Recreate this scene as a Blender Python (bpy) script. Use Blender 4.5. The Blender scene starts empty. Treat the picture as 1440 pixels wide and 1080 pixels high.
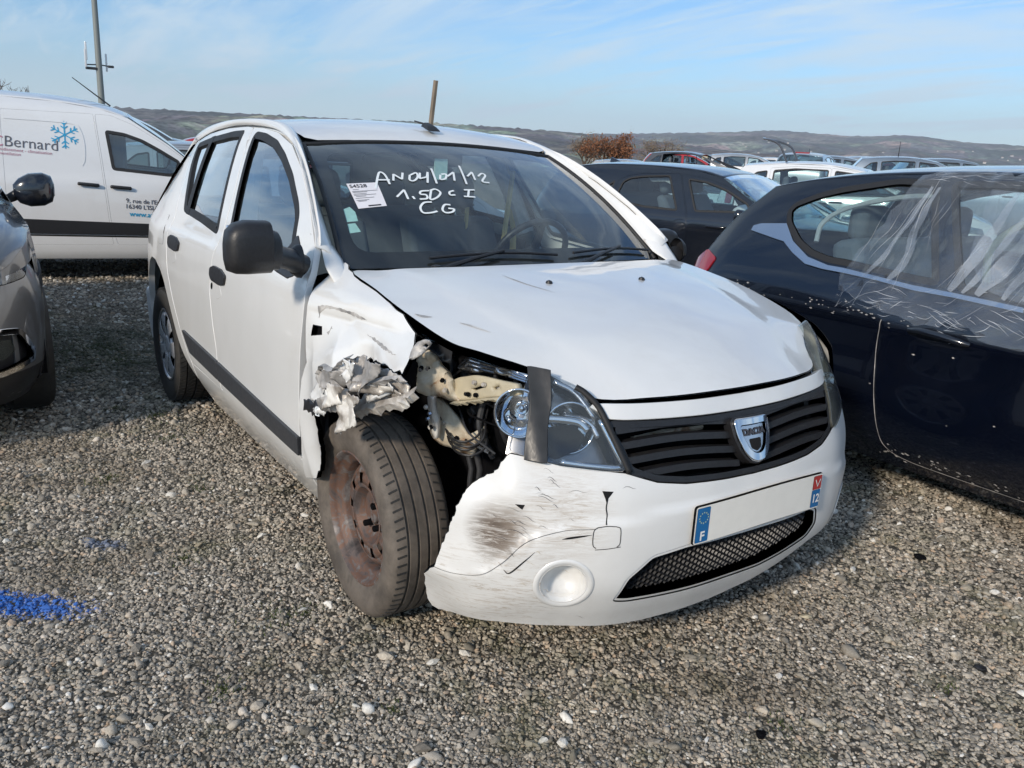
import bpy, bmesh, math, random
import numpy as np
from mathutils import Vector, Matrix, noise as mnoise
from mathutils.geometry import delaunay_2d_cdt
random.seed(7); rng = np.random.default_rng(7)
scene = bpy.context.scene
COL = scene.collection
R_ = math.radians

# ---------------------------------------------------------------- camera
cam_d = bpy.data.cameras.new('camera'); cam = bpy.data.objects.new('camera', cam_d); COL.objects.link(cam)
cam_d.sensor_width = 36.0; cam_d.lens = 36.0 * 1192.2274 / 1440.0
cam_d.clip_start = 0.05; cam_d.clip_end = 20000
def cam_axes(yaw, pitch, roll):
    f = Vector((math.cos(yaw)*math.cos(pitch), math.sin(yaw)*math.cos(pitch), -math.sin(pitch)))
    r = Vector((math.sin(yaw), -math.cos(yaw), 0)); u = r.cross(f)
    c, s = math.cos(roll), math.sin(roll)
    return c*r + s*u, -s*r + c*u, f
r_, u_, f_ = cam_axes(R_(145.36443355), R_(15.17841433), R_(2.93946732))
M = Matrix((r_, u_, -f_)).transposed().to_4x4(); M.translation = Vector((2.21820933, -1.81211788, 1.41262834))
cam.matrix_world = M
scene.camera = cam

# ---------------------------------------------------------------- daylight
SUN_AZ, SUN_EL = -67.0, 25.0
SKY_STRENGTH, SUN_STRENGTH, EXPOSURE = 0.112, 2.5, 0.44
world = bpy.data.worlds.new("World"); scene.world = world; world.use_nodes = True
def build_sky():
    nt = world.node_tree; nt.nodes.clear(); N = nt.nodes.new; L = nt.links.new
    out = N('ShaderNodeOutputWorld'); bg = N('ShaderNodeBackground'); bg.inputs[1].default_value = SKY_STRENGTH
    sky = N('ShaderNodeTexSky'); sky.sky_type = 'NISHITA'; sky.sun_disc = False
    sky.sun_elevation = R_(SUN_EL); sky.sun_rotation = R_(90 - SUN_AZ)
    sky.altitude = 300; sky.air_density = 1.0; sky.dust_density = 0.3; sky.ozone_density = 3.0
    tc = N('ShaderNodeTexCoord'); sep = N('ShaderNodeSeparateXYZ'); L(tc.outputs['Generated'], sep.inputs[0])
    # project the view direction on a cloud layer high above: x/z, y/z
    mx = N('ShaderNodeMath'); mx.operation = 'MAXIMUM'; mx.inputs[1].default_value = 0.0; L(sep.outputs[2], mx.inputs[0])
    ad = N('ShaderNodeMath'); ad.operation = 'ADD'; ad.inputs[1].default_value = 0.10; L(mx.outputs[0], ad.inputs[0])
    dv = []
    for k in (0, 1):
        d = N('ShaderNodeMath'); d.operation = 'DIVIDE'; L(sep.outputs[k], d.inputs[0]); L(ad.outputs[0], d.inputs[1]); dv.append(d)
    cb = N('ShaderNodeCombineXYZ'); L(dv[0].outputs[0], cb.inputs[0]); L(dv[1].outputs[0], cb.inputs[1])
    mp = N('ShaderNodeMapping'); mp.inputs['Rotation'].default_value = (0, 0, R_(-35)); mp.inputs['Scale'].default_value = (0.42, 1.25, 1)
    L(cb.outputs[0], mp.inputs[0])
    n1 = N('ShaderNodeTexNoise'); n1.inputs['Scale'].default_value = 1.1; n1.inputs['Detail'].default_value = 9; n1.inputs['Roughness'].default_value = .56; n1.inputs['Distortion'].default_value = .5
    L(mp.outputs[0], n1.inputs['Vector'])
    mp2 = N('ShaderNodeMapping'); mp2.inputs['Rotation'].default_value = (0, 0, R_(20)); mp2.inputs['Scale'].default_value = (0.9, 5.0, 1); L(cb.outputs[0], mp2.inputs[0])
    n2 = N('ShaderNodeTexNoise'); n2.inputs['Scale'].default_value = 1.2; n2.inputs['Detail'].default_value = 8; n2.inputs['Roughness'].default_value = .62; n2.inputs['Distortion'].default_value = .7
    L(mp2.outputs[0], n2.inputs['Vector'])
    mr = N('ShaderNodeMapRange'); mr.inputs[1].default_value = .43; mr.inputs[2].default_value = .60; L(n1.outputs[0], mr.inputs[0])
    mr2 = N('ShaderNodeMapRange'); mr2.inputs[1].default_value = .44; mr2.inputs[2].default_value = .66; mr2.inputs[4].default_value = .75; L(n2.outputs[0], mr2.inputs[0])
    mxx = N('ShaderNodeMath'); mxx.operation = 'MAXIMUM'; L(mr.outputs[0], mxx.inputs[0]); L(mr2.outputs[0], mxx.inputs[1])
    sc = N('ShaderNodeMath'); sc.operation = 'MULTIPLY'; sc.inputs[1].default_value = .80; sc.use_clamp = True; L(mxx.outputs[0], sc.inputs[0])
    # milky air that thickens towards the horizon, all the way round
    hz = N('ShaderNodeMapRange'); hz.interpolation_type = 'SMOOTHSTEP'; hz.inputs[1].default_value = .0; hz.inputs[2].default_value = .12; hz.inputs[3].default_value = .75; hz.inputs[4].default_value = 0; L(sep.outputs[2], hz.inputs[0])
    s2 = N('ShaderNodeMath'); s2.operation = 'MAXIMUM'; L(sc.outputs[0], s2.inputs[0]); L(hz.outputs[0], s2.inputs[1]); sc = s2
    mix = N('ShaderNodeMix'); mix.data_type = 'RGBA'; L(sc.outputs[0], mix.inputs[0])
    tint = N('ShaderNodeMix'); tint.data_type = 'RGBA'; tint.blend_type = 'MULTIPLY'; tint.inputs[0].default_value = 1; tint.inputs[7].default_value = (.66, .84, .98, 1); L(sky.outputs[0], tint.inputs[6]); L(tint.outputs[2], mix.inputs[6])
    mix.inputs[7].default_value = (4.7, 5.7, 6.5, 1)
    L(mix.outputs[2], bg.inputs[0]); L(bg.outputs[0], out.inputs[0])
build_sky()
sl = bpy.data.lights.new('sun', 'SUN'); sl.energy = SUN_STRENGTH; sl.angle = R_(6.0); sl.color = (1.0, .885, .74)
sun = bpy.data.objects.new('sun', sl); COL.objects.link(sun)
sd = Vector((math.cos(R_(SUN_AZ))*math.cos(R_(SUN_EL)), math.sin(R_(SUN_AZ))*math.cos(R_(SUN_EL)), math.sin(R_(SUN_EL))))
sun.rotation_euler = sd.to_track_quat('Z', 'Y').to_euler(); sun.location = (0, -6, 8)
vs = scene.view_settings; scene.display_settings.display_device = 'sRGB'
vs.view_transform = 'Standard'; vs.look = 'None'; vs.exposure = EXPOSURE; vs.gamma = 1.0; vs.use_curve_mapping = False
scene.cycles.max_bounces = 10; scene.cycles.transparent_max_bounces = 24; scene.cycles.glossy_bounces = 5

# ---------------------------------------------------------------- materials
def new_mat(name):
    m = bpy.data.materials.new(name); m.use_nodes = True; nt = m.node_tree
    return m, nt, nt.nodes['Principled BSDF'], nt.nodes.new, nt.links.new
def ramp(N, stops):
    r = N('ShaderNodeValToRGB'); e = r.color_ramp.elements
    while len(e) < len(stops): e.new(.5)
    for k, (p, c) in enumerate(stops): e[k].position = p; e[k].color = (*c, 1) if len(c) == 3 else c
    return r
def noise_tex(N, L, scale, detail=5, rough=.55, vec=None, dist=0):
    n = N('ShaderNodeTexNoise'); n.inputs['Scale'].default_value = scale; n.inputs['Detail'].default_value = detail
    n.inputs['Roughness'].default_value = rough; n.inputs['Distortion'].default_value = dist
    if vec is not None: L(vec, n.inputs['Vector'])
    return n
def obj_coord(N): return N('ShaderNodeTexCoord').outputs['Object']
def simple(name, col, rough=.5, metal=0, spec=.5, var=.12, scale=30, bump=0, coat=0):
    m, nt, b, N, L = new_mat(name); oc = obj_coord(N)
    n = noise_tex(N, L, scale, 6, .6, oc)
    r = ramp(N, [(.25, [max(0, c*(1-var)) for c in col]), (.75, [min(1, c*(1+var)) for c in col])]); L(n.outputs[0], r.inputs[0])
    L(r.outputs[0], b.inputs['Base Color']); b.inputs['Roughness'].default_value = rough; b.inputs['Metallic'].default_value = metal
    b.inputs['Specular IOR Level'].default_value = spec; b.inputs['Coat Weight'].default_value = coat
    mr = N('ShaderNodeMapRange'); mr.inputs[3].default_value = max(.02, rough*.75); mr.inputs[4].default_value = min(1, rough*1.25)
    n2 = noise_tex(N, L, scale*.4, 5, .6, oc); L(n2.outputs[0], mr.inputs[0]); L(mr.outputs[0], b.inputs['Roughness'])
    if bump:
        bp = N('ShaderNodeBump'); bp.inputs['Strength'].default_value = bump; bp.inputs['Distance'].default_value = .004
        L(n.outputs[0], bp.inputs['Height']); L(bp.outputs[0], b.inputs['Normal'])
    return m
def paint(name, col, dirt=(.30, .26, .20), amt=.45, rough=.28, coat=1.0, metal=0.0, low=.45, wave=.0015, spots=.0):
    """car paint: clear coat over colour, dust and splashes that gather low on the body"""
    m, nt, b, N, L = new_mat(name); oc = obj_coord(N)
    sp = N('ShaderNodeSeparateXYZ'); L(oc, sp.inputs[0])
    n = noise_tex(N, L, 3.0, 8, .65, oc, .4); n2 = noise_tex(N, L, 46, 4, .7, oc)
    h = N('ShaderNodeMapRange'); h.inputs[1].default_value = low; h.inputs[2].default_value = .12; L(sp.outputs[2], h.inputs[0])
    a = N('ShaderNodeMath'); a.operation = 'MULTIPLY_ADD'; a.inputs[1].default_value = .55; L(h.outputs[0], a.inputs[0])
    mr = N('ShaderNodeMapRange'); mr.inputs[1].default_value = .45; mr.inputs[2].default_value = .85; mr.inputs[4].default_value = .6; L(n.outputs[0], mr.inputs[0]); L(mr.outputs[0], a.inputs[2])
    c = N('ShaderNodeMath'); c.operation = 'MULTIPLY'; L(a.outputs[0], c.inputs[0]); L(n2.outputs[0], c.inputs[1])
    d = N('ShaderNodeMath'); d.operation = 'MULTIPLY'; d.inputs[1].default_value = amt*1.6; d.use_clamp = True; L(c.outputs[0], d.inputs[0])
    mix = N('ShaderNodeMix'); mix.data_type = 'RGBA'; mix.inputs[6].default_value = (*col, 1); mix.inputs[7].default_value = (*dirt, 1)
    L(d.outputs[0], mix.inputs[0])
    last = mix.outputs[2]
    if spots:
        v = N('ShaderNodeTexVoronoi'); v.inputs['Scale'].default_value = 60; L(oc, v.inputs['Vector'])
        lt = N('ShaderNodeMath'); lt.operation = 'LESS_THAN'; lt.inputs[1].default_value = .10*spots; L(v.outputs['Distance'], lt.inputs[0])
        gt = N('ShaderNodeMath'); gt.operation = 'MULTIPLY'; L(lt.outputs[0], gt.inputs[0])
        g2 = N('ShaderNodeMath'); g2.operation = 'GREATER_THAN'; g2.inputs[1].default_value = .52; L(n.outputs[0], g2.inputs[0]); L(g2.outputs[0], gt.inputs[1])
        m2 = N('ShaderNodeMix'); m2.data_type = 'RGBA'; L(gt.outputs[0], m2.inputs[0]); L(last, m2.inputs[6]); m2.inputs[7].default_value = (*dirt, 1); last = m2.outputs[2]
    L(last, b.inputs['Base Color'])
    rr = N('ShaderNodeMapRange'); rr.inputs[3].default_value = rough; rr.inputs[4].default_value = .75; L(d.outputs[0], rr.inputs[0]); L(rr.outputs[0], b.inputs['Roughness'])
    cw = N('ShaderNodeMapRange'); cw.inputs[3].default_value = coat; cw.inputs[4].default_value = 0; L(d.outputs[0], cw.inputs[0]); L(cw.outputs[0], b.inputs['Coat Weight'])
    b.inputs['Coat Roughness'].default_value = .04; b.inputs['Metallic'].default_value = metal
    if wave:
        nb = noise_tex(N, L, 2.2, 2, .5, oc); bp = N('ShaderNodeBump'); bp.inputs['Strength'].default_value = .5; bp.inputs['Distance'].default_value = wave*6
        L(nb.outputs[0], bp.inputs['Height']); L(bp.outputs[0], b.inputs['Coat Normal'])
    return m
def glass(name, tint=(.75, .80, .80), rough=.0, ior=1.5, dust=.06, dustcol=(.6, .6, .58), refl=1.7):
    m = bpy.data.materials.new(name); m.use_nodes = True; nt = m.node_tree; nt.nodes.clear(); N = nt.nodes.new; L = nt.links.new
    out = N('ShaderNodeOutputMaterial'); tr = N('ShaderNodeBsdfTransparent'); tr.inputs[0].default_value = (*tint, 1)
    gl = N('ShaderNodeBsdfGlossy'); gl.inputs['Roughness'].default_value = rough; gl.inputs[0].default_value = (1, 1, 1, 1)
    geo = N('ShaderNodeNewGeometry'); dt = N('ShaderNodeVectorMath'); dt.operation = 'DOT_PRODUCT'; L(geo.outputs['Incoming'], dt.inputs[0]); L(geo.outputs['Normal'], dt.inputs[1])
    ab = N('ShaderNodeMath'); ab.operation = 'ABSOLUTE'; L(dt.outputs['Value'], ab.inputs[0]); om = N('ShaderNodeMath'); om.operation = 'SUBTRACT'; om.inputs[0].default_value = 1; L(ab.outputs[0], om.inputs[1])
    pw = N('ShaderNodeMath'); pw.operation = 'POWER'; pw.inputs[1].default_value = 5; L(om.outputs[0], pw.inputs[0]); fr = N('ShaderNodeMath'); fr.operation = 'MULTIPLY_ADD'; fr.inputs[1].default_value = .92; fr.inputs[2].default_value = .045; L(pw.outputs[0], fr.inputs[0])
    k = N('ShaderNodeMath'); k.operation = 'MULTIPLY'; k.inputs[1].default_value = refl; k.use_clamp = True; L(fr.outputs[0], k.inputs[0])
    mx = N('ShaderNodeMixShader'); L(k.outputs[0], mx.inputs[0]); L(tr.outputs[0], mx.inputs[1]); L(gl.outputs[0], mx.inputs[2])
    df = N('ShaderNodeBsdfDiffuse'); df.inputs[0].default_value = (*dustcol, 1)
    oc = obj_coord(N); n = noise_tex(N, L, 2.5, 7, .6, oc)
    mr = N('ShaderNodeMapRange'); mr.inputs[1].default_value = .35; mr.inputs[2].default_value = .8; mr.inputs[3].default_value = dust*.3; mr.inputs[4].default_value = dust*2.0; L(n.outputs[0], mr.inputs[0])
    m2 = N('ShaderNodeMixShader'); L(mr.outputs[0], m2.inputs[0]); L(mx.outputs[0], m2.inputs[1]); L(df.outputs[0], m2.inputs[2])
    L(m2.outputs[0], out.inputs[0])
    return m
MT = {}
def mats():
    M = MT
    M['white'] = paint('white_paint', (.80, .80, .785), amt=.42, wave=.0022)
    M['white_van'] = paint('van_white_paint', (.74, .75, .76), amt=.25)
    M['navy'] = paint('navy_paint', (.0015, .003, .009), dirt=(.12, .11, .10), amt=.05, rough=.2, low=.3)
    M['black'] = paint('black_blue_paint', (.006, .008, .014), dirt=(.15, .14, .13), amt=.10, rough=.2)
    M['grey'] = paint('metallic_grey_paint', (.19, .19, .195), amt=.15, metal=.6, rough=.35)
    M['silver'] = paint('silver_paint', (.42, .44, .46), amt=.2, metal=.5, rough=.35)
    M['steelblue'] = paint('blue_grey_paint', (.20, .25, .31), amt=.2, metal=.4, rough=.35)
    M['red'] = paint('red_paint', (.42, .02, .025), amt=.15, rough=.3)
    M['darkgrey'] = paint('dark_grey_paint', (.05, .055, .065), amt=.2, rough=.3)
    M['plastic'] = simple('black_plastic', (.018, .018, .02), .42, var=.25, bump=.15, scale=120)
    M['trim'] = simple('grey_rubbing_strip', (.040, .042, .047), .5, var=.2, bump=.1, scale=90)
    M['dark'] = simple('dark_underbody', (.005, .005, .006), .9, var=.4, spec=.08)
    M['rubber'] = simple('window_rubber', (.016, .016, .017), .6)
    M['seat'] = simple('grey_seat_fabric', (.12, .135, .155), .9, var=.2, bump=.3, scale=300)
    M['seat_light'] = simple('light_seat_fabric', (.42, .43, .44), .9, var=.2)
    M['dash'] = simple('dashboard_plastic', (.075, .085, .10), .6, var=.15, bump=.2, scale=200)
    M['cream'] = simple('cream_paint', (.52, .46, .33), .5, var=.18, scale=14, bump=.1)
    M['trimsilver'] = simple('silver_wheel_trim', (.50, .51, .53), .28, metal=.35, var=.08)
    M['cream2'] = simple('dirty_cream_metal', (.42, .36, .27), .55, var=.35, scale=9, bump=.3)
    M['wood'] = simple('pale_wood', (.55, .42, .18), .7, var=.2)
    M['paper'] = simple('white_paper', (.78, .76, .78), .8, var=.03)
    M['greenpaper'] = simple('pale_green_paper', (.45, .66, .60), .8, var=.15)
    M['ink'] = simple('dark_ink', (.05, .05, .06), .7)
    M['marker'] = simple('white_marker', (.82, .86, .86), .8, var=.05)
    M['plate'] = simple('plate_white', (.88, .85, .78), .45, var=.03)
    M['plateblue'] = simple('plate_blue', (.01, .14, .36), .4, var=.05)
    M['platered'] = simple('plate_red', (.45, .04, .04), .4, var=.1)
    M['platetext'] = simple('plate_letters', (.85, .85, .82), .4, var=.02)
    M['yellow'] = simple('star_yellow', (.55, .65, .40), .5, var=.05)
    M['redlens'] = simple('red_lamp_lens', (.30, .012, .02), .12, var=.1, coat=1)
    M['tape'] = simple('grey_black_tape', (.035, .034, .033), .33, var=.3, scale=20, bump=.3)
    m, nt, b, N, L = new_mat('chrome'); b.inputs['Base Color'].default_value = (.75, .77, .80, 1); b.inputs['Metallic'].default_value = 1; b.inputs['Roughness'].default_value = .06; M['chrome'] = m
    m, nt, b, N, L = new_mat('smoked_chrome'); b.inputs['Base Color'].default_value = (.24, .24, .25, 1); b.inputs['Metallic'].default_value = .9; b.inputs['Roughness'].default_value = .25; M['smoked'] = m
    m, nt, b, N, L = new_mat('satin_chrome'); b.inputs['Base Color'].default_value = (.62, .64, .68, 1); b.inputs['Metallic'].default_value = 1; b.inputs['Roughness'].default_value = .22; M['satin'] = m
    m, nt, b, N, L = new_mat('black_line'); b.inputs['Base Color'].default_value = (.004, .004, .005, 1); b.inputs['Roughness'].default_value = .9; M['line'] = m
    M['glass'] = glass('window_glass', (.72, .84, .85), dust=.012, refl=2.6)
    M['shield'] = glass('windscreen_glass', (.86, .96, .97), dust=.014, refl=2.1)
    M['lens'] = glass('lamp_glass', (.93, .95, .96), dust=.015)
    M['lens_hazy'] = glass('hazy_lamp_glass', (.72, .74, .70), rough=.05, dust=.16, dustcol=(.45, .46, .40))
    M['film'] = glass('clear_film', (.93, .95, .96), rough=.05, dust=.06, dustcol=(.75, .78, .82))
    M['film_fold'] = glass('milky_film_fold', (.8, .83, .86), rough=.1, dust=.22, dustcol=(.75, .80, .86))
    M['film_line'] = glass('white_film_crease', (.9, .92, .95), rough=.1, dust=.62, dustcol=(.85, .88, .92))
    # bare crumpled sheet metal: scraped paint, grey primer, bright folds
    def torn(name, stops, metal, rough, scale):
        m, nt, b, N, L = new_mat(name); oc = obj_coord(N)
        n = noise_tex(N, L, scale, 7, .62, oc, .6); r = ramp(N, stops); L(n.outputs[0], r.inputs[0]); L(r.outputs[0], b.inputs['Base Color'])
        b.inputs['Roughness'].default_value = rough
        mm = N('ShaderNodeMapRange'); mm.inputs[1].default_value = .45; mm.inputs[2].default_value = .6; mm.inputs[3].default_value = metal; mm.inputs[4].default_value = 0; L(n.outputs[0], mm.inputs[0]); L(mm.outputs[0], b.inputs['Metallic'])
        n2 = noise_tex(N, L, scale*4, 5, .6, oc); bp = N('ShaderNodeBump'); bp.inputs['Strength'].default_value = .35; bp.inputs['Distance'].default_value = .006
        L(n2.outputs[0], bp.inputs['Height']); L(bp.outputs[0], b.inputs['Normal']); return m
    M['torn'] = torn('torn_silver_metal', [(.25, (.10, .085, .07)), (.38, (.36, .32, .28)), (.50, (.58, .54, .49)), (.65, (.78, .76, .71))], .35, .40, 11)
    M['torn2'] = torn('scraped_primer', [(.25, (.16, .16, .165)), (.42, (.32, .31, .30)), (.55, (.46, .44, .42)), (.70, (.76, .74, .70))], .2, .45, 12)
    M['cream2'] = torn('scraped_cream_paint', [(.26, (.10, .055, .03)), (.36, (.30, .17, .09)), (.44, (.50, .42, .31)), (.60, (.62, .56, .44)), (.74, (.70, .68, .62))], .0, .5, 16)
    # rusty steel wheel
    m, nt, b, N, L = new_mat('rusty_steel'); oc = obj_coord(N); n = noise_tex(N, L, 14, 8, .68, oc, .5)
    r = ramp(N, [(.28, (.035, .030, .030)), (.42, (.12, .095, .088)), (.50, (.17, .09, .06)), (.56, (.15, .135, .13)), (.72, (.34, .30, .28))]); L(n.outputs[0], r.inputs[0]); L(r.outputs[0], b.inputs['Base Color'])
    b.inputs['Roughness'].default_value = .62; b.inputs['Metallic'].default_value = .25
    bp = N('ShaderNodeBump'); bp.inputs['Strength'].default_value = .4; bp.inputs['Distance'].default_value = .004; L(n.outputs[0], bp.inputs['Height']); L(bp.outputs[0], b.inputs['Normal']); M['rust'] = m
    # tyre, grey brown with mud
    for nm, c0, c1 in (('tyre', (.075, .064, .054), (.20, .168, .138)), ('tyre_dark', (.018, .018, .018), (.05, .047, .043))):
        m, nt, b, N, L = new_mat(nm + '_rubber'); oc = obj_coord(N); n = noise_tex(N, L, 9, 9, .7, oc, .3)
        r = ramp(N, [(.35, c0), (.72, c1)]); L(n.outputs[0], r.inputs[0]); L(r.outputs[0], b.inputs['Base Color']); b.inputs['Roughness'].default_value = .72
        n3 = noise_tex(N, L, 90, 5, .6, oc); bp = N('ShaderNodeBump'); bp.inputs['Strength'].default_value = .35; bp.inputs['Distance'].default_value = .002; L(n3.outputs[0], bp.inputs['Height']); L(bp.outputs[0], b.inputs['Normal'])
        M[nm] = m
    # bumper: white paint with scuffs and dark scratches that run along it
    m = paint('scraped_bumper_paint', (.80, .795, .775), amt=.28); nt = m.node_tree; N = nt.nodes.new; L = nt.links.new; b = nt.nodes['Principled BSDF']
    src = b.inputs['Base Color'].links[0].from_socket; oc = obj_coord(N)
    def ball(c, rad, soft):
        vm = N('ShaderNodeVectorMath'); vm.operation = 'DISTANCE'; L(oc, vm.inputs[0]); vm.inputs[1].default_value = c
        q = N('ShaderNodeMapRange'); q.inputs[1].default_value = rad*soft; q.inputs[2].default_value = rad; q.inputs[3].default_value = 1; q.inputs[4].default_value = 0; L(vm.outputs['Value'], q.inputs[0]); return q.outputs[0]
    mp = N('ShaderNodeMapping'); mp.inputs['Scale'].default_value = (11, 11, 95); mp.inputs['Rotation'].default_value = (R_(12), 0, 0); L(oc, mp.inputs[0])
    n = noise_tex(N, L, 1.0, 12, .80, mp.outputs[0], 1.2)
    def zone(c, rad, lo, hi, col):
        nonlocal src
        q = N('ShaderNodeMapRange'); q.inputs[1].default_value = lo; q.inputs[2].default_value = hi; L(n.outputs[0], q.inputs[0])
        mu = N('ShaderNodeMath'); mu.operation = 'MULTIPLY'; L(q.outputs[0], mu.inputs[0]); L(ball(c, rad, .35), mu.inputs[1])
        q2 = N('ShaderNodeMath'); q2.operation = 'MULTIPLY'; q2.inputs[1].default_value = .85; q2.use_clamp = True; L(mu.outputs[0], q2.inputs[0])
        x = N('ShaderNodeMix'); x.data_type = 'RGBA'; L(q2.outputs[0], x.inputs[0]); L(src, x.inputs[6]); x.inputs[7].default_value = (*col, 1); src = x.outputs[2]
    zone((.585, -.70, .49), .10, .30, .52, (.20, .145, .10)); zone((.575, -.715, .475), .075, .47, .56, (.10, .075, .06))
    zone((.68, -.58, .54), .16, .44, .66, (.42, .34, .26))
    zone((.50, -.74, .27), .24, .52, .66, (.45, .38, .30))
    zone((.62, -.66, .33), .16, .50, .64, (.40, .32, .24))
    L(src, b.inputs['Base Color']); nt.links.remove(b.inputs['Coat Weight'].links[0]); b.inputs['Coat Weight'].default_value = .22; b.inputs['Coat Roughness'].default_value = .2; M['bumper'] = m
mats()

# ---------------------------------------------------------------- mesh helpers
def add_obj(name, verts, faces, mat, parent=None, normals=None, smooth=True, loc=None):
    me = bpy.data.meshes.new(name); me.from_pydata([tuple(map(float, v)) for v in verts], [], [tuple(int(i) for i in f) for f in faces])
    if mat is not None:
        for m in (mat if isinstance(mat, (list, tuple)) else [mat]): me.materials.append(MT[m] if isinstance(m, str) else m)
    if smooth: me.polygons.foreach_set('use_smooth', [True]*len(me.polygons))
    me.update()
    if normals is not None: me.normals_split_custom_set_from_vertices([tuple(map(float, n)) for n in normals])
    o = bpy.data.objects.new(name, me); COL.objects.link(o)
    if parent is not None: o.parent = parent
    if loc is not None: o.location = loc
    return o
def thing(name, label, cat, loc=(0, 0, 0), rz=0, group=None):
    o = bpy.data.objects.new(name, None); COL.objects.link(o); o.empty_display_size = .2
    o.location = loc; o.rotation_euler = (0, 0, rz); o['label'] = label; o['category'] = cat
    if group: o['group'] = group
    return o
def tag(o, label, cat, group=None):
    o['label'] = label; o['category'] = cat
    if group: o['group'] = group
    return o
class MB:
    """collects simple solids into one mesh"""
    def __init__(s): s.v = []; s.f = []
    def add(s, v, f):
        n = len(s.v); s.v += [tuple(p) for p in v]; s.f += [tuple(i + n for i in q) for q in f]; return s
    def box(s, c, d, rot=None):
        v = [Vector((x*d[0]/2, y*d[1]/2, z*d[2]/2)) for x in (-1, 1) for y in (-1, 1) for z in (-1, 1)]
        if rot is not None: v = [rot @ p for p in v]
        return s.add([p + Vector(c) for p in v], [(0, 1, 3, 2), (4, 6, 7, 5), (0, 4, 5, 1), (2, 3, 7, 6), (0, 2, 6, 4), (1, 5, 7, 3)])
    def tube(s, pts, r, n=10, cap=True):
        pts = [Vector(p) for p in pts]; rs = r if isinstance(r, (list, tuple)) else [r]*len(pts)
        rings = []; up = None
        for i, p in enumerate(pts):
            t = (pts[min(i+1, len(pts)-1)] - pts[max(i-1, 0)]).normalized()
            if up is None: up = Vector((0, 0, 1)) if abs(t.z) < .9 else Vector((1, 0, 0))
            a = t.cross(up).normalized(); b = a.cross(t).normalized(); up = b
            rings.append([p + rs[i]*(math.cos(2*math.pi*k/n)*a + math.sin(2*math.pi*k/n)*b) for k in range(n)])
        v = [p for q in rings for p in q]; f = [(i*n+k, i*n+(k+1) % n, (i+1)*n+(k+1) % n, (i+1)*n+k) for i in range(len(pts)-1) for k in range(n)]
        if cap: f += [tuple(range(n))[::-1], tuple((len(pts)-1)*n + k for k in range(n))]
        return s.add(v, f)
    def lathe(s, prof, n=48, axis='y', c=(0, 0, 0), a0=0, a1=2*math.pi):
        """prof: (radius, offset along axis)"""
        full = abs(a1 - a0 - 2*math.pi) < 1e-6; m = n if full else n + 1; v = []
        for r, h in prof:
            for k in range(m):
                a = a0 + (a1-a0)*k/n; x, z = r*math.cos(a), r*math.sin(a)
                p = {'y': (x, h, z), 'z': (x, z, h), 'x': (h, x, z)}[axis]; v.append((p[0]+c[0], p[1]+c[1], p[2]+c[2]))
        f = [(i*m+k, i*m+(k+1) % m, (i+1)*m+(k+1) % m, (i+1)*m+k) for i in range(len(prof)-1) for k in range(n if full else n)]
        return s.add(v, f)
    def build(s, name, mat, parent=None, smooth=False, bevel=0, loc=None, seg=2):
        o = add_obj(name, s.v, s.f, mat, parent, smooth=smooth, loc=loc)
        bm = bmesh.new(); bm.from_mesh(o.data); bmesh.ops.recalc_face_normals(bm, faces=bm.faces); bm.to_mesh(o.data); bm.free()
        if bevel:
            b = o.modifiers.new('bevel', 'BEVEL'); b.width = bevel; b.segments = seg; b.limit_method = 'ANGLE'; b.angle_limit = R_(35)
        if smooth or bevel: auto_smooth(o)
        return o
def auto_smooth(o, ang=40):
    me = o.data; me.polygons.foreach_set('use_smooth', [True]*len(me.polygons))
    bm = bmesh.new(); bm.from_mesh(me)
    for e in bm.edges:
        if len(e.link_faces) == 2 and e.calc_face_angle(0) > R_(ang): e.smooth = False
    bm.to_mesh(me); bm.free(); me.update()
def loft(curves, m=24, nc=4, closed=False):
    """smooth sheet through a list of curves; returns verts and faces"""
    C = [resample(np.array(c, float), m) for c in curves]
    C = np.array(C)                                   # k, m, 3
    S = np.stack([cr(C[:, j], nc) for j in range(m)], 1)   # rows, m, 3
    r = S.shape[0]; v = S.reshape(-1, 3)
    f = [(i*m+j, i*m+j+1, (i+1)*m+j+1, (i+1)*m+j) for i in range(r-1) for j in range(m-1)]
    return v, f
def resample(P, m):
    d = np.r_[0, np.cumsum(np.linalg.norm(np.diff(P, axis=0), axis=1))]; t = np.linspace(0, d[-1], m)
    return np.stack([np.interp(t, d, P[:, k]) for k in range(P.shape[1])], 1)
def sheet(name, curves, mat, parent, m=24, nc=4, thick=.004, smooth=True):
    v, f = loft(curves, m, nc); o = add_obj(name, v, f, mat, parent, smooth=smooth)
    if thick:
        s = o.modifiers.new('thickness', 'SOLIDIFY'); s.thickness = thick; s.offset = 0
    return o
def fil(poly, r=.02, n=4, closed=True):
    """round the corners of a polygon"""
    P = [np.array(p, float) for p in poly]; out = []; m = len(P)
    for i in range(m):
        a, b, c = P[i-1], P[i], P[(i+1) % m]
        la, lc = np.linalg.norm(a-b), np.linalg.norm(c-b)
        rr = min(r, .45*la, .45*lc); p, q = b + (a-b)/la*rr, b + (c-b)/lc*rr
        for k in range(n+1):
            t = k/n; out.append((1-t)**2*p + 2*t*(1-t)*b + t*t*q)
    return np.array(out)
def densify(P, res):
    out = []
    for i in range(len(P)):
        a, b = P[i], P[(i+1) % len(P)]; L = np.linalg.norm(b-a)
        if L < 1e-6: continue
        k = max(1, int(math.ceil(L/res)))
        for j in range(k): out.append(a + (b-a)*j/k)
    return np.array(out)
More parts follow.
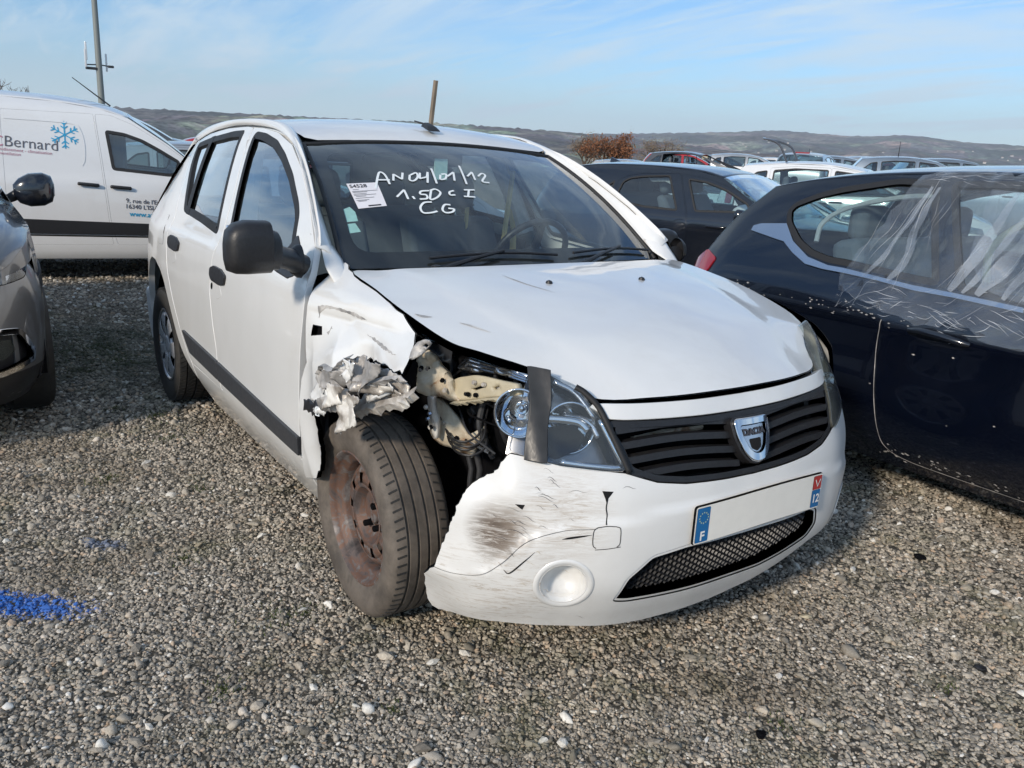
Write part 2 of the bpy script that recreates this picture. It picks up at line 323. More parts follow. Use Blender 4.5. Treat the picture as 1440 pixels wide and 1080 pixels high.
def inside(P, q):
    x, y = q[:, 0], q[:, 1]; r = np.zeros(len(q), bool); n = len(P); j = n-1
    for i in range(n):
        xi, yi = P[i]; xj, yj = P[j]
        if yi != yj:
            c = ((yi > y) != (yj > y)) & (x < (xj-xi)*(y-yi)/(yj-yi) + xi); r ^= c
        j = i
    return r
def edge_dist(P, q):
    d = np.full(len(q), 1e9)
    for i in range(len(P)):
        a, b = P[i], P[(i+1) % len(P)]; ab = b-a; L = (ab**2).sum()
        if L < 1e-12: continue
        t = np.clip(((q-a) @ ab)/L, 0, 1); d = np.minimum(d, np.linalg.norm(q - a - t[:, None]*ab, axis=1))
    return d
def tri2d(outline, holes, res):
    loops = [densify(np.array(outline, float), res)] + [densify(np.array(h, float), res) for h in holes]
    lo, hi = loops[0].min(0), loops[0].max(0)
    gx, gy = np.meshgrid(np.arange(lo[0], hi[0], res), np.arange(lo[1], hi[1], res*.87)); gx[::2] += res/2
    g = np.stack([gx.ravel(), gy.ravel()], 1); g = g[inside(loops[0], g)]
    for h in loops[1:]: g = g[~inside(h, g)] if len(g) else g
    for l in loops:
        if len(g): g = g[edge_dist(l, g) > res*.45]
    pts = np.vstack(loops + [g]) if len(g) else np.vstack(loops); edges = []; k = 0
    for l in loops:
        n = len(l); edges += [(k+i, k+(i+1) % n) for i in range(n)]; k += n
    vo, _, fo, vi, _, _ = delaunay_2d_cdt([Vector(p) for p in pts], edges, [], 0, 1e-7)
    V = np.array([tuple(v) for v in vo]); F = np.array([f for f in fo if len(f) == 3])
    c = V[F].mean(1); ok = inside(loops[0], c)
    for h in loops[1:]: ok &= ~inside(h, c)
    F = F[ok]
    a = V[F]; area = (a[:, 1, 0]-a[:, 0, 0])*(a[:, 2, 1]-a[:, 0, 1]) - (a[:, 1, 1]-a[:, 0, 1])*(a[:, 2, 0]-a[:, 0, 0])
    F[area < 0] = F[area < 0][:, ::-1]; F = F[abs(area) > 1e-10]
    # map loop points to output vertices
    mp = {}
    for oi, src in enumerate(vi):
        for s_ in src: mp[s_] = oi
    L2 = []; k = 0
    for l in loops:
        L2.append([mp[k+i] for i in range(len(l)) if (k+i) in mp]); k += len(l)
    return V, F, L2
def panel(name, outline, surf, mat, parent, res=.035, holes=(), depth=.018, off=0.0, out=None, lip=.0025):
    """a skin panel: a 2D outline laid on a surface, with a rounded folded edge. out: outward direction hint"""
    V, F, loops = tri2d(outline, holes, res)
    e = 1e-3; u, v = V[:, 0], V[:, 1]
    P = surf(u, v); du = surf(u+e, v) - surf(u-e, v); dv = surf(u, v+e) - surf(u, v-e)
    nr = np.cross(du, dv); nr /= np.maximum(np.linalg.norm(nr, axis=1), 1e-12)[:, None]
    o_ = np.array(out if out is not None else (0, 0, 1), float)
    if (nr @ o_).sum() < 0: nr = -nr; F = F[:, ::-1]
    P = P + nr*off
    verts = list(P); norms = list(nr); faces = [tuple(f) for f in F]
    cen2 = V
    for li, l in enumerate(loops):
        n = len(l); Q = P[l]; t = np.roll(Q, -1, 0) - np.roll(Q, 1, 0); t /= np.maximum(np.linalg.norm(t, axis=1), 1e-9)[:, None]
        o = np.cross(t, nr[l])
        # which way is outward: test in 2D
        a2 = V[l]; area = 0.5*np.sum(a2[:, 0]*np.roll(a2[:, 1], -1) - np.roll(a2[:, 0], -1)*a2[:, 1])
        d2 = np.roll(a2, -1, 0) - np.roll(a2, 1, 0); o2 = np.stack([d2[:, 1], -d2[:, 0]], 1)*(1 if area > 0 else -1)*(1 if li == 0 else -1)
        o2 /= np.maximum(np.linalg.norm(o2, axis=1), 1e-9)[:, None]
        o3 = surf(a2[:, 0]+o2[:, 0]*e, a2[:, 1]+o2[:, 1]*e) - surf(a2[:, 0], a2[:, 1])
        o[(o*o3).sum(1) < 0] *= -1
        b1 = Q + o*lip - nr[l]*lip; b2 = b1 - nr[l]*depth
        k1 = len(verts); verts += list(b1); norms += list(o); k2 = len(verts); verts += list(b2); norms += list(o)
        for i in range(n):
            j = (i+1) % n
            faces += [(l[i], l[j], k1+j, k1+i), (k1+i, k1+j, k2+j, k2+i)]
    return add_obj(name, verts, faces, mat, parent, normals=norms)
def strip_on(surf, pts, w, off=.002, closed=False, out=(0, 0, 1), taper=False):
    """verts/faces of a ribbon laid on a surface along a 2D polyline"""
    P = np.array(pts, float); e = 1e-3
    A = surf(P[:, 0], P[:, 1]); nr = np.cross(surf(P[:, 0]+e, P[:, 1]) - A, surf(P[:, 0], P[:, 1]+e) - A); nr /= np.linalg.norm(nr, axis=1)[:, None]
    if (nr @ np.array(out, float)).sum() < 0: nr = -nr
    t = np.gradient(A, axis=0); t /= np.maximum(np.linalg.norm(t, axis=1), 1e-9)[:, None]; s = np.cross(nr, t)
    W = (np.full(len(P), w) if not taper else w*np.sin(np.linspace(.12, math.pi-.12, len(P)))**(.4 if w > .015 else 1))/2
    v = np.vstack([A + nr*off + s*W[:, None], A + nr*off - s*W[:, None]]); n = len(P)
    return v, [(i, i+1, n+i+1, n+i) for i in range(n-1)]
def text_mesh(s, size, depth=.0005, align='CENTER', bold=0):
    c = bpy.data.curves.new('lettering', 'FONT'); c.body = s; c.size = size; c.extrude = depth; c.align_x = align; c.align_y = 'CENTER'; c.offset = bold; c.resolution_u = 3
    o = bpy.data.objects.new('lettering', c); COL.objects.link(o); dg = bpy.context.evaluated_depsgraph_get(); dg.update()
    me = bpy.data.meshes.new_from_object(o.evaluated_get(dg)); bpy.data.objects.remove(o); bpy.data.curves.remove(c)
    v = [tuple(x.co) for x in me.vertices]; f = [tuple(p.vertices) for p in me.polygons]; bpy.data.meshes.remove(me)
    return v, f
def cr(pts, n=8, closed=False):
    """Catmull-Rom curve through points"""
    P = np.array(pts, float); m = len(P); out = []
    rng = range(m if closed else m - 1)
    for i in rng:
        if closed: p0, p1, p2, p3 = P[(i-1) % m], P[i], P[(i+1) % m], P[(i+2) % m]
        else:
            p1, p2 = P[i], P[i+1]
            p0 = P[i-1] if i > 0 else 2*p1 - p2
            p3 = P[i+2] if i+2 < m else 2*p2 - p1
        for k in range(n):
            t = k / n
            out.append(.5*((2*p1) + (-p0+p2)*t + (2*p0-5*p1+4*p2-p3)*t*t + (-p0+3*p1-3*p2+p3)*t**3))
    if not closed: out.append(P[-1])
    return np.array(out)

class Tab:
    """smooth 1D table"""
    def __init__(self, pts):
        P = cr(sorted(pts), 12)
        x = np.maximum.accumulate(P[:, 0] + np.arange(len(P)) * 1e-9)
        self.x, self.y = x, P[:, 1]
    def __call__(self, x): return np.interp(x, self.x, self.y)

def side_surf(wx, oz, nx=None, s=-1):
    """u=x, v=z -> side skin of a car; wx half width along x, oz inset by height, nx extra inset of the greenhouse along x"""
    W, O = Tab(wx), Tab(oz); N = Tab(nx) if nx else None
    def f(u, v):
        u = np.asarray(u, float); v = np.asarray(v, float)
        y = W(u) - O(v)
        if N is not None: y = y - N(u) * np.clip((v - .98) / .45, 0, 1.2)
        return np.stack([u, s * y, v], -1)
    return f

def wrap_surf(plan, oz, kx=None):
    """u = signed arc length along the front plan curve (u>0 on +y), v = z"""
    half = cr(plan, 16); full = np.vstack([half[::-1] * [1, -1], half[1:]])
    d = np.r_[0, np.cumsum(np.linalg.norm(np.diff(full, axis=0), axis=1))]
    d -= d[len(half) - 1]
    t = np.gradient(full, axis=0); t /= np.linalg.norm(t, axis=1)[:, None]
    nrm = np.stack([t[:, 1], -t[:, 0]], 1)
    # smooth normals so that inset curves stay clean
    for _ in range(12):
        nrm[1:-1] = (nrm[:-2] + 2*nrm[1:-1] + nrm[2:]) / 4
    nrm /= np.linalg.norm(nrm, axis=1)[:, None]
    O = Tab(oz)
    def f(u, v):
        u = np.asarray(u, float); v = np.asarray(v, float)
        x = np.interp(u, d, full[:, 0]); y = np.interp(u, d, full[:, 1])
        a = np.interp(u, d, nrm[:, 0]); b = np.interp(u, d, nrm[:, 1]); o = O(v)
        return np.stack([x - a*o, y - b*o, v + 0*x], -1)
    return f

def top_surf(zc, kt):
    """u=x, v=y -> hood or roof"""
    Z, K = Tab(zc), Tab(kt)
    def f(u, v):
        u = np.asarray(u, float); v = np.asarray(v, float)
        return np.stack([u, v, Z(u) - K(u) * v*v], -1)
    return f

# --- white hatchback skins (metres; x forward from the front axle, y to its left, z up)
SW = [(-3.3,.60),(-3.2,.70),(-3.1,.755),(-2.95,.81),(-2.6,.858),(-2.2,.868),(-1.4,.87),(-.6,.868),(-.2,.862),(.2,.855),(.45,.84),(.7,.8)]
SO = [(.12,.15),(.2,.10),(.3,.04),(.38,.010),(.46,.002),(.6,0),(.75,.004),(.85,.012),(.93,.022),(.965,.030),(.99,.044),(1.02,.055),(1.1,.085),(1.2,.126),(1.3,.170),(1.4,.220),(1.46,.262),(1.5,.30)]
SN = [(-3.3,.16),(-2.8,.09),(-2.4,.035),(-2.0,.008),(-1.6,0),(0,0)]
PLAN = [(.806,0),(.80,.2),(.762,.42),(.69,.57),(.60,.70),(.48,.79),(.33,.84),(.15,.858),(-.1,.864)]
BO = [(.12,.12),(.2,.078),(.27,.04),(.34,.012),(.42,.002),(.5,0),(.57,.006),(.63,.022),(.70,.05),(.76,.078),(.82,.11),(.9,.16),(.96,.22)]
HZ = [(-.5,1.058),(-.3,1.050),(-.1,1.032),(.1,1.006),(.3,.968),(.45,.930),(.6,.876),(.70,.822),(.75,.785)]
HK = [(-.5,.04),(-.29,.05),(.05,.07),(.3,.093),(.434,.10),(.512,.166),(.61,.27),(.75,.30)]
RZ = [(-3.2,1.36),(-3.0,1.42),(-2.7,1.475),(-2.3,1.512),(-1.9,1.528),(-1.6,1.531),(-1.35,1.520),(-1.2,1.498),(-1.1,1.468),(-1.02,1.425),(-.95,1.385)]
RK = [(-3.2,.18),(-2.3,.12),(-1.6,.105),(-1.2,.10),(-1.05,.06),(-.95,.05)]
S_side = side_surf(SW, SO, SN, -1)
S_sideL = side_surf(SW, SO, SN, 1)
S_wrap = wrap_surf(PLAN, BO)
S_hood = top_surf(HZ, HK)
S_roof = top_surf(RZ, RK)
ZT = Tab([(-.6,1.06),(-.29,1.030),(.05,.985),(.3,.93),(.5,.88)])
def S_fend(u, v):
    """the crushed right front wing"""
    p = S_side(u, v); x, z = p[..., 0], p[..., 2]
    t = np.clip((z - (ZT(x) - .13)) / .13, 0, 1.3); inn = .115 * t**2
    g = lambda cx, cz, sx, sz: np.exp(-((x-cx)/sx)**2 - ((z-cz)/sz)**2)
    # creased shelf, dent behind it, then a belly that hangs outwards
    ridge = .905 + .05*(x + .15); k = np.clip((x + .36) / .25, 0, 1)
    inn = inn + k*.045*np.exp(-np.maximum(ridge - z, 0)/.09) * (z < ridge) + k*.045*np.clip(1-(z-ridge)/.05, 0, 1)*(z >= ridge)
    inn = inn - .035*k*g(-.12, .72, .14, .10) + .03*k*g(.05, .80, .06, .09)
    f1 = np.abs(np.sin(17*x + 9*z + .7)) - .6; f2 = np.abs(np.sin(11*x - 23*z + 1.1)) - .6
    inn = inn + k*(.010*f1 + .008*f2) * np.clip((ridge - z)/.1, 0, 1)
    # strip behind the wheel stands off the door
    inn = inn - .022*np.clip((.78 - z)/.2, 0, 1)*np.clip((x + .45)/.08, 0, 1)
    p = p.copy(); p[..., 1] = p[..., 1] + inn
    return p
WB = [(-.41,-.70,1.018),(-.36,-.5,1.022),(-.31,-.25,1.028),(-.295,0,1.03),(-.31,.25,1.028),(-.36,.5,1.022),(-.41,.70,1.018)]
WT = [(-1.055,-.585,1.408),(-1.045,-.40,1.425),(-1.035,-.2,1.434),(-1.03,0,1.437),(-1.035,.2,1.434),(-1.045,.40,1.425),(-1.055,.585,1.408)]
_wb, _wt = cr(WB, 10), cr(WT, 10)
def S_shield(u, v):
    """u -1..1 across, v 0..1 upwards"""
    u = np.asarray(u, float); v = np.asarray(v, float); k = (u+1)/2*60
    i = np.arange(61.)
    b = np.stack([np.interp(k, i, _wb[:, j]) for j in range(3)], -1); t = np.stack([np.interp(k, i, _wt[:, j]) for j in range(3)], -1)
    w = v[..., None] if np.ndim(v) else v
    p = b + (t-b)*w; bl = .035*4*v*(1-v)
    return p + np.stack([bl*.5, 0*bl, bl*.85], -1)
# --- neighbours' skins (each in its own frame)
B_W = [(-1.25,.60),(-1.15,.72),(-1.05,.79),(-.9,.832),(-.6,.855),(-.2,.868),(.6,.87),(1.6,.868),(2.2,.86),(2.6,.80),(2.8,.6)]
B_O = [(.10,.14),(.18,.09),(.26,.045),(.35,.024),(.5,.016),(.62,.022),(.74,.012),(.785,.0),(.80,.002),(.84,.014),(.90,.038),(.97,.070),(1.05,.108),(1.2,.185),(1.32,.255),(1.40,.315),(1.45,.39)]
B_N = [(-1.2,.10),(-.9,.04),(-.5,0),(0,0)]
S_b = side_surf(B_W, B_O, B_N, -1)
K_W = [(-.65,.60),(-.5,.74),(-.3,.82),(.2,.875),(1.0,.89),(2.2,.885),(2.8,.86),(3.1,.78),(3.3,.6)]
K_O = [(.10,.13),(.2,.05),(.35,.016),(.6,.006),(.8,0),(.86,.006),(.93,.03),(1.0,.065),(1.15,.14),(1.3,.225),(1.38,.29),(1.43,.38)]
K_N = [(-.7,.10),(-.3,.03),(.2,0),(1,0)]
S_k = side_surf(K_W, K_O, K_N, -1)
V_W = [(-3.4,.86),(-2.6,.905),(-1.5,.915),(0,.91),(.35,.89),(.6,.80),(.75,.6)]
V_O = [(.15,.10),(.25,.03),(.34,.006),(.5,0),(.8,.004),(.95,.02),(1.05,.045),(1.3,.09),(1.5,.14),(1.62,.20),(1.70,.30)]
S_v = side_surf(V_W, V_O, None, -1)
C_W = [(-3.4,.7),(-3.0,.86),(-2.4,.89),(-1.4,.895),(0,.889),(.2,.866),(.38,.83),(.55,.745),(.65,.64)]
C_O = [(.15,.10),(.25,.03),(.34,.0),(.5,.0),(.62,.012),(.8,.022),(.95,.045),(1.02,.075),(1.1,.11),(1.3,.20),(1.5,.31),(1.56,.40)]
S_c = side_surf(C_W, C_O, None, 1)
C_PLAN = [(.86,0),(.85,.25),(.80,.45),(.70,.62),(.55,.76),(.38,.84),(.2,.875),(0,.893)]
C_BO = [(.15,.10),(.25,.03),(.34,0),(.5,-.005),(.62,.0),(.72,.02),(.8,.05),(.88,.10),(.95,.18),(1.0,.28)]
S_cw = wrap_surf(C_PLAN, C_BO)
LOC = {'b': ((0.0, 2.42), 0.0), 'k': ((-5.545, 4.787), 20.0), 'v': ((-7.63, .70), 80.0), 'c': ((-2.75, -2.255), 0.0)}
D = {
'rearwin': [(-1.692,1.451),(-1.839,1.446),(-2.179,1.416),(-2.476,1.381),(-2.382,1.291),(-2.253,1.191),(-2.11,1.07),(-1.772,1.051),(-1.469,1.025)],
'frontwin': [(-1.527,1.447),(-1.384,1.44),(-1.193,1.414),(-1.036,1.368),(-0.865,1.299),(-0.705,1.21),(-0.656,1.17),(-0.633,1.125),(-0.537,0.974),(-0.892,0.993),(-1.302,1.017)],
'doorframe': [(-1.751,1.471),(-1.458,1.465),(-1.238,1.446),(-1.013,1.403),(-0.797,1.317),(-0.616,1.217),(-0.44,1.105)],
'gapB': [(-1.412,0.999),(-1.436,0.905),(-1.438,0.786),(-1.39,0.652),(-1.352,0.566),(-1.322,0.414)],
'handR': [(-2.21,0.932),(-2.137,0.938),(-2.013,0.919),(-2.033,0.897),(-2.193,0.909)],
'handF': [(-1.441,0.871),(-1.38,0.884),(-1.267,0.883),(-1.205,0.875),(-1.208,0.849),(-1.425,0.849)],
'lock': [(-1.408,0.816)],
'blob': [(-0.541,0.975)],
'fender': [(-0.405,1.040),(-0.392,1.018),(-0.375,0.985),(-0.353,0.929),(-0.349,0.854),(-0.335,0.778),(-0.312,0.737),(-0.334,0.679),(-0.331,0.609),(-0.313,0.476),(-0.321,0.399),(-0.338,0.335),(-0.212,0.38),(-0.204,0.397),(-0.171,0.449),(-0.14,0.52),(-0.192,0.585),(-0.208,0.608),(-0.155,0.651),(-0.082,0.717),(-0.067,0.752),(-0.05,0.768),(-0.042,0.792),(-0.027,0.811),(-0.008,0.823),(0.025,0.821),(0.115,0.836),(0.19,0.839),(0.273,0.838),(0.263,0.861),(0.247,0.878),(0.214,0.901),(0.16,0.928),(0.099,0.96),(0.014,0.976),(-0.094,0.992),(-0.23,1.012),(-0.341,1.026),(-0.375,1.036)],
'fscr1': [(-0.291,0.923),(-0.241,0.933),(-0.164,0.935),(-0.092,0.934),(-0.033,0.923),(-0.073,0.922),(-0.128,0.926),(-0.2,0.929),(-0.246,0.924),(-0.277,0.903),(-0.277,0.887)],
'fscr2': [(0.004,0.889),(0.059,0.883),(0.138,0.876),(0.193,0.868),(0.158,0.868),(0.078,0.875),(0.021,0.884)],
'fhole': [(-0.304,0.862),(-0.249,0.866),(-0.238,0.841),(-0.307,0.825)],
'fscr3': [(-0.186,0.87),(-0.195,0.877),(-0.201,0.85),(-0.212,0.853)],
'bumpedge': [(-0.747,0.687),(-0.763,0.669),(-0.784,0.64),(-0.793,0.632),(-0.825,0.614),(-0.855,0.584),(-0.87,0.554),(-0.879,0.519),(-0.89,0.491),(-0.909,0.442),(-0.925,0.4),(-0.943,0.35),(-0.995,0.303),(-1.021,0.242),(-1.036,0.193),(-1.018,0.167),(-0.945,0.176)],
'bumpbot': [(-0.927,0.183),(-0.765,0.207),(-0.55,0.197),(-0.308,0.188),(-0.045,0.207),(0.216,0.287),(0.368,0.36)],
'headR': [(-0.712,0.881),(-0.639,0.872),(-0.57,0.848),(-0.511,0.785),(-0.468,0.716),(-0.435,0.654),(-0.514,0.657),(-0.607,0.665),(-0.701,0.685),(-0.751,0.696)],
'tapeo': [(-0.708,0.87),(-0.644,0.864),(-0.643,0.808),(-0.657,0.672),(-0.705,0.678),(-0.7,0.768)],
'crease': [(-0.942,0.362),(-0.877,0.36),(-0.795,0.374),(-0.74,0.42),(-0.68,0.482),(-0.601,0.513),(-0.518,0.522),(-0.396,0.535),(-0.248,0.546)],
'crack': [(-0.492,0.602),(-0.473,0.6),(-0.486,0.582),(-0.491,0.563),(-0.492,0.524)],
'crack2': [(-0.599,0.484),(-0.572,0.489),(-0.524,0.497)],
'crack3': [(-0.742,0.389),(-0.727,0.38),(-0.694,0.415),(-0.665,0.447)],
'ringdent': [(-0.752,0.518),(-0.724,0.545),(-0.696,0.555),(-0.684,0.524),(-0.687,0.491),(-0.72,0.469),(-0.75,0.479)],
'tri': [(-0.722,0.567),(-0.697,0.567),(-0.703,0.554)],
'emblem': [(-0.059,0.735),(0.076,0.736),(0.067,0.672),(0.028,0.64),(-0.019,0.641),(-0.046,0.669)],
'w_A': [(-0.666,0.523),(-0.621,0.62),(-0.592,0.664),(-0.571,0.638),(-0.571,0.557)],
'w_A2': [(-0.634,0.595),(-0.558,0.594)],
'w_N': [(-0.54,0.587),(-0.518,0.644),(-0.485,0.599),(-0.458,0.657)],
'w_0': [(-0.423,0.637),(-0.442,0.593),(-0.419,0.586),(-0.384,0.618),(-0.375,0.657),(-0.419,0.637)],
'w_4': [(-0.352,0.657),(-0.377,0.605),(-0.326,0.619),(-0.298,0.665),(-0.346,0.568)],
'w_s1': [(-0.256,0.7),(-0.292,0.562)],
'w_0b': [(-0.228,0.64),(-0.249,0.6),(-0.213,0.607),(-0.186,0.647),(-0.219,0.646)],
'w_1': [(-0.188,0.627),(-0.124,0.669),(-0.163,0.589)],
'w_s2': [(-0.041,0.736),(-0.1,0.56)],
'w_1b': [(-0.05,0.632),(0.01,0.675),(-0.016,0.6)],
'w_2': [(0.028,0.635),(0.075,0.665),(0.087,0.645),(0.027,0.589),(0.07,0.578)],
'w_L1': [(-0.567,0.454),(-0.508,0.509),(-0.511,0.436)],
'w_,': [(-0.479,0.458),(-0.476,0.436)],
'w_5': [(-0.368,0.502),(-0.416,0.497),(-0.429,0.474),(-0.4,0.468),(-0.407,0.44),(-0.449,0.435)],
'w_D': [(-0.353,0.508),(-0.39,0.435),(-0.348,0.446),(-0.308,0.485),(-0.325,0.514),(-0.364,0.502)],
'w_C': [(-0.216,0.503),(-0.249,0.491),(-0.256,0.468),(-0.225,0.468)],
'w_I': [(-0.148,0.51),(-0.077,0.511)],
'w_I2': [(-0.115,0.511),(-0.151,0.458)],
'w_I3': [(-0.178,0.457),(-0.108,0.452)],
'w_C2': [(-0.391,0.413),(-0.436,0.408),(-0.469,0.372),(-0.467,0.336),(-0.426,0.335),(-0.388,0.345)],
'w_G': [(-0.294,0.391),(-0.328,0.391),(-0.356,0.355),(-0.345,0.334),(-0.307,0.339),(-0.289,0.359),(-0.319,0.365)],
'w_paper': [(-0.835,0.571),(-0.64,0.576),(-0.643,0.391),(-0.816,0.375)],
'w_green1': [(-0.932,0.384),(-0.858,0.413),(-0.834,0.375),(-0.835,0.31),(-0.931,0.303)],
'w_green2': [(-0.93,0.288),(-0.856,0.296),(-0.837,0.238),(-0.929,0.226)],
'hscr1': [(-0.088,-0.281),(-0.024,-0.27),(0.036,-0.256),(0.124,-0.221)],
'hscr2': [(0.213,-0.616),(0.246,-0.592),(0.298,-0.566)],
'hscr3': [(0.116,-0.706),(0.138,-0.691),(0.152,-0.669)],
'washer': [(0.032,-0.177),(0.05,0.207)],
'rail': [(0.188,-0.74,0.843),(0.198,-0.74,0.857),(0.224,-0.72,0.882),(0.21,-0.68,0.847),(0.231,-0.66,0.819),(0.26,-0.66,0.798),(0.268,-0.66,0.769),(0.295,-0.65,0.749),(0.258,-0.66,0.74),(0.232,-0.68,0.747),(0.211,-0.7,0.741),(0.172,-0.72,0.753),(0.165,-0.73,0.779),(0.174,-0.74,0.813)],
'tab': [(0.249,-0.79,0.869),(0.24,-0.78,0.886),(0.251,-0.78,0.901),(0.254,-0.77,0.915),(0.279,-0.76,0.928),(0.305,-0.76,0.93),(0.305,-0.75,0.921),(0.287,-0.75,0.908),(0.273,-0.75,0.895),(0.278,-0.77,0.885),(0.253,-0.78,0.868)],
'tabhole': [(0.278,-0.775,0.91),(0.294,-0.775,0.921),(0.301,-0.77,0.916),(0.291,-0.775,0.905)],
'cross': [(0.224,-0.64,0.782),(0.274,-0.64,0.81),(0.339,-0.63,0.831),(0.374,-0.62,0.834),(0.43,-0.61,0.836),(0.494,-0.6,0.842),(0.51,-0.6,0.817),(0.457,-0.61,0.8),(0.402,-0.62,0.784),(0.354,-0.63,0.768),(0.309,-0.64,0.753),(0.272,-0.65,0.743)],
'slot1': [(0.326,-0.62,0.789),(0.372,-0.62,0.811),(0.383,-0.62,0.808),(0.341,-0.62,0.787)],
'slot2': [(0.405,-0.605,0.81),(0.425,-0.605,0.823),(0.435,-0.605,0.818),(0.416,-0.605,0.805)],
'corr': [(0.205,-0.6,0.83),(0.247,-0.6,0.856),(0.324,-0.59,0.862),(0.406,-0.58,0.866),(0.498,-0.57,0.86),(0.499,-0.57,0.847),(0.45,-0.58,0.843),(0.376,-0.59,0.839),(0.316,-0.6,0.831),(0.28,-0.6,0.819),(0.217,-0.61,0.817)],
'tower': [(0.127,-0.66,0.72),(0.182,-0.66,0.726),(0.216,-0.64,0.698),(0.249,-0.62,0.673),(0.271,-0.6,0.639),(0.318,-0.6,0.667),(0.331,-0.59,0.678),(0.333,-0.58,0.655),(0.286,-0.58,0.612),(0.297,-0.6,0.578),(0.245,-0.61,0.578),(0.178,-0.62,0.582),(0.13,-0.63,0.59),(0.121,-0.64,0.622),(0.124,-0.65,0.673)],
'strut': [(0.199,-0.7,0.744),(0.228,-0.7,0.749),(0.221,-0.68,0.677),(0.198,-0.67,0.609),(0.176,-0.67,0.619),(0.197,-0.69,0.684)],
'aprongrey': [(0.026,-0.66,0.891),(0.05,-0.62,0.867),(0.139,-0.6,0.857),(0.136,-0.58,0.809),(0.157,-0.6,0.765),(0.149,-0.64,0.827),(0.144,-0.68,0.867)],
'bucket': [(0.286,-0.55,0.773),(0.47,-0.55,0.83),(0.49,-0.55,0.618),(0.36,-0.55,0.595),(0.297,-0.55,0.639)],
'ring': [(0.533,-0.6,0.733)],
'c_a': [(-0.148,-0.9,0.733),(-0.113,-0.9,0.758),(-0.021,-0.9,0.794),(0.03,-0.9,0.804),(0.066,-0.91,0.79),(0.081,-0.91,0.761),(-0.037,-0.9,0.726),(-0.12,-0.9,0.71)],
'c_b': [(0.078,-0.92,0.795),(0.09,-0.92,0.815),(0.148,-0.93,0.834),(0.134,-0.92,0.842),(0.186,-0.91,0.875),(0.245,-0.91,0.872),(0.309,-0.91,0.88),(0.284,-0.9,0.841),(0.219,-0.9,0.795),(0.192,-0.9,0.763),(0.172,-0.92,0.791),(0.1,-0.92,0.767)],
'c_c': [(0.09,-0.92,0.764),(0.213,-0.94,0.785),(0.268,-0.94,0.778),(0.214,-0.93,0.741),(0.232,-0.93,0.7),(0.204,-0.94,0.685),(0.092,-0.93,0.629),(0.053,-0.92,0.659),(0.077,-0.92,0.709),(0.003,-0.91,0.714),(0.014,-0.91,0.738)],
'c_d': [(0.111,-0.87,0.723),(0.162,-0.87,0.783),(0.212,-0.87,0.782),(0.264,-0.86,0.818),(0.302,-0.85,0.834),(0.339,-0.84,0.835),(0.351,-0.83,0.829),(0.348,-0.83,0.807),(0.301,-0.83,0.776),(0.255,-0.84,0.745),(0.184,-0.85,0.716),(0.104,-0.86,0.68),(0.092,-0.87,0.703)],
'c_e': [(0.222,-0.88,0.845),(0.284,-0.87,0.857),(0.342,-0.86,0.853),(0.374,-0.85,0.844),(0.31,-0.86,0.839),(0.301,-0.87,0.831),(0.246,-0.88,0.829)],
'c_f': [(-0.193,-0.92,0.656),(-0.087,-0.92,0.673),(-0.026,-0.92,0.675),(-0.032,-0.92,0.651),(-0.088,-0.92,0.633),(-0.188,-0.92,0.623)],
'c_g': [(-0.15,-0.895,0.721),(-0.032,-0.905,0.728),(-0.041,-0.905,0.69),(-0.076,-0.9,0.658),(-0.211,-0.895,0.655)],
'c_h': [(0.219,-0.8,0.818),(0.203,-0.76,0.846),(0.198,-0.74,0.857),(0.193,-0.74,0.771),(0.232,-0.78,0.785)],
'hoses': [(0.182,-0.55,0.536),(0.196,-0.55,0.461),(0.182,-0.52,0.532),(0.193,-0.52,0.448),(0.195,-0.5,0.532),(0.208,-0.5,0.468),(0.207,-0.48,0.533),(0.238,-0.48,0.494),(0.376,-0.8,0.834)],
'wire': [(0.209,-0.62,0.618),(0.243,-0.63,0.608),(0.299,-0.64,0.613),(0.328,-0.62,0.615),(0.353,-0.6,0.639),(0.335,-0.58,0.665),(0.293,-0.56,0.692),(0.305,-0.56,0.738)],
'pins': [(0.38,-0.56,0.744),(0.423,-0.57,0.753),(0.371,-0.55,0.724),(0.441,-0.57,0.734),(0.369,-0.55,0.657),(0.474,-0.58,0.644)],
'mirror': [(-0.232,-1.08,1.168),(-0.301,-1.1,1.114),(-0.299,-1.1,1.08),(-0.279,-1.09,1.057),(-0.287,-1.0,1.041),(-0.196,-0.96,1.058),(-0.185,-0.95,1.111),(-0.183,-0.98,1.136),(-0.164,-1.0,1.176),(-0.165,-1.03,1.182)],
'mbase': [(-0.478,-0.84,1.083),(-0.396,-0.83,1.095),(-0.372,-0.83,1.073),(-0.399,-0.83,1.024),(-0.458,-0.83,0.993),(-0.495,-0.84,1.011)],
}
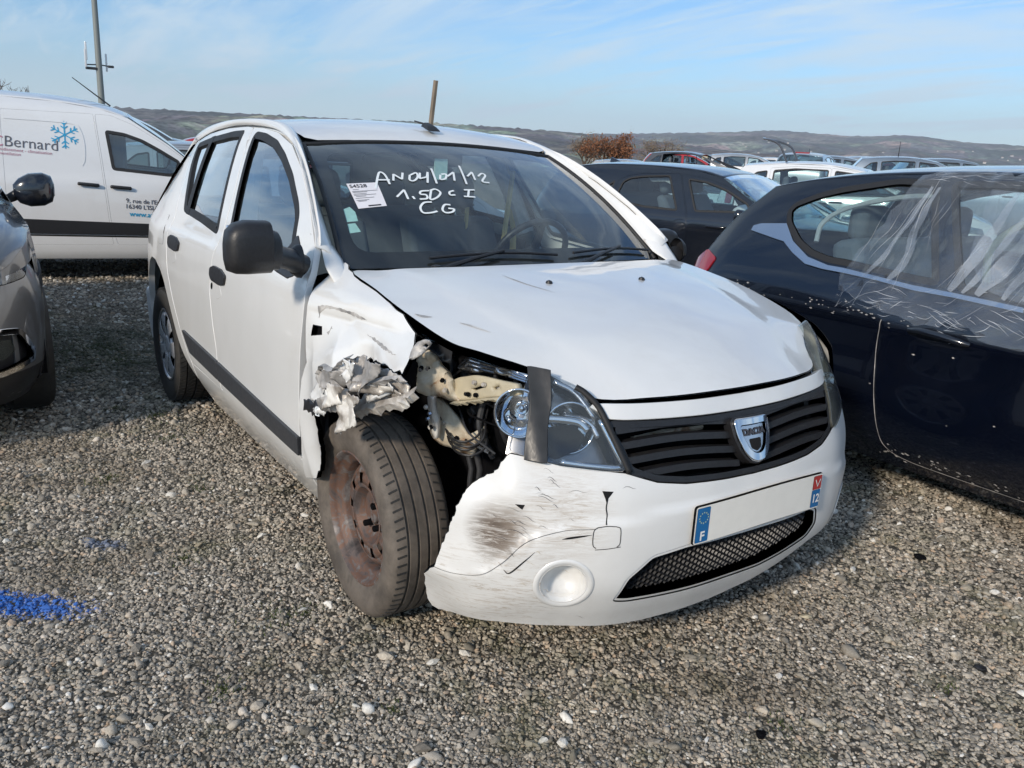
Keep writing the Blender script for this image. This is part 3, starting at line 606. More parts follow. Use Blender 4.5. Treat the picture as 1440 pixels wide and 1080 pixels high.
D.update({'b_win': [(-0.564,1.148),(-0.593,1.207),(-0.57,1.246),(-0.461,1.296),(-0.34,1.333),(-0.076,1.388),(0.106,1.39),(0.312,0.975),(0.203,0.976),(0.031,0.988),(-0.153,0.999),(-0.235,1.0),(-0.343,1.018),(-0.45,1.062)],
'b_chrome': [(-0.766,1.091),(-0.764,1.113),(-0.72,1.127),(-0.56,1.142),(-0.475,1.066),(-0.351,1.005),(-0.226,0.982),(-0.144,0.981),(0.041,0.968),(0.212,0.956),(0.388,0.952),(0.67,0.94),(0.677,0.923),(0.396,0.936),(0.22,0.938),(0.048,0.953),(-0.135,0.962),(-0.244,0.964),(-0.349,0.974),(-0.446,1.015),(-0.527,1.06),(-0.57,1.065)],
'b_handle': [(0.239,0.8),(0.395,0.84),(0.481,0.831),(0.528,0.791),(0.506,0.767),(0.392,0.767),(0.282,0.777)],
'k_w1': [(0.608,1.009),(0.619,1.2),(0.708,1.244),(0.899,1.272),(1.28,1.3),(1.6,0.971),(1.112,0.973)],
'k_w2': [(1.501,1.272),(1.759,1.261),(1.959,1.22),(2.068,1.195),(2.36,1.097),(2.418,1.022),(1.783,0.983)],
})
# ================================================================ white crashed hatchback
def mir(pts): return [(-a, b) for a, b in pts]
def inset(P, d):
    P = np.array(P, float); a2 = P; area = 0.5*np.sum(a2[:, 0]*np.roll(a2[:, 1], -1) - np.roll(a2[:, 0], -1)*a2[:, 1])
    t = np.roll(P, -1, 0) - np.roll(P, 1, 0); t /= np.maximum(np.linalg.norm(t, axis=1), 1e-9)[:, None]
    return P - np.stack([t[:, 1], -t[:, 0]], 1)*(1 if area > 0 else -1)*d
CZ = Tab([(-1.1,.36),(-.942,.362),(-.877,.36),(-.795,.374),(-.74,.42),(-.68,.482),(-.601,.513),(-.518,.522),(-.396,.535),(-.248,.548),(0,.552),(.25,.548),(.4,.535),(.52,.522),(.68,.482),(.8,.40),(1.1,.36)])
def S_bump(u, v):
    p = S_wrap(u, v); q = S_wrap(u, v + 0) ; e = 1e-3
    n = np.cross(S_wrap(u + e, v) - p, np.array([0, 0, 1.0])); n = n/np.maximum(np.linalg.norm(n, axis=-1), 1e-9)[..., None]   # points outwards
    u = np.asarray(u, float); v = np.asarray(v, float)
    o = .009/(1 + np.exp(-(CZ(u) - v)/.004)) - .004
    r = np.sqrt(((u + .72)/.055)**2 + ((v - .515)/.05)**2); o = o - .010*np.exp(-r**2)
    r2 = np.sqrt(((u + .80)/.05)**2 + ((v - .60)/.07)**2); o = o - .010*np.exp(-r2**2)
    o = o + .004*np.sin(23*u + 9*v)*np.clip((-.6 - u)/.2, 0, 1) + .0025*np.sin(41*v - 13*u)*np.clip((-.62 - u)/.2, 0, 1)
    return p + n*o[..., None]
def S_fl(u, v):
    p = S_side(u, v); t = np.clip((p[..., 2] - (ZT(p[..., 0]) - .13)) / .13, 0, 1.3); p = p.copy()
    p[..., 1] = -(p[..., 1] + .115*t**2); return p
def rear_surf(u, v):
    u = np.asarray(u, float); v = np.asarray(v, float)
    x = np.interp(v, [.2, .35, .6, .9, 1.0, 1.2, 1.42], [-3.16, -3.22, -3.235, -3.225, -3.19, -3.09, -2.93]) + .16*u*u
    return np.stack([x, u, v], -1)

def wheel_tyre(parent, side, c, R, w, rim_r, tyre_mat, name='wheel', steel=True, tread='long'):
    """wheel whose outer face points to side*y; returns its Empty-like mesh children under one rim"""
    W = bpy.data.objects.new(name, None); COL.objects.link(W); W.parent = parent; W.location = c; W.empty_display_size = .1
    if side > 0: W.rotation_euler = (0, 0, math.pi)
    # built with outer face at -y
    g = .0075; h = w/2
    prof = [(rim_r*.985, -h*.72), (rim_r*1.02, -h*.84), (rim_r*1.08, -h*.93), (R*.80, -h*1.02), (R*.88, -h*1.03), (R*.935, -h*.99), (R*.972, -h*.90), (R*.988, -h*.78)]
    gr = [-.50, -.17, .17, .50] if tread == 'long' else [-.55, 0, .55]
    y0 = -.70
    for q in gr:
        prof += [(R*.999, h*(q-.05)), (R*.999 - g, h*(q-.038)), (R*.999 - g, h*(q+.038)), (R*.999, h*(q+.05))]
    prof += [(R*.988, h*.78), (R*.972, h*.90), (R*.935, h*.99), (R*.88, h*1.03), (R*.8, h*1.02), (rim_r*1.05, h*.9), (rim_r*.98, h*.7)]
    t = MB().lathe(prof, 96).build('tyre', tyre_mat, W, smooth=True)
    # lateral tread cuts and shoulder blocks as real ribs
    b = MB(); n = 72
    for k in range(n):
        a = 2*math.pi*k/n
        for sg in (-1, 1):
            for q0, q1, da in (((.86, .60, .02),) if tread == 'long' else ((.93, .58, .05), (.50, .06, .06))):
                p = []
                for q, a_ in ((q0, a), (q1, a+da)):
                    rr = R*1.0005 if q < .8 else R*.985
                    p.append((rr*math.cos(a_), sg*h*q, rr*math.sin(a_)))
                wd = .0028 if tread == 'long' else .011; hh = .0 if tread == 'long' else .008
                ta = Vector((-math.sin(a), 0, math.cos(a)))*wd; rn = Vector((math.cos(a), 0, math.sin(a)))*(.0008 + hh*.5)
                v = [Vector(p[0])-ta, Vector(p[0])+ta, Vector(p[1])+ta, Vector(p[1])-ta]; b.add([x+rn for x in v] + [x-rn*3 for x in v], [(0, 1, 2, 3), (0, 4, 5, 1), (1, 5, 6, 2), (2, 6, 7, 3), (3, 7, 4, 0)])
    tr = b.build('tread_block', 'tyre_dark' if tread == 'long' else tyre_mat, t); tr['kind'] = 'stuff'
    if steel:
        r = rim_r; m = MB()
        m.lathe([(r*1.03, -h*.80), (r*1.035, -h*.86), (r*1.01, -h*.88), (r*.985, -h*.84), (r*.965, -h*.70), (r*.945, -h*.60), (r*.86, -h*.50), (r*.84, -h*.42), (r*.83, .02), (r*.84, h*.75), (r*.98, h*.82)], 72)
        m.build('rim', 'rust', W, smooth=True)
        d = MB()   # pressed disc with holes left between spokes
        d.lathe([(r*.835, -h*.12), (r*.76, -h*.30), (r*.70, -h*.40), (r*.66, -h*.42)], 72)
        d.lathe([(r*.50, -h*.47), (r*.44, -h*.44), (r*.40, -h*.30), (r*.36, -h*.14), (r*.22, -h*.10), (r*.20, -h*.16), (r*.17, -h*.18), (r*.165, h*.1)], 72)
        nh = 10
        for k in range(nh):
            a0 = 2*math.pi*(k+.18)/nh; a1 = 2*math.pi*(k+.82)/nh
            d.lathe([(r*.66, -h*.42), (r*.58, -h*.46), (r*.50, -h*.47)], 8, a0=a0, a1=a1)
        dd = d.build('wheel_disc', 'rust', W, smooth=True); s = dd.modifiers.new('thickness', 'SOLIDIFY'); s.thickness = .003
        MB().lathe([(r*.14, -h*.16), (r*.13, -h*.22), (.002, -h*.24)], 24).build('hub_cap', 'rust', W, smooth=True)
        for k in range(4):
            if k == 1: continue
            a = R_(52 + 90*k); x, z = .05*math.cos(a), .05*math.sin(a)
            MB().lathe([(.013, -h*.13), (.012, -h*.16), (.0105, -h*.17), (.0105, -h*.38), (.008, -h*.41), (.001, -h*.415)], 8, c=(x, 0, z)).build('wheel_bolt', 'dark', W, smooth=True)
    else:
        r = rim_r; m = MB(); m.lathe([(r*1.02, -h*.80), (r*1.02, -h*.90), (r*.97, -h*.92), (r*.93, -h*.84), (r*.90, -h*.60), (r*.88, h*.5)], 72).build('rim', 'satin', W, smooth=True)
        c_ = MB(); nh = 7      # plastic wheel trim: dished disc with scooped windows
        c_.lathe([(r*.26, -h*.86), (r*.20, -h*.90), (r*.08, -h*.92), (.001, -h*.92)], 56)
        for k in range(nh):
            a0 = 2*math.pi*(k-.30)/nh; a1 = 2*math.pi*(k+.30)/nh
            c_.lathe([(r*.93, -h*.84), (r*.80, -h*.93), (r*.55, -h*.95), (r*.40, -h*.90), (r*.26, -h*.86)], 10, a0=a0, a1=a1)
            a2 = 2*math.pi*(k+.70)/nh
            c_.lathe([(r*.93, -h*.84), (r*.84, -h*.86), (r*.80, -h*.72)], 8, a0=a1, a1=a2); c_.lathe([(r*.45, -h*.70), (r*.40, -h*.84), (r*.26, -h*.86)], 8, a0=a1, a1=a2)
        q = c_.build('wheel_trim', 'trimsilver', W, smooth=True); s = q.modifiers.new('thickness', 'SOLIDIFY'); s.thickness = .003
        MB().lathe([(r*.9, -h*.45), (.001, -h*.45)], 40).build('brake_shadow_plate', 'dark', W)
    return W
def seat(parent, x, y, mat='seat', s=1.0, stripes=True):
    def slab(pts, w, name, m, bv=.05):
        b = MB(); n = len(pts); v = [(p[0], y-w/2, p[1]) for p in pts] + [(p[0], y+w/2, p[1]) for p in pts]
        b.add(v, [tuple(range(n)), tuple(range(2*n-1, n-1, -1))] + [(i, (i+1) % n, n+(i+1) % n, n+i) for i in range(n)])
        return b.build(name, m, parent, bevel=bv, seg=4)
    back = slab([(x, .50), (x-.13, .48), (x-.34, 1.06), (x-.30, 1.10), (x-.22, 1.08), (x-.02, .62)], .50, 'seat_back', mat)
    slab([(x-.05, .42), (x+.48, .46), (x+.50, .58), (x+.42, .62), (x-.02, .58)], .50, 'seat_cushion', mat)
    b = MB(); n = 12
    hr = slab([(x-.31, 1.14), (x-.22, 1.13), (x-.22, 1.25), (x-.26, 1.31), (x-.34, 1.30), (x-.36, 1.20)], .27, 'headrest', mat, .04)
    for dy in (-.06, .06): b.tube([(x-.30, y+dy, 1.06), (x-.30, y+dy, 1.16)], .006, 8)
    b.build('headrest_post', 'satin', parent)
    if stripes:
        for k in range(3):
            t = .20 - .10*k*.45; f = MB(); xx = x-.30 + .085 + .0*k; z = .99 - .045*k
            f.box((x-.19+.016*k, y, z), (.008, .13, .013)).build('seat_stripe', 'seat_light', back)
def white_hatchback():
    T = thing('crashed_hatchback', 'white five-door hatchback with its right front corner crushed and headlamp exposed', 'car')
    D2 = {k: np.array(v, float) for k, v in D.items()}
    OR = (0, -1, .1); OL = (0, 1, .1); OF = (1, 0, .1)
    # scuttle corner between windscreen pillar, wing and bonnet
    for s in (-1, 1): sheet('scuttle_corner', [[(-.50,s*.775,1.125),(-.43,s*.765,1.088),(-.37,s*.775,1.03),(-.30,s*.765,.975)], [(-.50,s*.735,1.115),(-.42,s*.725,1.068),(-.355,s*.745,1.022),(-.28,s*.745,.98)], [(-.49,s*.70,1.085),(-.42,s*.695,1.045),(-.34,s*.715,1.012),(-.27,s*.722,.985)]], 'white', T, 14, 3, .003)
    # ---- doors, both sides
    gapB = [(-1.322,.40),(-1.347,.566),(-1.385,.652),(-1.433,.786),(-1.431,.905),(-1.407,.999),(-1.388,1.02),(-1.433,1.201),(-1.548,1.404),(-1.60,1.466)]
    dfo = [(-.43,1.085),(-.403,1.02),(-.380,.927),(-.379,.85),(-.387,.651),(-.394,.385),(-.42,.372),(-1.30,.382)] + gapB + [(-1.458,1.464),(-1.238,1.446),(-1.013,1.403),(-.797,1.317),(-.616,1.217),(-.47,1.112)]
    dro = [(x-.012, z) for x, z in gapB][::-1] + [(-1.335,.385),(-1.80,.392),(-1.86,.42),(-1.98,.52),(-2.10,.645),(-2.205,.77),(-2.262,.92),(-2.235,1.03),(-2.36,1.20),(-2.49,1.31),(-2.55,1.392),(-2.30,1.435),(-2.0,1.461),(-1.7,1.470)]
    fw = fil(D2['frontwin'], .03); rw = fil(D2['rearwin'], .03)
    for s, S, O in ((-1, S_side, OR), (1, S_sideL, OL)):
        fd = panel('front_door', fil(dfo, .012), S, 'white', T, .04, [fw], out=O, depth=.02)
        rd = panel('rear_door', fil(dro, .015), S, 'white', T, .04, [rw], out=O, depth=.02)
        for d, win in ((fd, fw), (rd, rw)):
            i2 = inset(win, .024); panel('window_seal', inset(win, -.004), S, 'rubber', d, .04, [i2], out=O, depth=.012, off=.001)
            panel('window', inset(win, .02), S, 'glass', d, .06, out=O, depth=.001, off=-.010)
        bar = [(-2.30,1.405),(-2.335,1.402),(-2.03,1.062),(-1.985,1.055)]
        bar = fil([(-2.150+.0,1.425),(-2.21,1.418),(-2.06,1.062),(-2.00,1.060)], .005)
        panel('window_divider', bar, S, 'rubber', rd, .05, out=O, depth=.01, off=.002)
        # rubbing strips, handles
        panel('rubbing_strip', fil([(-.388,.462),(-.388,.400),(-1.318,.430),(-1.322,.506)], .006), S, 'trim', fd, .05, out=O, depth=.012, off=.012)
        panel('rubbing_strip', fil([(-1.332,.506),(-1.330,.430),(-1.78,.447),(-1.90,.530)], .008), S, 'trim', rd, .05, out=O, depth=.012, off=.012)
        for dd, x0 in ((fd, -1.43), (rd, -2.205)):
            z0 = .872 if dd is fd else .918
            cup = fil([(x0,z0+.016),(x0+.05,z0+.030),(x0+.15,z0+.028),(x0+.215,z0+.010),(x0+.205,z0-.024),(x0+.14,z0-.034),(x0+.03,z0-.030),(x0,z0-.012)], .01)
            h_ = panel('door_handle', cup, S, 'plastic', dd, .03, out=O, depth=.02, off=.010)
            panel('handle_recess', fil([(x0+.02,z0-.028),(x0+.13,z0-.036),(x0+.17,z0-.075),(x0+.10,z0-.10),(x0+.04,z0-.085)], .02), S, 'white', dd, .03, out=O, depth=.004, off=.0008, lip=.001)
        kx, kz = -1.408, .816; a = np.linspace(0, 2*math.pi, 17)[:-1]
        panel('door_lock', np.stack([kx + .013*np.cos(a), kz + .013*np.sin(a)], 1), S, 'dark', fd, .02, out=O, depth=.003, off=.002)
        # sill
        panel('sill', fil([(-.345,.378),(-.345,.16),(-1.84,.16),(-1.80,.385)], .02), S, 'white', T, .05, out=O, depth=.02)
        # rear quarter
        q = [(-2.272,.90),(-2.22,.765),(-2.125,.650),(-2.0,.528),(-1.872,.42),(-1.82,.395),(-1.82,.30),(-1.90,.36),(-2.043,.460),(-2.14,.56),(-2.228,.644),(-2.30,.71),(-2.379,.755),(-2.50,.79),(-2.62,.79),(-2.75,.75),(-2.88,.65),(-2.96,.5),(-2.98,.33),(-3.18,.33),(-3.21,.6),(-3.20,.95),(-3.12,1.12),(-3.0,1.30),(-2.90,1.375),(-2.565,1.400),(-2.50,1.31),(-2.372,1.20),(-2.247,1.03)]
        qp = panel('rear_wing', fil(q, .02), S, 'white', T, .045, out=O, depth=.03)
        if s < 0:
            panel('fuel_flap', fil([(-2.36,1.03),(-2.44,1.02),(-2.43,.88),(-2.33,.885)], .012), S, 'white', qp, .03, out=O, depth=.002, off=.0012, lip=.001)
        panel('tail_lamp', fil([(-2.99,1.215),(-3.06,1.20),(-3.17,.98),(-3.17,.90),(-3.05,.93)], .02), S, 'redlens', T, .04, out=O, depth=.01, off=.006)
        # roof rail and windscreen pillar
        A = [S(x, z) for x, z in [(-.43,1.092),(-.46,1.122),(-.616,1.225),(-.797,1.325),(-1.013,1.411),(-1.238,1.454),(-1.458,1.472),(-1.751,1.478),(-2.0,1.470),(-2.3,1.443),(-2.6,1.402),(-2.90,1.377),(-3.0,1.30),(-3.12,1.12),(-3.20,.95)]]
        C = [(-.415,s*.715,1.045),(-.47,s*.704,1.070),(-.62,s*.677,1.152),(-.80,s*.640,1.252),(-1.03,s*.592,1.392),(-1.16,s*.576,1.452),(-1.30,s*.572,1.484),(-1.6,s*.574,1.4955),(-2.0,s*.572,1.492),(-2.4,s*.556,1.4695),(-2.7,s*.54,1.432),(-2.93,s*.52,1.385),(-3.02,s*.57,1.26),(-3.11,s*.63,1.08),(-3.17,s*.66,.92)]
        A = cr(A, 5); C = cr(C, 5); Bm = (A + C)/2 + np.array([.004, s*.012, .014]); B1 = A*.75 + C*.25 + np.array([.001, s*.010, .006]); B2 = A*.25 + C*.75 + np.array([.006, s*.006, .012])
        sh = sheet('roof_rail', [A, B1, Bm, B2, C], 'white', T, 60, 4, .003)
        sheet('roof_rail_flange', [A + np.array([0, -s*.010, -.04]), A + np.array([0, -s*.018, .012])], 'white', T, 60, 2, .002)
        # rear upper corner between quarter, rail and tailgate
    # ---- roof
    ro = [(-1.075,-.574),(-1.052,-.40),(-1.042,-.2),(-1.038,0),(-1.042,.2),(-1.052,.40),(-1.075,.574),(-1.30,.565),(-1.6,.567),(-2.0,.565),(-2.4,.549),(-2.7,.533),(-2.95,.51),(-3.0,.3),(-3.02,0),(-3.0,-.3),(-2.95,-.51),(-2.7,-.533),(-2.4,-.549),(-2.0,-.565),(-1.6,-.567),(-1.30,-.565)]
    rf = panel('roof', cr(ro, 3, True), S_roof, 'white', T, .05, out=(0, 0, 1), depth=.01)
    lin = panel('headlining', inset(cr(ro, 3, True), .03), S_roof, 'seat_light', T, .1, out=(0, 0, -1), depth=.004, off=.035)
    an = thing_part = MB(); ax = S_roof(-1.16, .02)
    an.add([(-1.11,-.012,1.487),(-1.11,.052,1.487),(-1.20,.045,1.508),(-1.20,-.005,1.508),(-1.135,0,1.508),(-1.135,.04,1.508),(-1.19,.032,1.526),(-1.19,.008,1.526)], [(0,1,2,3),(4,7,6,5),(0,4,5,1),(1,5,6,2),(2,6,7,3),(3,7,4,0)])
    ab = an.build('aerial_base', 'plastic', T, bevel=.005)
    MB().tube([(-1.165,.02,1.512),(-1.24,-.012,1.529)], [.006, .003], 8).build('aerial_stub', 'plastic', ab)
    # ---- rear end
    half = [(.74,.34),(.755,.6),(.745,.9),(.70,1.05),(.62,1.22),(.53,1.385)]
    ro_ = [(-a, b) for a, b in half] + [(a, b) for a, b in half[::-1]]
    rwin = fil([(-.50,1.08),(.50,1.08),(.44,1.33),(-.44,1.33)], .04)
    tg = panel('tailgate', fil(ro_, .03), rear_surf, 'white', T, .06, [rwin], out=(-1, 0, 0), depth=.03)
    panel('rear_window', inset(rwin, -.01), rear_surf, 'glass', tg, .1, out=(-1, 0, 0), depth=.002, off=-.006)
    panel('rear_bumper', fil([(-.76,.24),(.76,.24),(.77,.54),(-.77,.54)], .03), rear_surf, 'white', T, .06, out=(-1, 0, 0), depth=.04, off=.05)
    # ---- windscreen
    ws = fil([(-1,0),(1,0),(1,1),(-1,1)], .05); ws_in = fil([(-.915,.10),(.915,.10),(.895,.90),(-.895,.90)], .12)
    def SS(u, v): return S_shield(u, v)
    w = panel('windscreen', ws, SS, 'shield', T, .06, out=(1, 0, 1), depth=.004)
    panel('windscreen_border', inset(ws, .005), SS, 'line', w, .06, [ws_in], out=(1, 0, 1), depth=.001, off=-.007)
    for a_, c_ in (((-1.0,0),(-1.0,1)), ((1.0,0),(1.0,1)), ((-1.0,1.0),(1.0,1.0))):
        n = 30; pts = [(a_[0] + (c_[0]-a_[0])*i/n, a_[1] + (c_[1]-a_[1])*i/n) for i in range(n+1)]; b = MB(); b.tube([tuple(SS(*p)) for p in pts], .008, 8); b.build('windscreen_seal', 'rubber', w, smooth=True)
    # writing on the glass
    for k, v in D.items():
        if not k.startswith('w_') or k in ('w_paper', 'w_green1', 'w_green2'): continue
        P = np.array(v); P = cr(P, 6) if len(P) > 2 and k not in ('w_A','w_N','w_L1','w_I','w_4','w_1','w_1b') else densify(P, .02)[:int(1e9)] if False else cr(P, 6) if len(P) > 2 else np.array([P[0] + (P[1]-P[0])*t for t in np.linspace(0, 1, 6)])
        if k in ('w_N','w_L1','w_1','w_1b','w_4'): P = np.vstack([np.array([v[i]]) + (np.array(v[i+1]) - v[i])*t for i in range(len(v)-1) for t in np.linspace(0, 1, 5)[:, None]][:])
        vv, ff = strip_on(SS, P, .0085, .0035, out=(1, 0, 1)); add_obj('marker_stroke', vv, ff, 'marker', w, smooth=False)
    def sticker(nm, key, mat, off): return panel(nm, [tuple(p) for p in D[key]], SS, mat, w, .1, out=(1, 0, 1), depth=.0004, off=off, lip=.0002)
    st = sticker('paper_sheet', 'w_paper', 'paper', .002); sticker('green_sticker', 'w_green1', 'greenpaper', -.012); sticker('green_sticker', 'w_green2', 'greenpaper', -.012)
    P4 = [np.array(p) for p in D['w_paper']]
    def onpaper(a, b): return P4[0]*(1-a)*(1-b) + P4[1]*a*(1-b) + P4[2]*a*b + P4[3]*(1-a)*b
    def paper_text(s, a0, a1, b0, b1):
        v, f = text_mesh(s, 1.0, 0, 'LEFT', .012); v = np.array(v); lo, hi = v[:, :2].min(0), v[:, :2].max(0); q = (v[:, :2]-lo)/(hi-lo)
        uv = np.array([onpaper(a0 + (a1-a0)*x, b1 + (b0-b1)*y) for x, y in q]); p = SS(uv[:, 0], uv[:, 1]); n = np.array([.55, 0, .83])
        add_obj('paper_print', p + n*.0034, f, 'ink', st, smooth=False)
    paper_text('54528', .05, .62, .06, .20)
    pr = MB()
    for b_, a0, a1 in ((.27,.1,.3),(.34,.05,.9),(.38,.05,.55),(.45,.05,.5),(.50,.05,.8),(.55,.1,.45),(.62,.05,.7),(.70,.05,.5),(.74,.1,.4),(.92,.38,.82)):
        uv = np.array([onpaper(a, bb) for a, bb in ((a0, b_), (a1, b_), (a1, b_+(.045 if b_ > .9 else .012)), (a0, b_+(.045 if b_ > .9 else .012)))]); p = SS(uv[:, 0], uv[:, 1]) + np.array([.55, 0, .83])*.0034; pr.add(p, [(0, 1, 2, 3)])
    pr.build('paper_print', 'ink', st)
    # cowl and wipers
    cow = [[(-.30,-.72,.985),(-.20,-.5,.995),(-.15,-.25,1.0),(-.13,0,1.0),(-.15,.25,1.0),(-.20,.5,.995),(-.30,.72,.985)], [(-.42,-.71,1.00),(-.35,-.5,1.004),(-.31,-.25,1.01),(-.295,0,1.012),(-.31,.25,1.01),(-.35,.5,1.004),(-.42,.71,1.00)]]
    sheet('cowl', [cr(c, 6) for c in cow], 'plastic', T, 40, 3, .01)
    for y0, ya, yb, va in ((.12, .18, .66, .06), (-.42, -.38, .10, .05)):
        p0 = Vector((-.235 if abs(y0) < .3 else -.28, y0, 1.012)); pts = [tuple(SS(u_/.70, va - .02 + .02*math.sin(math.pi*(u_-ya)/(yb-ya)))+np.array([.010, 0, .014])) for u_ in np.linspace(ya, yb, 12)]
        wp = MB(); wp.tube(pts, .0055, 6); wo = wp.build('wiper', 'plastic', T, smooth=True)
        mid = pts[6]; MB().tube([tuple(p0), (p0.x-.005, p0.y+.06, p0.z+.022), ((mid[0]+p0.x)/2, (mid[1]+p0.y)/2+.02, (mid[2]+p0.z)/2+.016), (mid[0]+.004, mid[1], mid[2]+.008)], [.012, .010, .007, .006], 8).build('wiper_arm', 'plastic', wo, smooth=True)
        MB().lathe([(.001, .03), (.016, .026), (.018, 0), (.02, -.03)], 16, 'z', c=tuple(p0)).build('wiper_pivot', 'plastic', wo, smooth=True)
    # ---- bonnet
    hs = [(-.31,-.706),(-.10,-.722),(.052,-.726),(.204,-.712),(.306,-.690),(.367,-.655),(.43,-.612),(.518,-.515),(.605,-.452),(.660,-.331),(.690,-.20),(.703,-.06)]
    ho = hs + [(a, -b) for a, b in hs[::-1]] + [(-.27,.60),(-.225,.40),(-.205,.2),(-.20,0),(-.205,-.2),(-.225,-.40),(-.27,-.60)]
    ho = cr(ho, 4, True)
    def S_hd(u, v):
        p = S_hood(u, v); a = np.abs(np.asarray(v, float)); e = np.interp(u, [-.3, 0, .3, .5, .7], [.60, .55, .48, .40, .33])
        p = p.copy(); p[..., 2] += .006*(np.tanh((e-a)/.03)+1)/2 - .003 + .0015*np.sin(7*np.asarray(u)+5*np.asarray(v)); return p
    hd = panel('bonnet', ho, S_hd, 'white', T, .035, out=(0, 0, 1), depth=.022)
    panel('bonnet_inner', inset(ho, .02), S_hd, 'dark', hd, .07, out=(0, 0, -1), depth=.01, off=.022)
    for p in D['washer']:
        c = S_hd(*p); MB().lathe([(.001, .010), (.009, .007), (.012, 0), (.012, -.004)], 14, 'z', c=tuple(c)).build('washer_jet', 'plastic', hd, smooth=True)
    for k, wd in (('hscr1', .006), ('hscr2', .010), ('hscr3', .013)):
        v, f = strip_on(S_hd, cr(D[k], 8), wd, .0012, taper=True); add_obj('scratch_or_shade_line', v, f, 'torn2', hd)
    # ---- nose: white lip, grille, badge
    lip = [(-.522,.808),(-.36,.806),(-.2,.803),(0,.801),(.2,.803),(.36,.806),(.522,.808),(.500,.790),(.47,.776),(.30,.770),(.1,.766),(0,.765),(-.1,.766),(-.30,.770),(-.47,.776),(-.500,.790)]
    panel('nose_trim', cr(lip, 3, True), S_wrap, 'white', T, .03, out=OF, depth=.02)
    panel('nose_gap', fil([(-.47,.798),(.47,.798),(.45,.825),(-.45,.825)], .01), S_wrap, 'line', T, .06, out=OF, depth=.01, off=-.025)
    gl = [(-.473,.770),(-.305,.764),(-.128,.760),(0,.759),(.128,.760),(.305,.764),(.473,.770),(.450,.71),(.42,.650),(.34,.622),(.25,.609),(.10,.602),(0,.600),(-.10,.602),(-.25,.609),(-.34,.622),(-.42,.650),(-.450,.71)]
    gi = inset(gl, .014)
    G = panel('grille', fil(gl, .01), S_wrap, 'plastic', T, .03, [fil(gi, .01)], out=OF, depth=.05, off=-.004)
    panel('grille_backing', gl, S_wrap, 'dark', G, .05, out=OF, depth=.005, off=-.075)
    for s in (-1, 1):
        for k in range(4):
            n = 22; U = np.linspace(.05, .455 - .012*k, n)*s
            zz = .735 - .036*k + .012*np.sin(np.linspace(0, math.pi, n)) + .008*np.linspace(0, 1, n) - .006*k*np.linspace(0, 1, n)*0
            vv = []
            for (dn, dz) in ((0, .011), (-.002, -.006), (-.035, -.012), (-.035, .006)):
                p = S_wrap(U, zz + dz); t_ = S_wrap(U+1e-3, zz) - S_wrap(U, zz); nn = np.cross(t_, [0, 0, 1.0]); nn /= np.linalg.norm(nn, axis=1)[:, None]
                vv.append(p + nn*dn - nn*.004)
            V = np.vstack(vv); F = [(a*n+i, a*n+i+1, ((a+1) % 4)*n+i+1, ((a+1) % 4)*n+i) for a in range(4) for i in range(n-1)] + [(0, n, 2*n, 3*n), (n-1, 4*n-1, 3*n-1, 2*n-1)]
            o = add_obj('slat', V, F, 'plastic', G, smooth=False)
    # warm bits of radiator hardware seen between the slats
    MB().tube([(.66,-.34,.700),(.665,-.18,.708),(.668,-.10,.712)], .013, 8).build('coolant_pipe', 'cream2', G, smooth=True)
    MB().tube([(.67,-.26,.660),(.675,-.12,.668)], .010, 8).build('coolant_pipe', 'cream2', G, smooth=True)
    # badge
    bo = [(-.064,.742),(.064,.742),(.060,.700),(.046,.662),(.026,.640),(0,.634),(-.026,.640),(-.046,.662),(-.060,.700)]
    bi = [(-.050,.728),(.050,.728),(.046,.700),(.034,.672),(.018,.656),(0,.652),(-.018,.656),(-.034,.672),(-.046,.700)]
    def S_bd(u, v): p = S_wrap(u*1.0, .69 + 0*np.asarray(v)); p = p.copy(); p[..., 2] = v; p[..., 0] += -.42*(np.asarray(v)-.69) + .012 - 1.2*np.asarray(u)**2; return p
    bc = fil(bo, .012); bdg = panel('badge', bc, S_bd, 'chrome', G, .012, [fil(bi, .008)], out=OF, depth=.02, off=.014, lip=.004)
    panel('badge_backing', inset(bc, -.006), S_bd, 'plastic', bdg, .02, out=OF, depth=.03, off=.004)
    panel('badge_face', fil(inset(bi, -.004), .008), S_bd, 'satin', bdg, .012, out=OF, depth=.003, off=.008)
    panel('badge_slot', fil([(-.022,.690),(.022,.690),(.018,.668),(0,.660),(-.018,.668)], .004), S_bd, 'line', bdg, .012, out=OF, depth=.002, off=.0095)
    v, f = text_mesh('DACIA', .029, 0, 'CENTER', .0016); v = np.array(v); p = S_bd(v[:, 0]*.98, .711 + v[:, 1]*.8) + np.array([.0115, 0, .001]); add_obj('badge_lettering', p, f, 'ink', bdg, smooth=False)
    # ---- bumper
    be = np.array(D['bumpedge']); be = cr(be, 4); be = be + np.stack([rng.normal(0, .0022, len(be)), rng.normal(0, .0015, len(be))], 1)
    bo_ = [tuple(p) for p in be] + [(-.85,.188),(-.765,.193),(-.55,.190),(-.308,.180),(-.045,.192),(.10,.218),(.216,.258),(.34,.305),(.5,.32),(.7,.31),(.98,.30),(1.0,.45),(.98,.62),(.92,.70),(.78,.688),(.66,.664),(.55,.655),(.435,.646),(.34,.616),(.25,.603),(.10,.596),(0,.594),(-.10,.596),(-.25,.603),(-.34,.616),(-.435,.646),(-.514,.655),(-.607,.663),(-.701,.681)]
    lowg = fil([(-.445,.288),(-.419,.365),(-.35,.425),(-.236,.440),(.28,.442),(.318,.425),(.335,.37),(.30,.330),(.085,.284),(-.228,.278),(-.40,.280)], .015)
    aa = np.linspace(0, 2*math.pi, 41)[:-1]
    fogc = lambda s, r: np.stack([s*.585 + r*np.cos(aa), .350 + r*.98*np.sin(aa)], 1)
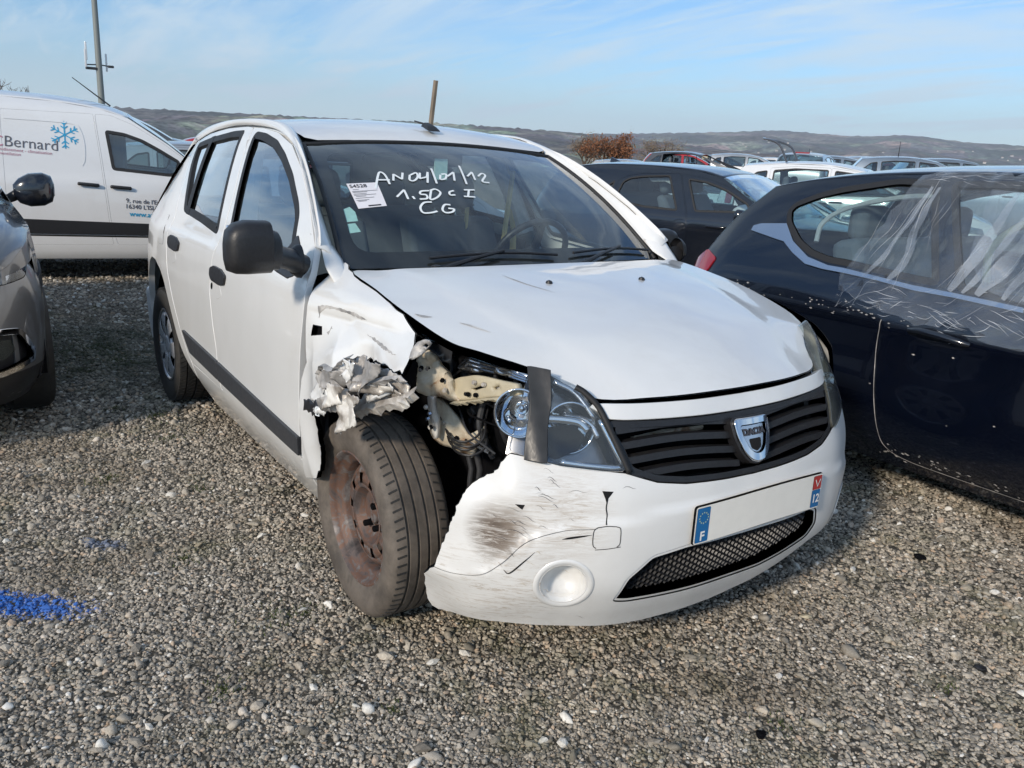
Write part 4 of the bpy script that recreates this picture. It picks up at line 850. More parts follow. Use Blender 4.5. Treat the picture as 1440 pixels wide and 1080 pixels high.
    bp = panel('front_bumper', bo_, S_bump, 'bumper', T, .022, [lowg, fogc(-1, .062), fogc(1, .062)], out=OF, depth=.022)
    for s in (-1, 1):
        # blanked fog lamp: raised ring, conical well, flat floor
        rings = [(.078, .001), (.074, .008), (.066, .009), (.061, .002), (.055, -.030), (.048, -.058), (.0, -.064)]
        rings = [(.080, .0012), (.077, .004), (.069, .004), (.062, -.001), (.056, -.022), (.049, -.052), (.0, -.058)]
        V = []; F = []
        for r, o in rings:
            c0 = S_wrap(s*.585, .350); t_ = S_wrap(s*.585+1e-3, .350) - c0; nn = np.cross(t_, [0, 0, 1.0]); nn /= np.linalg.norm(nn); t_ = t_/np.linalg.norm(t_)
            q = (S_bump(s*.585 + r*np.cos(aa), .350 + r*.98*np.sin(aa)) if r > .06 else c0 + nn*.006 + np.outer(r*np.cos(aa), t_) + np.outer(r*.98*np.sin(aa), [0, 0, 1])) + nn*o
            V.append(q)
        V = np.vstack(V); n = 40; F = [(a*n+i, a*n+(i+1) % n, (a+1)*n+(i+1) % n, (a+1)*n+i) for a in range(len(rings)-1) for i in range(n)]
        o = add_obj('fog_lamp_blank', V, F, 'white', bp)
    # honeycomb lower grille
    panel('grille_lip', inset(lowg, -.008), S_bump, 'white', bp, .03, [inset(lowg, .010)], out=OF, depth=.045, off=-.003)
    lb = panel('lower_grille', inset(lowg, -.01), S_wrap, 'dark', T, .05, out=OF, depth=.004, off=-.06)
    hx = MB(); r = .0105
    for i in range(60):
        for j in range(16):
            u0 = -.47 + i*r*1.5*.98; v0 = .262 + j*r*1.72 + (i % 2)*r*.86
            if not inside(np.array(lowg), np.array([[u0, v0]]))[0]: continue
            a6 = [R_(60*k) for k in range(6)]
            n0 = len(hx.v); oo = [(u0 + r*.98*math.cos(a), v0 + r*.98*math.sin(a)) for a in a6]; ii = [(u0 + r*.66*math.cos(a), v0 + r*.66*math.sin(a)) for a in a6]
            P = S_wrap(np.array([p[0] for p in oo+ii]), np.array([p[1] for p in oo+ii])); c0 = S_wrap(u0, v0); nn = np.array([.97, .0, .1]); nn = np.cross(S_wrap(u0+1e-3, v0)-c0, [0, 0, 1.0]); nn /= np.linalg.norm(nn)
            A_ = P[:6] - nn*.024; B_ = P[6:] - nn*.030; C_ = P[6:] - nn*.056
            hx.add(list(A_)+list(B_)+list(C_), [(k, (k+1) % 6, 6+(k+1) % 6, 6+k) for k in range(6)] + [(6+k, 6+(k+1) % 6, 12+(k+1) % 6, 12+k) for k in range(6)])
    ho2 = hx.build('honeycomb_cell', 'plastic', lb); ho2['kind'] = 'stuff'
    # tabs along the lower lip
    for u0 in (-.30, -.18, -.06, .06, .18, .27):
        z0 = np.interp(u0, [-.4, -.228, .085, .3], [.272, .268, .272, .318]); p = S_wrap(u0, z0); MB().box((p[0]-.022, p[1], z0+.016), (.030, .028, .012)).build('grille_clip', 'white', bp)
    # cracks, scuffs and drawn lines of the bumper
    for k, wd in (('crack2', .006), ('crack3', .004)):
        v, f = strip_on(S_bump, cr(D[k], 8), wd, .0012, taper=True, out=OF); add_obj('crack', v, f, 'line', bp)
    panel('crack_hole', D['tri'], S_bump, 'line', bp, .02, out=OF, depth=.0005, off=.001, lip=.0002)
    panel('crack_hole', [(-.500,.606),(-.470,.604),(-.484,.588),(-.488,.575),(-.492,.588)], S_bump, 'line', bp, .02, out=OF, depth=.0005, off=.001, lip=.0002)
    for pts, wd in (([(-.485,.59),(-.489,.565),(-.486,.545),(-.488,.522)], .003), ([(-.510,.516),(-.519,.508),(-.521,.488),(-.519,.468),(-.511,.460)], .002), ([(-.510,.516),(-.485,.519),(-.462,.518)], .002), ([(-.462,.518),(-.451,.512),(-.449,.488),(-.450,.470),(-.457,.462)], .002), ([(-.513,.456),(-.48,.458),(-.447,.462)], .0018),
                    ([(-.945,.352),(-.877,.352),(-.80,.364),(-.745,.408),(-.685,.472),(-.60,.505),(-.518,.512)], .0012)):  # last curve: shading of the bumper step, drawn as a dark strip
        v, f = strip_on(S_bump, cr(pts, 8), wd, .0012, out=OF); add_obj('scratch_or_shade_line', v, f, 'line', bp)
    rr = random.Random(5)
    for cu, cv, su, sv, n, L, mt in ((-.73,.52,.035,.045,26,.05,'ink'), (-.62,.57,.06,.02,12,.05,'ink'), (-.70,.63,.05,.02,10,.03,'ink'), (-.72,.40,.05,.03,12,.03,'cream2'), (-.9,.30,.05,.03,10,.03,'cream2'), (-.60,.24,.05,.02,4,.05,'torn2'), (-.55,.62,.1,.02,6,.05,'ink')):
        for _ in range(n//2):
            u0, v0 = cu + rr.gauss(0, su), cv + rr.gauss(0, sv); l = L*rr.uniform(.3, 1); sl_ = rr.uniform(-.25, .12)
            if u0 < -.93 or u0 > -.4: continue
            v, f = strip_on(S_bump, [(u0 + l*t, v0 + l*sl_*t + .004*math.sin(5*t)) for t in np.linspace(0, 1, 5)], rr.uniform(.0006, .0015), .0012, taper=True, out=OF); add_obj('scratch_or_shade_line', v, f, mt, bp)
    # number plate
    def S_pl(u, v):
        u = np.asarray(u, float); v = np.asarray(v, float); x = .824 - .13*u*u; return np.stack([x, u + .021, v + .006*np.sin(7*u + 1)], -1)
    pl = panel('number_plate', fil([(-.26,.447),(.26,.447),(.26,.553),(-.26,.553)], .008), S_pl, 'plate', T, .03, out=OF, depth=.004)
    ps = lambda nm, o_, mt, of=.0012: panel(nm, o_, S_pl, mt, pl, .03, out=OF, depth=.0006, off=of, lip=.0002)
    ps('plate_band', fil([(-.256,.451),(-.212,.451),(-.212,.549),(-.256,.549)], .004), 'plateblue'); ps('plate_band', fil([(.216,.451),(.256,.451),(.256,.505),(.216,.505)], .003), 'plateblue'); ps('plate_crest', fil([(.216,.507),(.256,.507),(.256,.549),(.216,.549)], .003), 'platered')
    def ptxt(s, sz, u0, v0, bold=.001, mt='platetext'):
        v, f = text_mesh(s, sz, 0, 'CENTER', bold); v = np.array(v); add_obj('plate_lettering', S_pl(v[:, 0]+u0, v[:, 1]+v0) + np.array([.0028, 0, 0]), f, mt, pl, smooth=False)
    ptxt('F', .036, -.234, .468); ptxt('12', .036, .235, .478, .0010)
    for k in range(12):
        a = R_(30*k); s5 = [( -.234 + .015*math.cos(a) + (.0030 if j % 2 == 0 else .0013)*math.sin(j*math.pi/5), .521 + .015*math.sin(a) + (.0030 if j % 2 == 0 else .0013)*math.cos(j*math.pi/5)) for j in range(10)]
        P = S_pl(np.array([p[0] for p in s5]), np.array([p[1] for p in s5])) + np.array([.0028, 0, 0]); add_obj('plate_star', P, [tuple(range(10))], 'yellow', pl, smooth=False)
    v, f = strip_on(S_pl, [(.224,.538),(.236,.517),(.248,.538)], .004, .0028, out=OF); add_obj('plate_emblem', v, f, 'platetext', pl)
    # ---- headlamps
    hl = fil(D['headR'], .012); hL = [(.435,.654),(.468,.716),(.511,.785),(.57,.845),(.64,.885),(.74,.915),(.83,.915),(.865,.87),(.86,.79),(.83,.73),(.77,.69),(.66,.668),(.52,.656)]
    L_ = panel('left_headlamp', cr(hL, 3, True), S_wrap, 'lens_hazy', T, .03, out=(1, 1, .2), depth=.03, off=.002)
    L_.name = 'headlamp'
    panel('reflector', inset(cr(hL, 3, True), .008), S_wrap, 'satin', L_, .05, out=(1, 1, .2), depth=.01, off=-.035)
    for c0, r0 in (((.575,.755), .034),):
        c = S_wrap(*c0); MB().lathe([(r0, .0), (r0*.9, -.02), (r0*.6, -.045), (r0*.2, -.055)], 24, 'x', c=(c[0]-.012, c[1], c[2])).build('lamp_bowl', 'chrome', L_, smooth=True)
    Rr = panel('headlamp', hl, S_wrap, 'lens', T, .03, out=(1, -1, .2), depth=.03, off=.004)
    panel('reflector', [(-.765,.86),(-.639,.862),(-.57,.838),(-.52,.78),(-.48,.716),(-.447,.662),(-.607,.672),(-.78,.69)], S_wrap, 'smoked', Rr, .05, out=(1, -1, .2), depth=.01, off=-.085)
    def bowl(c0, r0, squash=1.0, mt='chrome', inn=-.02, rib=True, dx=(.80, -.60)):
        """faceted chrome bowl that opens forwards"""
        c = S_wrap(*c0); ax = Vector((dx[0], dx[1], .05)).normalized(); c = Vector(c) + ax*inn; a = ax.cross(Vector((0, 0, 1))).normalized(); b = a.cross(ax).normalized() if False else Vector((0, 0, 1)) - ax*ax.z
        V = []; n = 40; prof = [(1.10, .006), (1.04, .010), (1.0, .002), (.92, -.016), (.78, -.032), (.58, -.046), (.36, -.055), (.24, -.058), (.22, -.040), (.10, -.036), (.001, -.036)]
        for i, (r, h) in enumerate(prof):
            for k in range(n):
                t = 2*math.pi*k/n; rr_ = r0*r*(1 + (.02*(k % 2) if rib and 2 < i < 7 else 0)); V.append(c + a*rr_*math.cos(t)*squash + b*rr_*math.sin(t) + ax*h)
        F = [(i*n+k, i*n+(k+1) % n, (i+1)*n+(k+1) % n, (i+1)*n+k) for i in range(len(prof)-1) for k in range(n)]
        return add_obj('lamp_bowl', V, F, mt, Rr, smooth=True)
    bowl((-.735,.775), .060, dx=(.75, -.66), inn=-.03); bowl((-.580,.745), .064, dx=(.92, -.4), inn=-.035); bowl((-.66,.815), .032, dx=(.9, -.45), inn=-.045)
    mk = panel('lamp_mask', fil([(-.668,.700),(-.655,.752),(-.575,.762),(-.545,.735),(-.565,.705),(-.62,.682)], .008), S_wrap, 'dark', Rr, .02, out=(1, -1, .2), depth=.004, off=-.020)
    v, f = strip_on(S_wrap, cr([(-.662,.775),(-.61,.774),(-.56,.768),(-.535,.750)], 6), .020, -.017, out=(1, -1, .2)); o = add_obj('lamp_trim', v, f, 'chrome', Rr); s_ = o.modifiers.new('thickness', 'SOLIDIFY'); s_.thickness = .006
    # chrome inner frame of the lamp and black surround
    for pts, wd, of, mt in (([(-.50,.775),(-.455,.70),(-.442,.664),(-.53,.666),(-.61,.674)], .016, -.012, 'chrome'), ([(-.63,.86),(-.57,.834),(-.515,.775)], .012, -.012, 'satin'), ([(-.60,.785),(-.53,.77),(-.50,.735)], .018, -.03, 'satin')):
        v, f = strip_on(S_wrap, cr(pts, 6), wd, of, out=(1, -1, .2)); o = add_obj('lamp_trim', v, f, mt, Rr); s_ = o.modifiers.new('thickness', 'SOLIDIFY'); s_.thickness = .006
    v, f = strip_on(S_wrap, cr([(-.572,.846),(-.545,.832),(-.502,.795),(-.460,.722),(-.424,.648)], 8), .014, -.003, out=(1, -1, .2)); o = add_obj('lamp_seal', v, f, 'rubber', Rr); s_ = o.modifiers.new('thickness', 'SOLIDIFY'); s_.thickness = .01
    # tape strap over the lamp
    tp = panel('tape_strap', [(-.712,.885),(-.645,.880),(-.640,.80),(-.650,.672),(-.703,.676),(-.700,.78)], S_wrap, 'tape', T, .012, out=(1, -1, .2), depth=.002, off=.012)
    for k in range(len(tp.data.vertices)):
        co = tp.data.vertices[k].co; co.x += .004*math.sin(90*co.y) + .002*math.sin(40*co.z)
    # ---- crushed wing and torn metal
    fe = np.array(D['fender']); i0, i1 = 12, 28
    fe = densify(fe, .02); j = (fe[:, 0] > -.21) & (fe[:, 1] < .845); fe = fe + np.where(j[:, None], rng.normal(0, .0035, fe.shape), 0)
    fhole = [tuple(p) for p in D['fhole']]
    Fn = panel('front_wing', fe, S_fend, 'white', T, .014, [densify(np.array(fhole), .01)], out=OR, depth=.012)
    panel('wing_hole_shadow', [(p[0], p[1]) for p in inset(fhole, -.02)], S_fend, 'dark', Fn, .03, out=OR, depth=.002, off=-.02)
    for k, mt in (('fscr1', 'torn2'), ('fscr2', 'torn2'), ('fscr3', 'torn2')):
        P = np.array(D[k]); P = densify(P, .008) + rng.normal(0, .0012, (len(densify(P, .008)), 2)); panel('bare_patch', P, S_fend, mt, Fn, .01, out=OR, depth=.0008, off=.0012, lip=.0004)
    fl = [(-.345,1.01),(-.10,.985),(.06,.963),(.20,.935),(.30,.905),(.36,.88),(.40,.80),(.42,.70),(.38,.62),(.30,.68),(.15,.735),(0,.745),(-.15,.72),(-.28,.62),(-.33,.45),(-.345,.25),(-.36,.25),(-.362,.5),(-.353,.85),(-.37,1.0)]
    panel('front_wing', fil(fl, .01), S_fl, 'white', T, .04, out=OL, depth=.02)
    def crumple(key, mat, amp, freq, res=.0125, seed=0, nm='torn_metal', grow=1.0, shift=(0, 0, 0)):
        if nm == 'torn_metal': amp *= 1.25; res = .0075
        """sheet metal scrap: polygon spanned in space, folded by ridged noise"""
        P = np.array(D[key]); c = P.mean(0); P = c + (P-c)*grow + np.array(shift); c = P.mean(0); U_, S_, Vt = np.linalg.svd(P - c); a, b, n = Vt
        if n[1] > 0: n = -n
        q = np.stack([(P-c) @ a, (P-c) @ b], 1); q2 = densify(q, res); q2 = q2 + rng.normal(0, res*.26, q2.shape)
        V, F, loops = tri2d(q2, [], res)
        A_ = np.stack([q, ], 0)[0]; w = (P-c) @ n
        d2 = ((V[:, None, :] - q[None])**2).sum(2) + 1e-5; wt = 1/d2**1.5; base = (wt*w).sum(1)/wt.sum(1)
        P3 = c + np.outer(V[:, 0], a) + np.outer(V[:, 1], b); o = np.zeros(len(V))
        fr = random.Random(seed*17 + 5); tri = lambda t: 2*np.abs((t % 1.0) - .5)
        for k in range(6):   # straight creases, each ending at another crease
            th = fr.uniform(0, math.pi); d_ = V @ np.array([math.cos(th), math.sin(th)]); th2 = fr.uniform(0, math.pi); e_ = V @ np.array([math.cos(th2), math.sin(th2)]) - fr.uniform(-.03, .03)
            mask = np.clip(e_/.012 + .5, 0, 1) if k else 1.0
            o += amp*(1.6 if k < 2 else .8)*(tri(d_*fr.uniform(4.5, 9) + fr.random()) - .5)*mask
        o += np.array([amp*.22*mnoise.noise(Vector(p)*45) for p in P3])
        P3 = P3 + np.outer(base + o, n)
        ob = add_obj(nm, P3, F, mat, T, smooth=False); s_ = ob.modifiers.new('thickness', 'SOLIDIFY'); s_.thickness = .0018
        auto_smooth(ob, 16); return ob
    crumple('c_a', 'torn2', .006, 9, seed=1); crumple('c_b', 'torn2', .014, 9, seed=2); crumple('c_c', 'torn', .017, 12, seed=3); crumple('c_d', 'torn', .014, 10, seed=4); crumple('c_e', 'torn2', .010, 12, seed=5)
    crumple('c_b', 'white', .016, 10, seed=21, grow=.60, shift=(-.03, -.016, .012)); crumple('c_c', 'torn', .016, 12, seed=22, grow=.60, shift=(-.045, -.018, .03)); crumple('c_d', 'white', .014, 14, seed=23, grow=.50, shift=(.02, -.020, .02))
    crumple('c_e', 'torn', .014, 14, seed=24, grow=1.2, shift=(-.04, -.02, -.045)); crumple('c_a', 'torn2', .012, 11, seed=25, grow=.8, shift=(.10, -.03, -.045)); crumple('c_d', 'torn2', .014, 14, seed=28, grow=.75, shift=(-.05, -.025, .03)); crumple('c_g', 'white', .016, 14, seed=29, grow=.9, shift=(.06, -.02, -.01))
    crumple('c_g', 'white', .008, 8, seed=6); crumple('c_h', 'dark', .004, 8, seed=7)
    crumple('c_f', 'plastic', .006, 16, seed=8, nm='broken_clip')
    p0 = Vector(D['c_f'][2]); MB().tube([p0+Vector((-.035,-.012,-.01)), p0+Vector((-.01,-.012,-.004)), p0+Vector((-.012,-.012,-.028)), p0+Vector((-.036,-.012,-.032)), p0+Vector((-.035,-.012,-.01))], .0025, 6).build('clip_ring', 'marker', T)
    # second layer: lip of the arch, hanging flap
    def flap(pts, mat, wd, seed, nm='torn_metal'):
        P = cr(pts, 6); v = []; f = []; n = len(P); rr = random.Random(seed)
        for i, p in enumerate(P):
            j = rr.uniform(.7, 1.25)
            v += [Vector(p), Vector(p) + Vector((rr.uniform(-.006, .006), -.012*j, -wd*.5*j)), Vector(p) + Vector((rr.uniform(-.01, .01), .004*j, -wd*j))]
        f = [(3*i+k, 3*i+k+1, 3*i+k+4, 3*i+k+3) for i in range(n-1) for k in (0, 1)]
        o = add_obj(nm, v, f, mat, T, smooth=False); s_ = o.modifiers.new('thickness', 'SOLIDIFY'); s_.thickness = .002; return o
    flap([(.10,-.90,.70),(.17,-.88,.735),(.25,-.87,.765),(.33,-.85,.80),(.37,-.83,.83)], 'torn', .035, 3); flap([(.13,-.91,.79),(.2,-.91,.80),(.27,-.88,.835),(.34,-.86,.855)], 'torn2', .02, 4)
    flap([(-.12,-.90,.76),(-.05,-.91,.80),(.05,-.92,.81),(.12,-.93,.85),(.18,-.92,.88)], 'torn2', .014, 5)
    # ---- what shows behind the missing lamp corner
    def plate3(key, mat, th, nm, amp=.004, freq=10, seed=0, res=.014, holes=()):
        P = np.array(D[key]); c = P.mean(0); _, _, Vt = np.linalg.svd(P - c); a, b, n = Vt
        q = np.stack([(P-c) @ a, (P-c) @ b], 1); hs_ = [np.stack([(np.array(D[h])-c) @ a, (np.array(D[h])-c) @ b], 1) for h in holes]
        V, F, _ = tri2d(fil(q, .006), [fil(h, .004) for h in hs_], res); w = (P-c) @ n; d2 = ((V[:, None, :] - q[None])**2).sum(2) + 1e-5; wt = 1/d2**1.5; base = (wt*w).sum(1)/wt.sum(1)
        P3 = c + np.outer(V[:, 0], a) + np.outer(V[:, 1], b); o = np.array([amp*mnoise.noise(Vector(p)*freq + Vector((seed, 0, 0)))*2 for p in P3]); P3 = P3 + np.outer(base+o, n)
        ob = add_obj(nm, P3, F, mat, T); s_ = ob.modifiers.new('thickness', 'SOLIDIFY'); s_.thickness = th; s_.offset = 0; auto_smooth(ob, 30); return ob
    plate3('aprongrey', 'darkgrey', .006, 'inner_wing', .006, 6); plate3('rail', 'cream2', .022, 'body_rail', .010, 14, 2); plate3('tab', 'torn2', .005, 'bracket', .004, 12, 3, .01, ['tabhole'])
    plate3('cross', 'cream', .020, 'front_crossmember', .004, 8, 4, .01, ['slot1', 'slot2']); plate3('corr', 'satin', .004, 'ribbed_bracket', .010, 22, 5, .007)
    plate3('tower', 'cream2', .012, 'chassis_leg', .010, 9, 6); plate3('strut', 'torn', .014, 'chassis_strut', .004, 14, 7)
    plate3('bucket', 'dark', .02, 'lamp_housing', .012, 9, 8)
    P = np.array(D['cross']); flap([P[11]+[0, -.012, 0], P[10]+[0, -.012, 0], P[9]+[0, -.012, 0], P[8]+[0, -.012, 0], P[7]+[0, -.012, 0]], 'cream', .012, 9, 'crossmember_flange')
    for k in range(3):
        a = np.array(D['corr'][2-0]) + np.array([0, -.010, -.004 - .010*k]); b = np.array(D['corr'][4]) + np.array([0, -.010, -.002 - .006*k]); MB().tube([a - (b-a)*.4, a, (a+b)/2 + [0, 0, .003], b], .0035, 6).build('bracket_rib', 'satin', T, smooth=True)
    hz = D['hoses']
    for k, m_ in ((0, 'trim'), (2, 'trim'), (4, 'plastic'), (6, 'trim')):
        a, b = Vector(hz[k]), Vector(hz[k+1]); MB().tube([a + Vector((0, 0, .12)), a, (a+b)/2 + Vector((.006, .004, 0)), b, b - Vector((0, 0, .10))], .009 + .002*(k % 3), 10).build('hose', m_, T, smooth=True)
    for dz, dx in ((0, 0), (.012, .01), (-.01, .02), (.02, -.012)):
        MB().tube([tuple(p) for p in cr([(x+dx, y-.02, z+dz) for x, y, z in D['wire']], 5)], .0035, 6).build('cable', 'plastic', T, smooth=True)
    pn = D['pins']
    MB().tube([pn[0], pn[1]], [.009, .007], 10).build('bulb_holder', 'marker', T, smooth=True); MB().tube([pn[2], pn[3]], [.007, .007], 10).build('bulb_holder', 'satin', T, smooth=True); MB().tube([pn[4], pn[5], tuple(np.array(pn[5]) + [.03, 0, -.01])], [.010, .007, .007], 10).build('lamp_adjuster', 'satin', T, smooth=True)
    rr = random.Random(11)
    for k in range(26):   # loose black plastic, connectors and looms in the shadow
        c = Vector((rr.uniform(.12, .46), rr.uniform(-.58, -.42), rr.uniform(.56, .84))); d = Vector((rr.uniform(.02, .09), rr.uniform(.02, .05), rr.uniform(.02, .07)))
        MB().box(c, d, Matrix.Rotation(rr.uniform(0, 3), 3, Vector((rr.random(), rr.random(), rr.random())).normalized())).build('engine_bay_part', ['plastic', 'dark', 'plastic', 'trim'][k % 4], T, bevel=.006)
    for k in range(8):
        a = Vector((rr.uniform(.1, .4), rr.uniform(-.6, -.5), rr.uniform(.72, .86))); b = a + Vector((rr.uniform(-.12, .16), rr.uniform(-.03, .05), rr.uniform(-.2, -.02))); m_ = (a+b)/2 + Vector((rr.uniform(-.05, .05), -.03, rr.uniform(-.05, .05)))
        MB().tube([tuple(p) for p in cr([a, m_, b], 6)], rr.uniform(.003, .008), 8).build('cable', 'plastic', T, smooth=True)
    rq = random.Random(77)
    for key in ('rail', 'tower', 'cross', 'strut', 'aprongrey'):
        P = np.array(D[key]); c = P.mean(0); n_ = np.linalg.svd(P-c)[2][2]; n_ = n_ if n_[1] < 0 else -n_
        for _ in range(5):
            w = np.array([rq.random() for _ in P]); w /= w.sum(); p = Vector(c*.25 + (P*w[:, None]).sum(0)*.75 + (P[rq.randrange(len(P))]-c)*.45 + n_*.014)
            MB().tube([p, p + Vector(n_)*.008], [.007, .006], 6).build('bolt', rq.choice(['satin', 'dark', 'torn']), T)
    for k, (x0, z0, x1, z1, y, r_w, mt) in enumerate(((.16,.66,.34,.60,-.60,.006,'satin'), (.20,.80,.46,.74,-.57,.005,'plastic'), (.30,.74,.33,.58,-.58,.010,'trim'), (.36,.78,.42,.60,-.55,.012,'plastic'), (.40,.70,.50,.66,-.57,.006,'cream2'), (.26,.72,.44,.70,-.61,.003,'dark'), (.24,.70,.40,.62,-.62,.003,'trim'), (.34,.80,.50,.80,-.58,.012,'torn2'))):
        m_ = ((x0+x1)/2 + rq.uniform(-.03, .03), y - .02, (z0+z1)/2 + rq.uniform(-.04, .02)); MB().tube([tuple(p) for p in cr([(x0, y, z0), m_, (x1, y+.02, z1)], 6)], r_w, 8).build('hose' if r_w > .008 else 'cable', mt, T, smooth=True)
    # torn plastic liner behind the tyre
    sheet('arch_liner', [[(-.36,-.84,.36),(-.33,-.83,.52),(-.26,-.82,.66),(-.14,-.80,.72)], [(-.34,-.74,.36),(-.31,-.73,.53),(-.24,-.72,.68),(-.10,-.71,.76)], [(-.33,-.62,.36),(-.30,-.61,.54),(-.22,-.60,.70),(-.06,-.60,.80)]], 'plastic', T, 20, 4, .004)
    # ---- dark inner volumes: engine, bulkhead, wheel housings, floor
    b = MB(); b.box((.18, .0, .62), (.62, .84, .40)); b.build('engine', 'dark', T, bevel=.03)
    MB().box((-.40, 0, .65), (.03, 1.50, .66)).build('bulkhead', 'dark', T); MB().box((-1.62, 0, .36), (2.5, 1.56, .05)).build('floor_pan', 'dark', T); MB().box((.22, 0, .30), (.95, 1.0, .04)).build('undertray', 'dark', T)
    MB().box((.52, 0, .62), (.04, 1.0, .28)).build('radiator', 'dark', T)
    for s in (-1, 1):
        for xc in (0.0, -2.589):
            if s < 0 and xc > -1: continue
            m_ = MB(); m_.lathe([(.42, -.14), (.40, .10), (.30, .12), (.05, .12)], 24, a0=R_(-12), a1=R_(192), c=(xc, 0, .34)); o = m_.build('wheel_housing', 'dark', T); o.location = (0, s*.62 if xc < -1 else s*.60, 0)
            if s > 0: o.scale = (1, -1, 1)
    MB().box((.05, -.50, .50), (.80, .02, .62)).build('inner_wing_panel', 'dark', T)
    # inner side of the wing's shut gap
    MB().add([(-.45,-.80,.30),(-.30,-.80,.30),(-.28,-.80,.93),(-.46,-.78,.98)], [(0, 1, 2, 3)]).build('hinge_pillar', 'darkgrey', T)
    # ---- cabin
    MB().add([(-.33,-.68,.93),(-.33,.68,.93),(-.55,.70,.985),(-.80,.68,.93),(-.80,-.68,.93),(-.55,-.70,.985),(-.82,-.66,.62),(-.82,.66,.62)], [(0, 5, 2, 1), (5, 4, 3, 2), (4, 6, 7, 3), (0, 1, 7, 6)]).build('dashboard', 'dash', T, bevel=.03)
    bn = []
    for i in range(13):
        t = i/12; bn.append((-.70 + .03*math.sin(math.pi*t), .14 + .46*t, .955 + .055*math.sin(math.pi*t)))
    sheet('instrument_hood', [bn, [(x+.12, y, z-.0+.005) for x, y, z in bn], [(x+.2, y, .94) for x, y, z in bn]], 'dash', T, 16, 3, .01)
    sw = MB(); c = Vector((-.86, .37, .98)); ax = Vector((-.85, 0, .5)).normalized(); a = Vector((0, 1, 0)); b_ = ax.cross(a)
    sw.tube([c + (a*math.cos(t) + b_*math.sin(t))*.185 for t in np.linspace(0, 2*math.pi, 41)], .014, 10, cap=False)
    so = sw.build('steering_wheel', 'plastic', T, smooth=True)
    MB().tube([c - ax*.0 + a*.0, c - ax*.10], [.065, .05], 20).build('steering_boss', 'plastic', so, bevel=.01)
    for t in (0, math.pi, -math.pi/2): MB().tube([c - ax*.02, c + (a*math.cos(t) + b_*math.sin(t))*.18], [.022, .015], 8).build('steering_spoke', 'plastic', so, smooth=True)
    seat(T, -1.30, -.36); seat(T, -1.30, .36)
    def bench(parent):
        v = [(-2.10,.48),(-1.62,.50),(-1.60,.60),(-2.06,.62),(-2.30,1.10),(-2.42,1.08)]; n = len(v)
        MB().add([(p[0], -.64, p[1]) for p in v] + [(p[0], .64, p[1]) for p in v], [tuple(range(n)), tuple(range(2*n-1, n-1, -1))] + [(i, (i+1) % n, n+(i+1) % n, n+i) for i in range(n)]).build('rear_bench', 'seat', parent, bevel=.04)
        for y in (-.40, .40): MB().box((-2.38, y, 1.15), (.09, .25, .16)).build('headrest', 'seat', parent, bevel=.04)
    bench(T)
    for s in (-1, 1):
        MB().tube([(-1.40, s*.72, 1.02), (-1.47, s*.67, 1.22), (-1.56, s*.61, 1.40)], [.05, .045, .04], 8).build('pillar_trim', 'seat_light', T, smooth=True)
        MB().box((-.95, s*.79, .74), (1.0, .03, .44)).build('door_trim', 'dash', T, bevel=.02); MB().box((-1.85, s*.79, .76), (.7, .03, .44)).build('door_trim', 'dash', T, bevel=.02)
        MB().tube([(-1.50, s*.655, 1.36), (-1.42, s*.66, 1.05), (-1.32, s*.60, .62)], .018, 6).build('seat_belt', 'wood' if s > 0 else 'seat', T)
    MB().tube([(-1.36, .60, 1.33), (-1.30, .52, .98)], .014, 6).build('seat_belt', 'wood', T); MB().tube([(-1.60, .50, 1.30), (-1.50, .42, 1.0)], .012, 6).build('seat_belt', 'wood', T)
    MB().box((-1.02, 0, 1.375), (.03, .21, .06)).build('interior_mirror', 'plastic', T, bevel=.015)
    MB().box((-.98, -.02, 1.335), (.006, .06, .085)).build('mirror_tag', 'greenpaper', T)
    for s in (-1, 1): MB().box((-1.20, s*.34, 1.415), (.13, .36, .02), Matrix.Rotation(R_(-12), 3, 'Y')).build('sun_visor', 'seat_light', T, bevel=.008)
    # ---- door mirrors
    for s in (-1, 1):
        M_ = []; # shell sections across y
        secs = [(.935, .044, .046, -.012), (.945, .058, .062, -.008), (.965, .062, .074, -.004), (.972, .078, .080, .004), (1.04, .080, .080, .004), (1.075, .074, .072, .0), (1.095, .060, .052, -.006), (1.102, .03, .026, -.008)]
        if s > 0: secs = [(.80 + (y-.935)*.9, a_*.85, b_*.85, c_-.045) for y, a_, b_, c_ in secs]
        n = 28; V = []
        for y, hz_, hb, dz in secs:
            for k in range(n):
                t = 2*math.pi*k/n; ct, st = math.cos(t), math.sin(t); px = (abs(ct)**.6)*math.copysign(1, ct)*(.068 if ct > 0 else .030)*hz_/.08; pz = (abs(st)**.55)*math.copysign(1, st)*hz_
                V.append((-.345 + px - (.22 if s > 0 else 0), s*y, 1.100 + dz + pz))
        F = [(i*n+k, i*n+(k+1) % n, (i+1)*n+(k+1) % n, (i+1)*n+k) for i in range(len(secs)-1) for k in range(n)] + [tuple(range(n)), tuple((len(secs)-1)*n + k for k in range(n))]
        o = add_obj('door_mirror', V, F, 'plastic', T); auto_smooth(o, 60)
        MB().box((-.385 - (.22 if s > 0 else 0), s*(1.02 - (.14 if s > 0 else 0)), 1.105 - (.045 if s > 0 else 0)), (.006, .12, .12)).build('mirror_glass', 'chrome', o, bevel=.02)
        MB().tube([(-.36 - (.1 if s > 0 else 0), s*(.95 - (.12 if s > 0 else 0)), 1.075 - (.04 if s > 0 else 0)), (-.41 - (.05 if s > 0 else 0), s*(.88 - (.04 if s > 0 else 0)), 1.055 - (.03 if s > 0 else 0)), (-.425, s*.83, 1.03)], [.036, .034, .036], 14).build('mirror_arm', 'plastic', o, smooth=True)
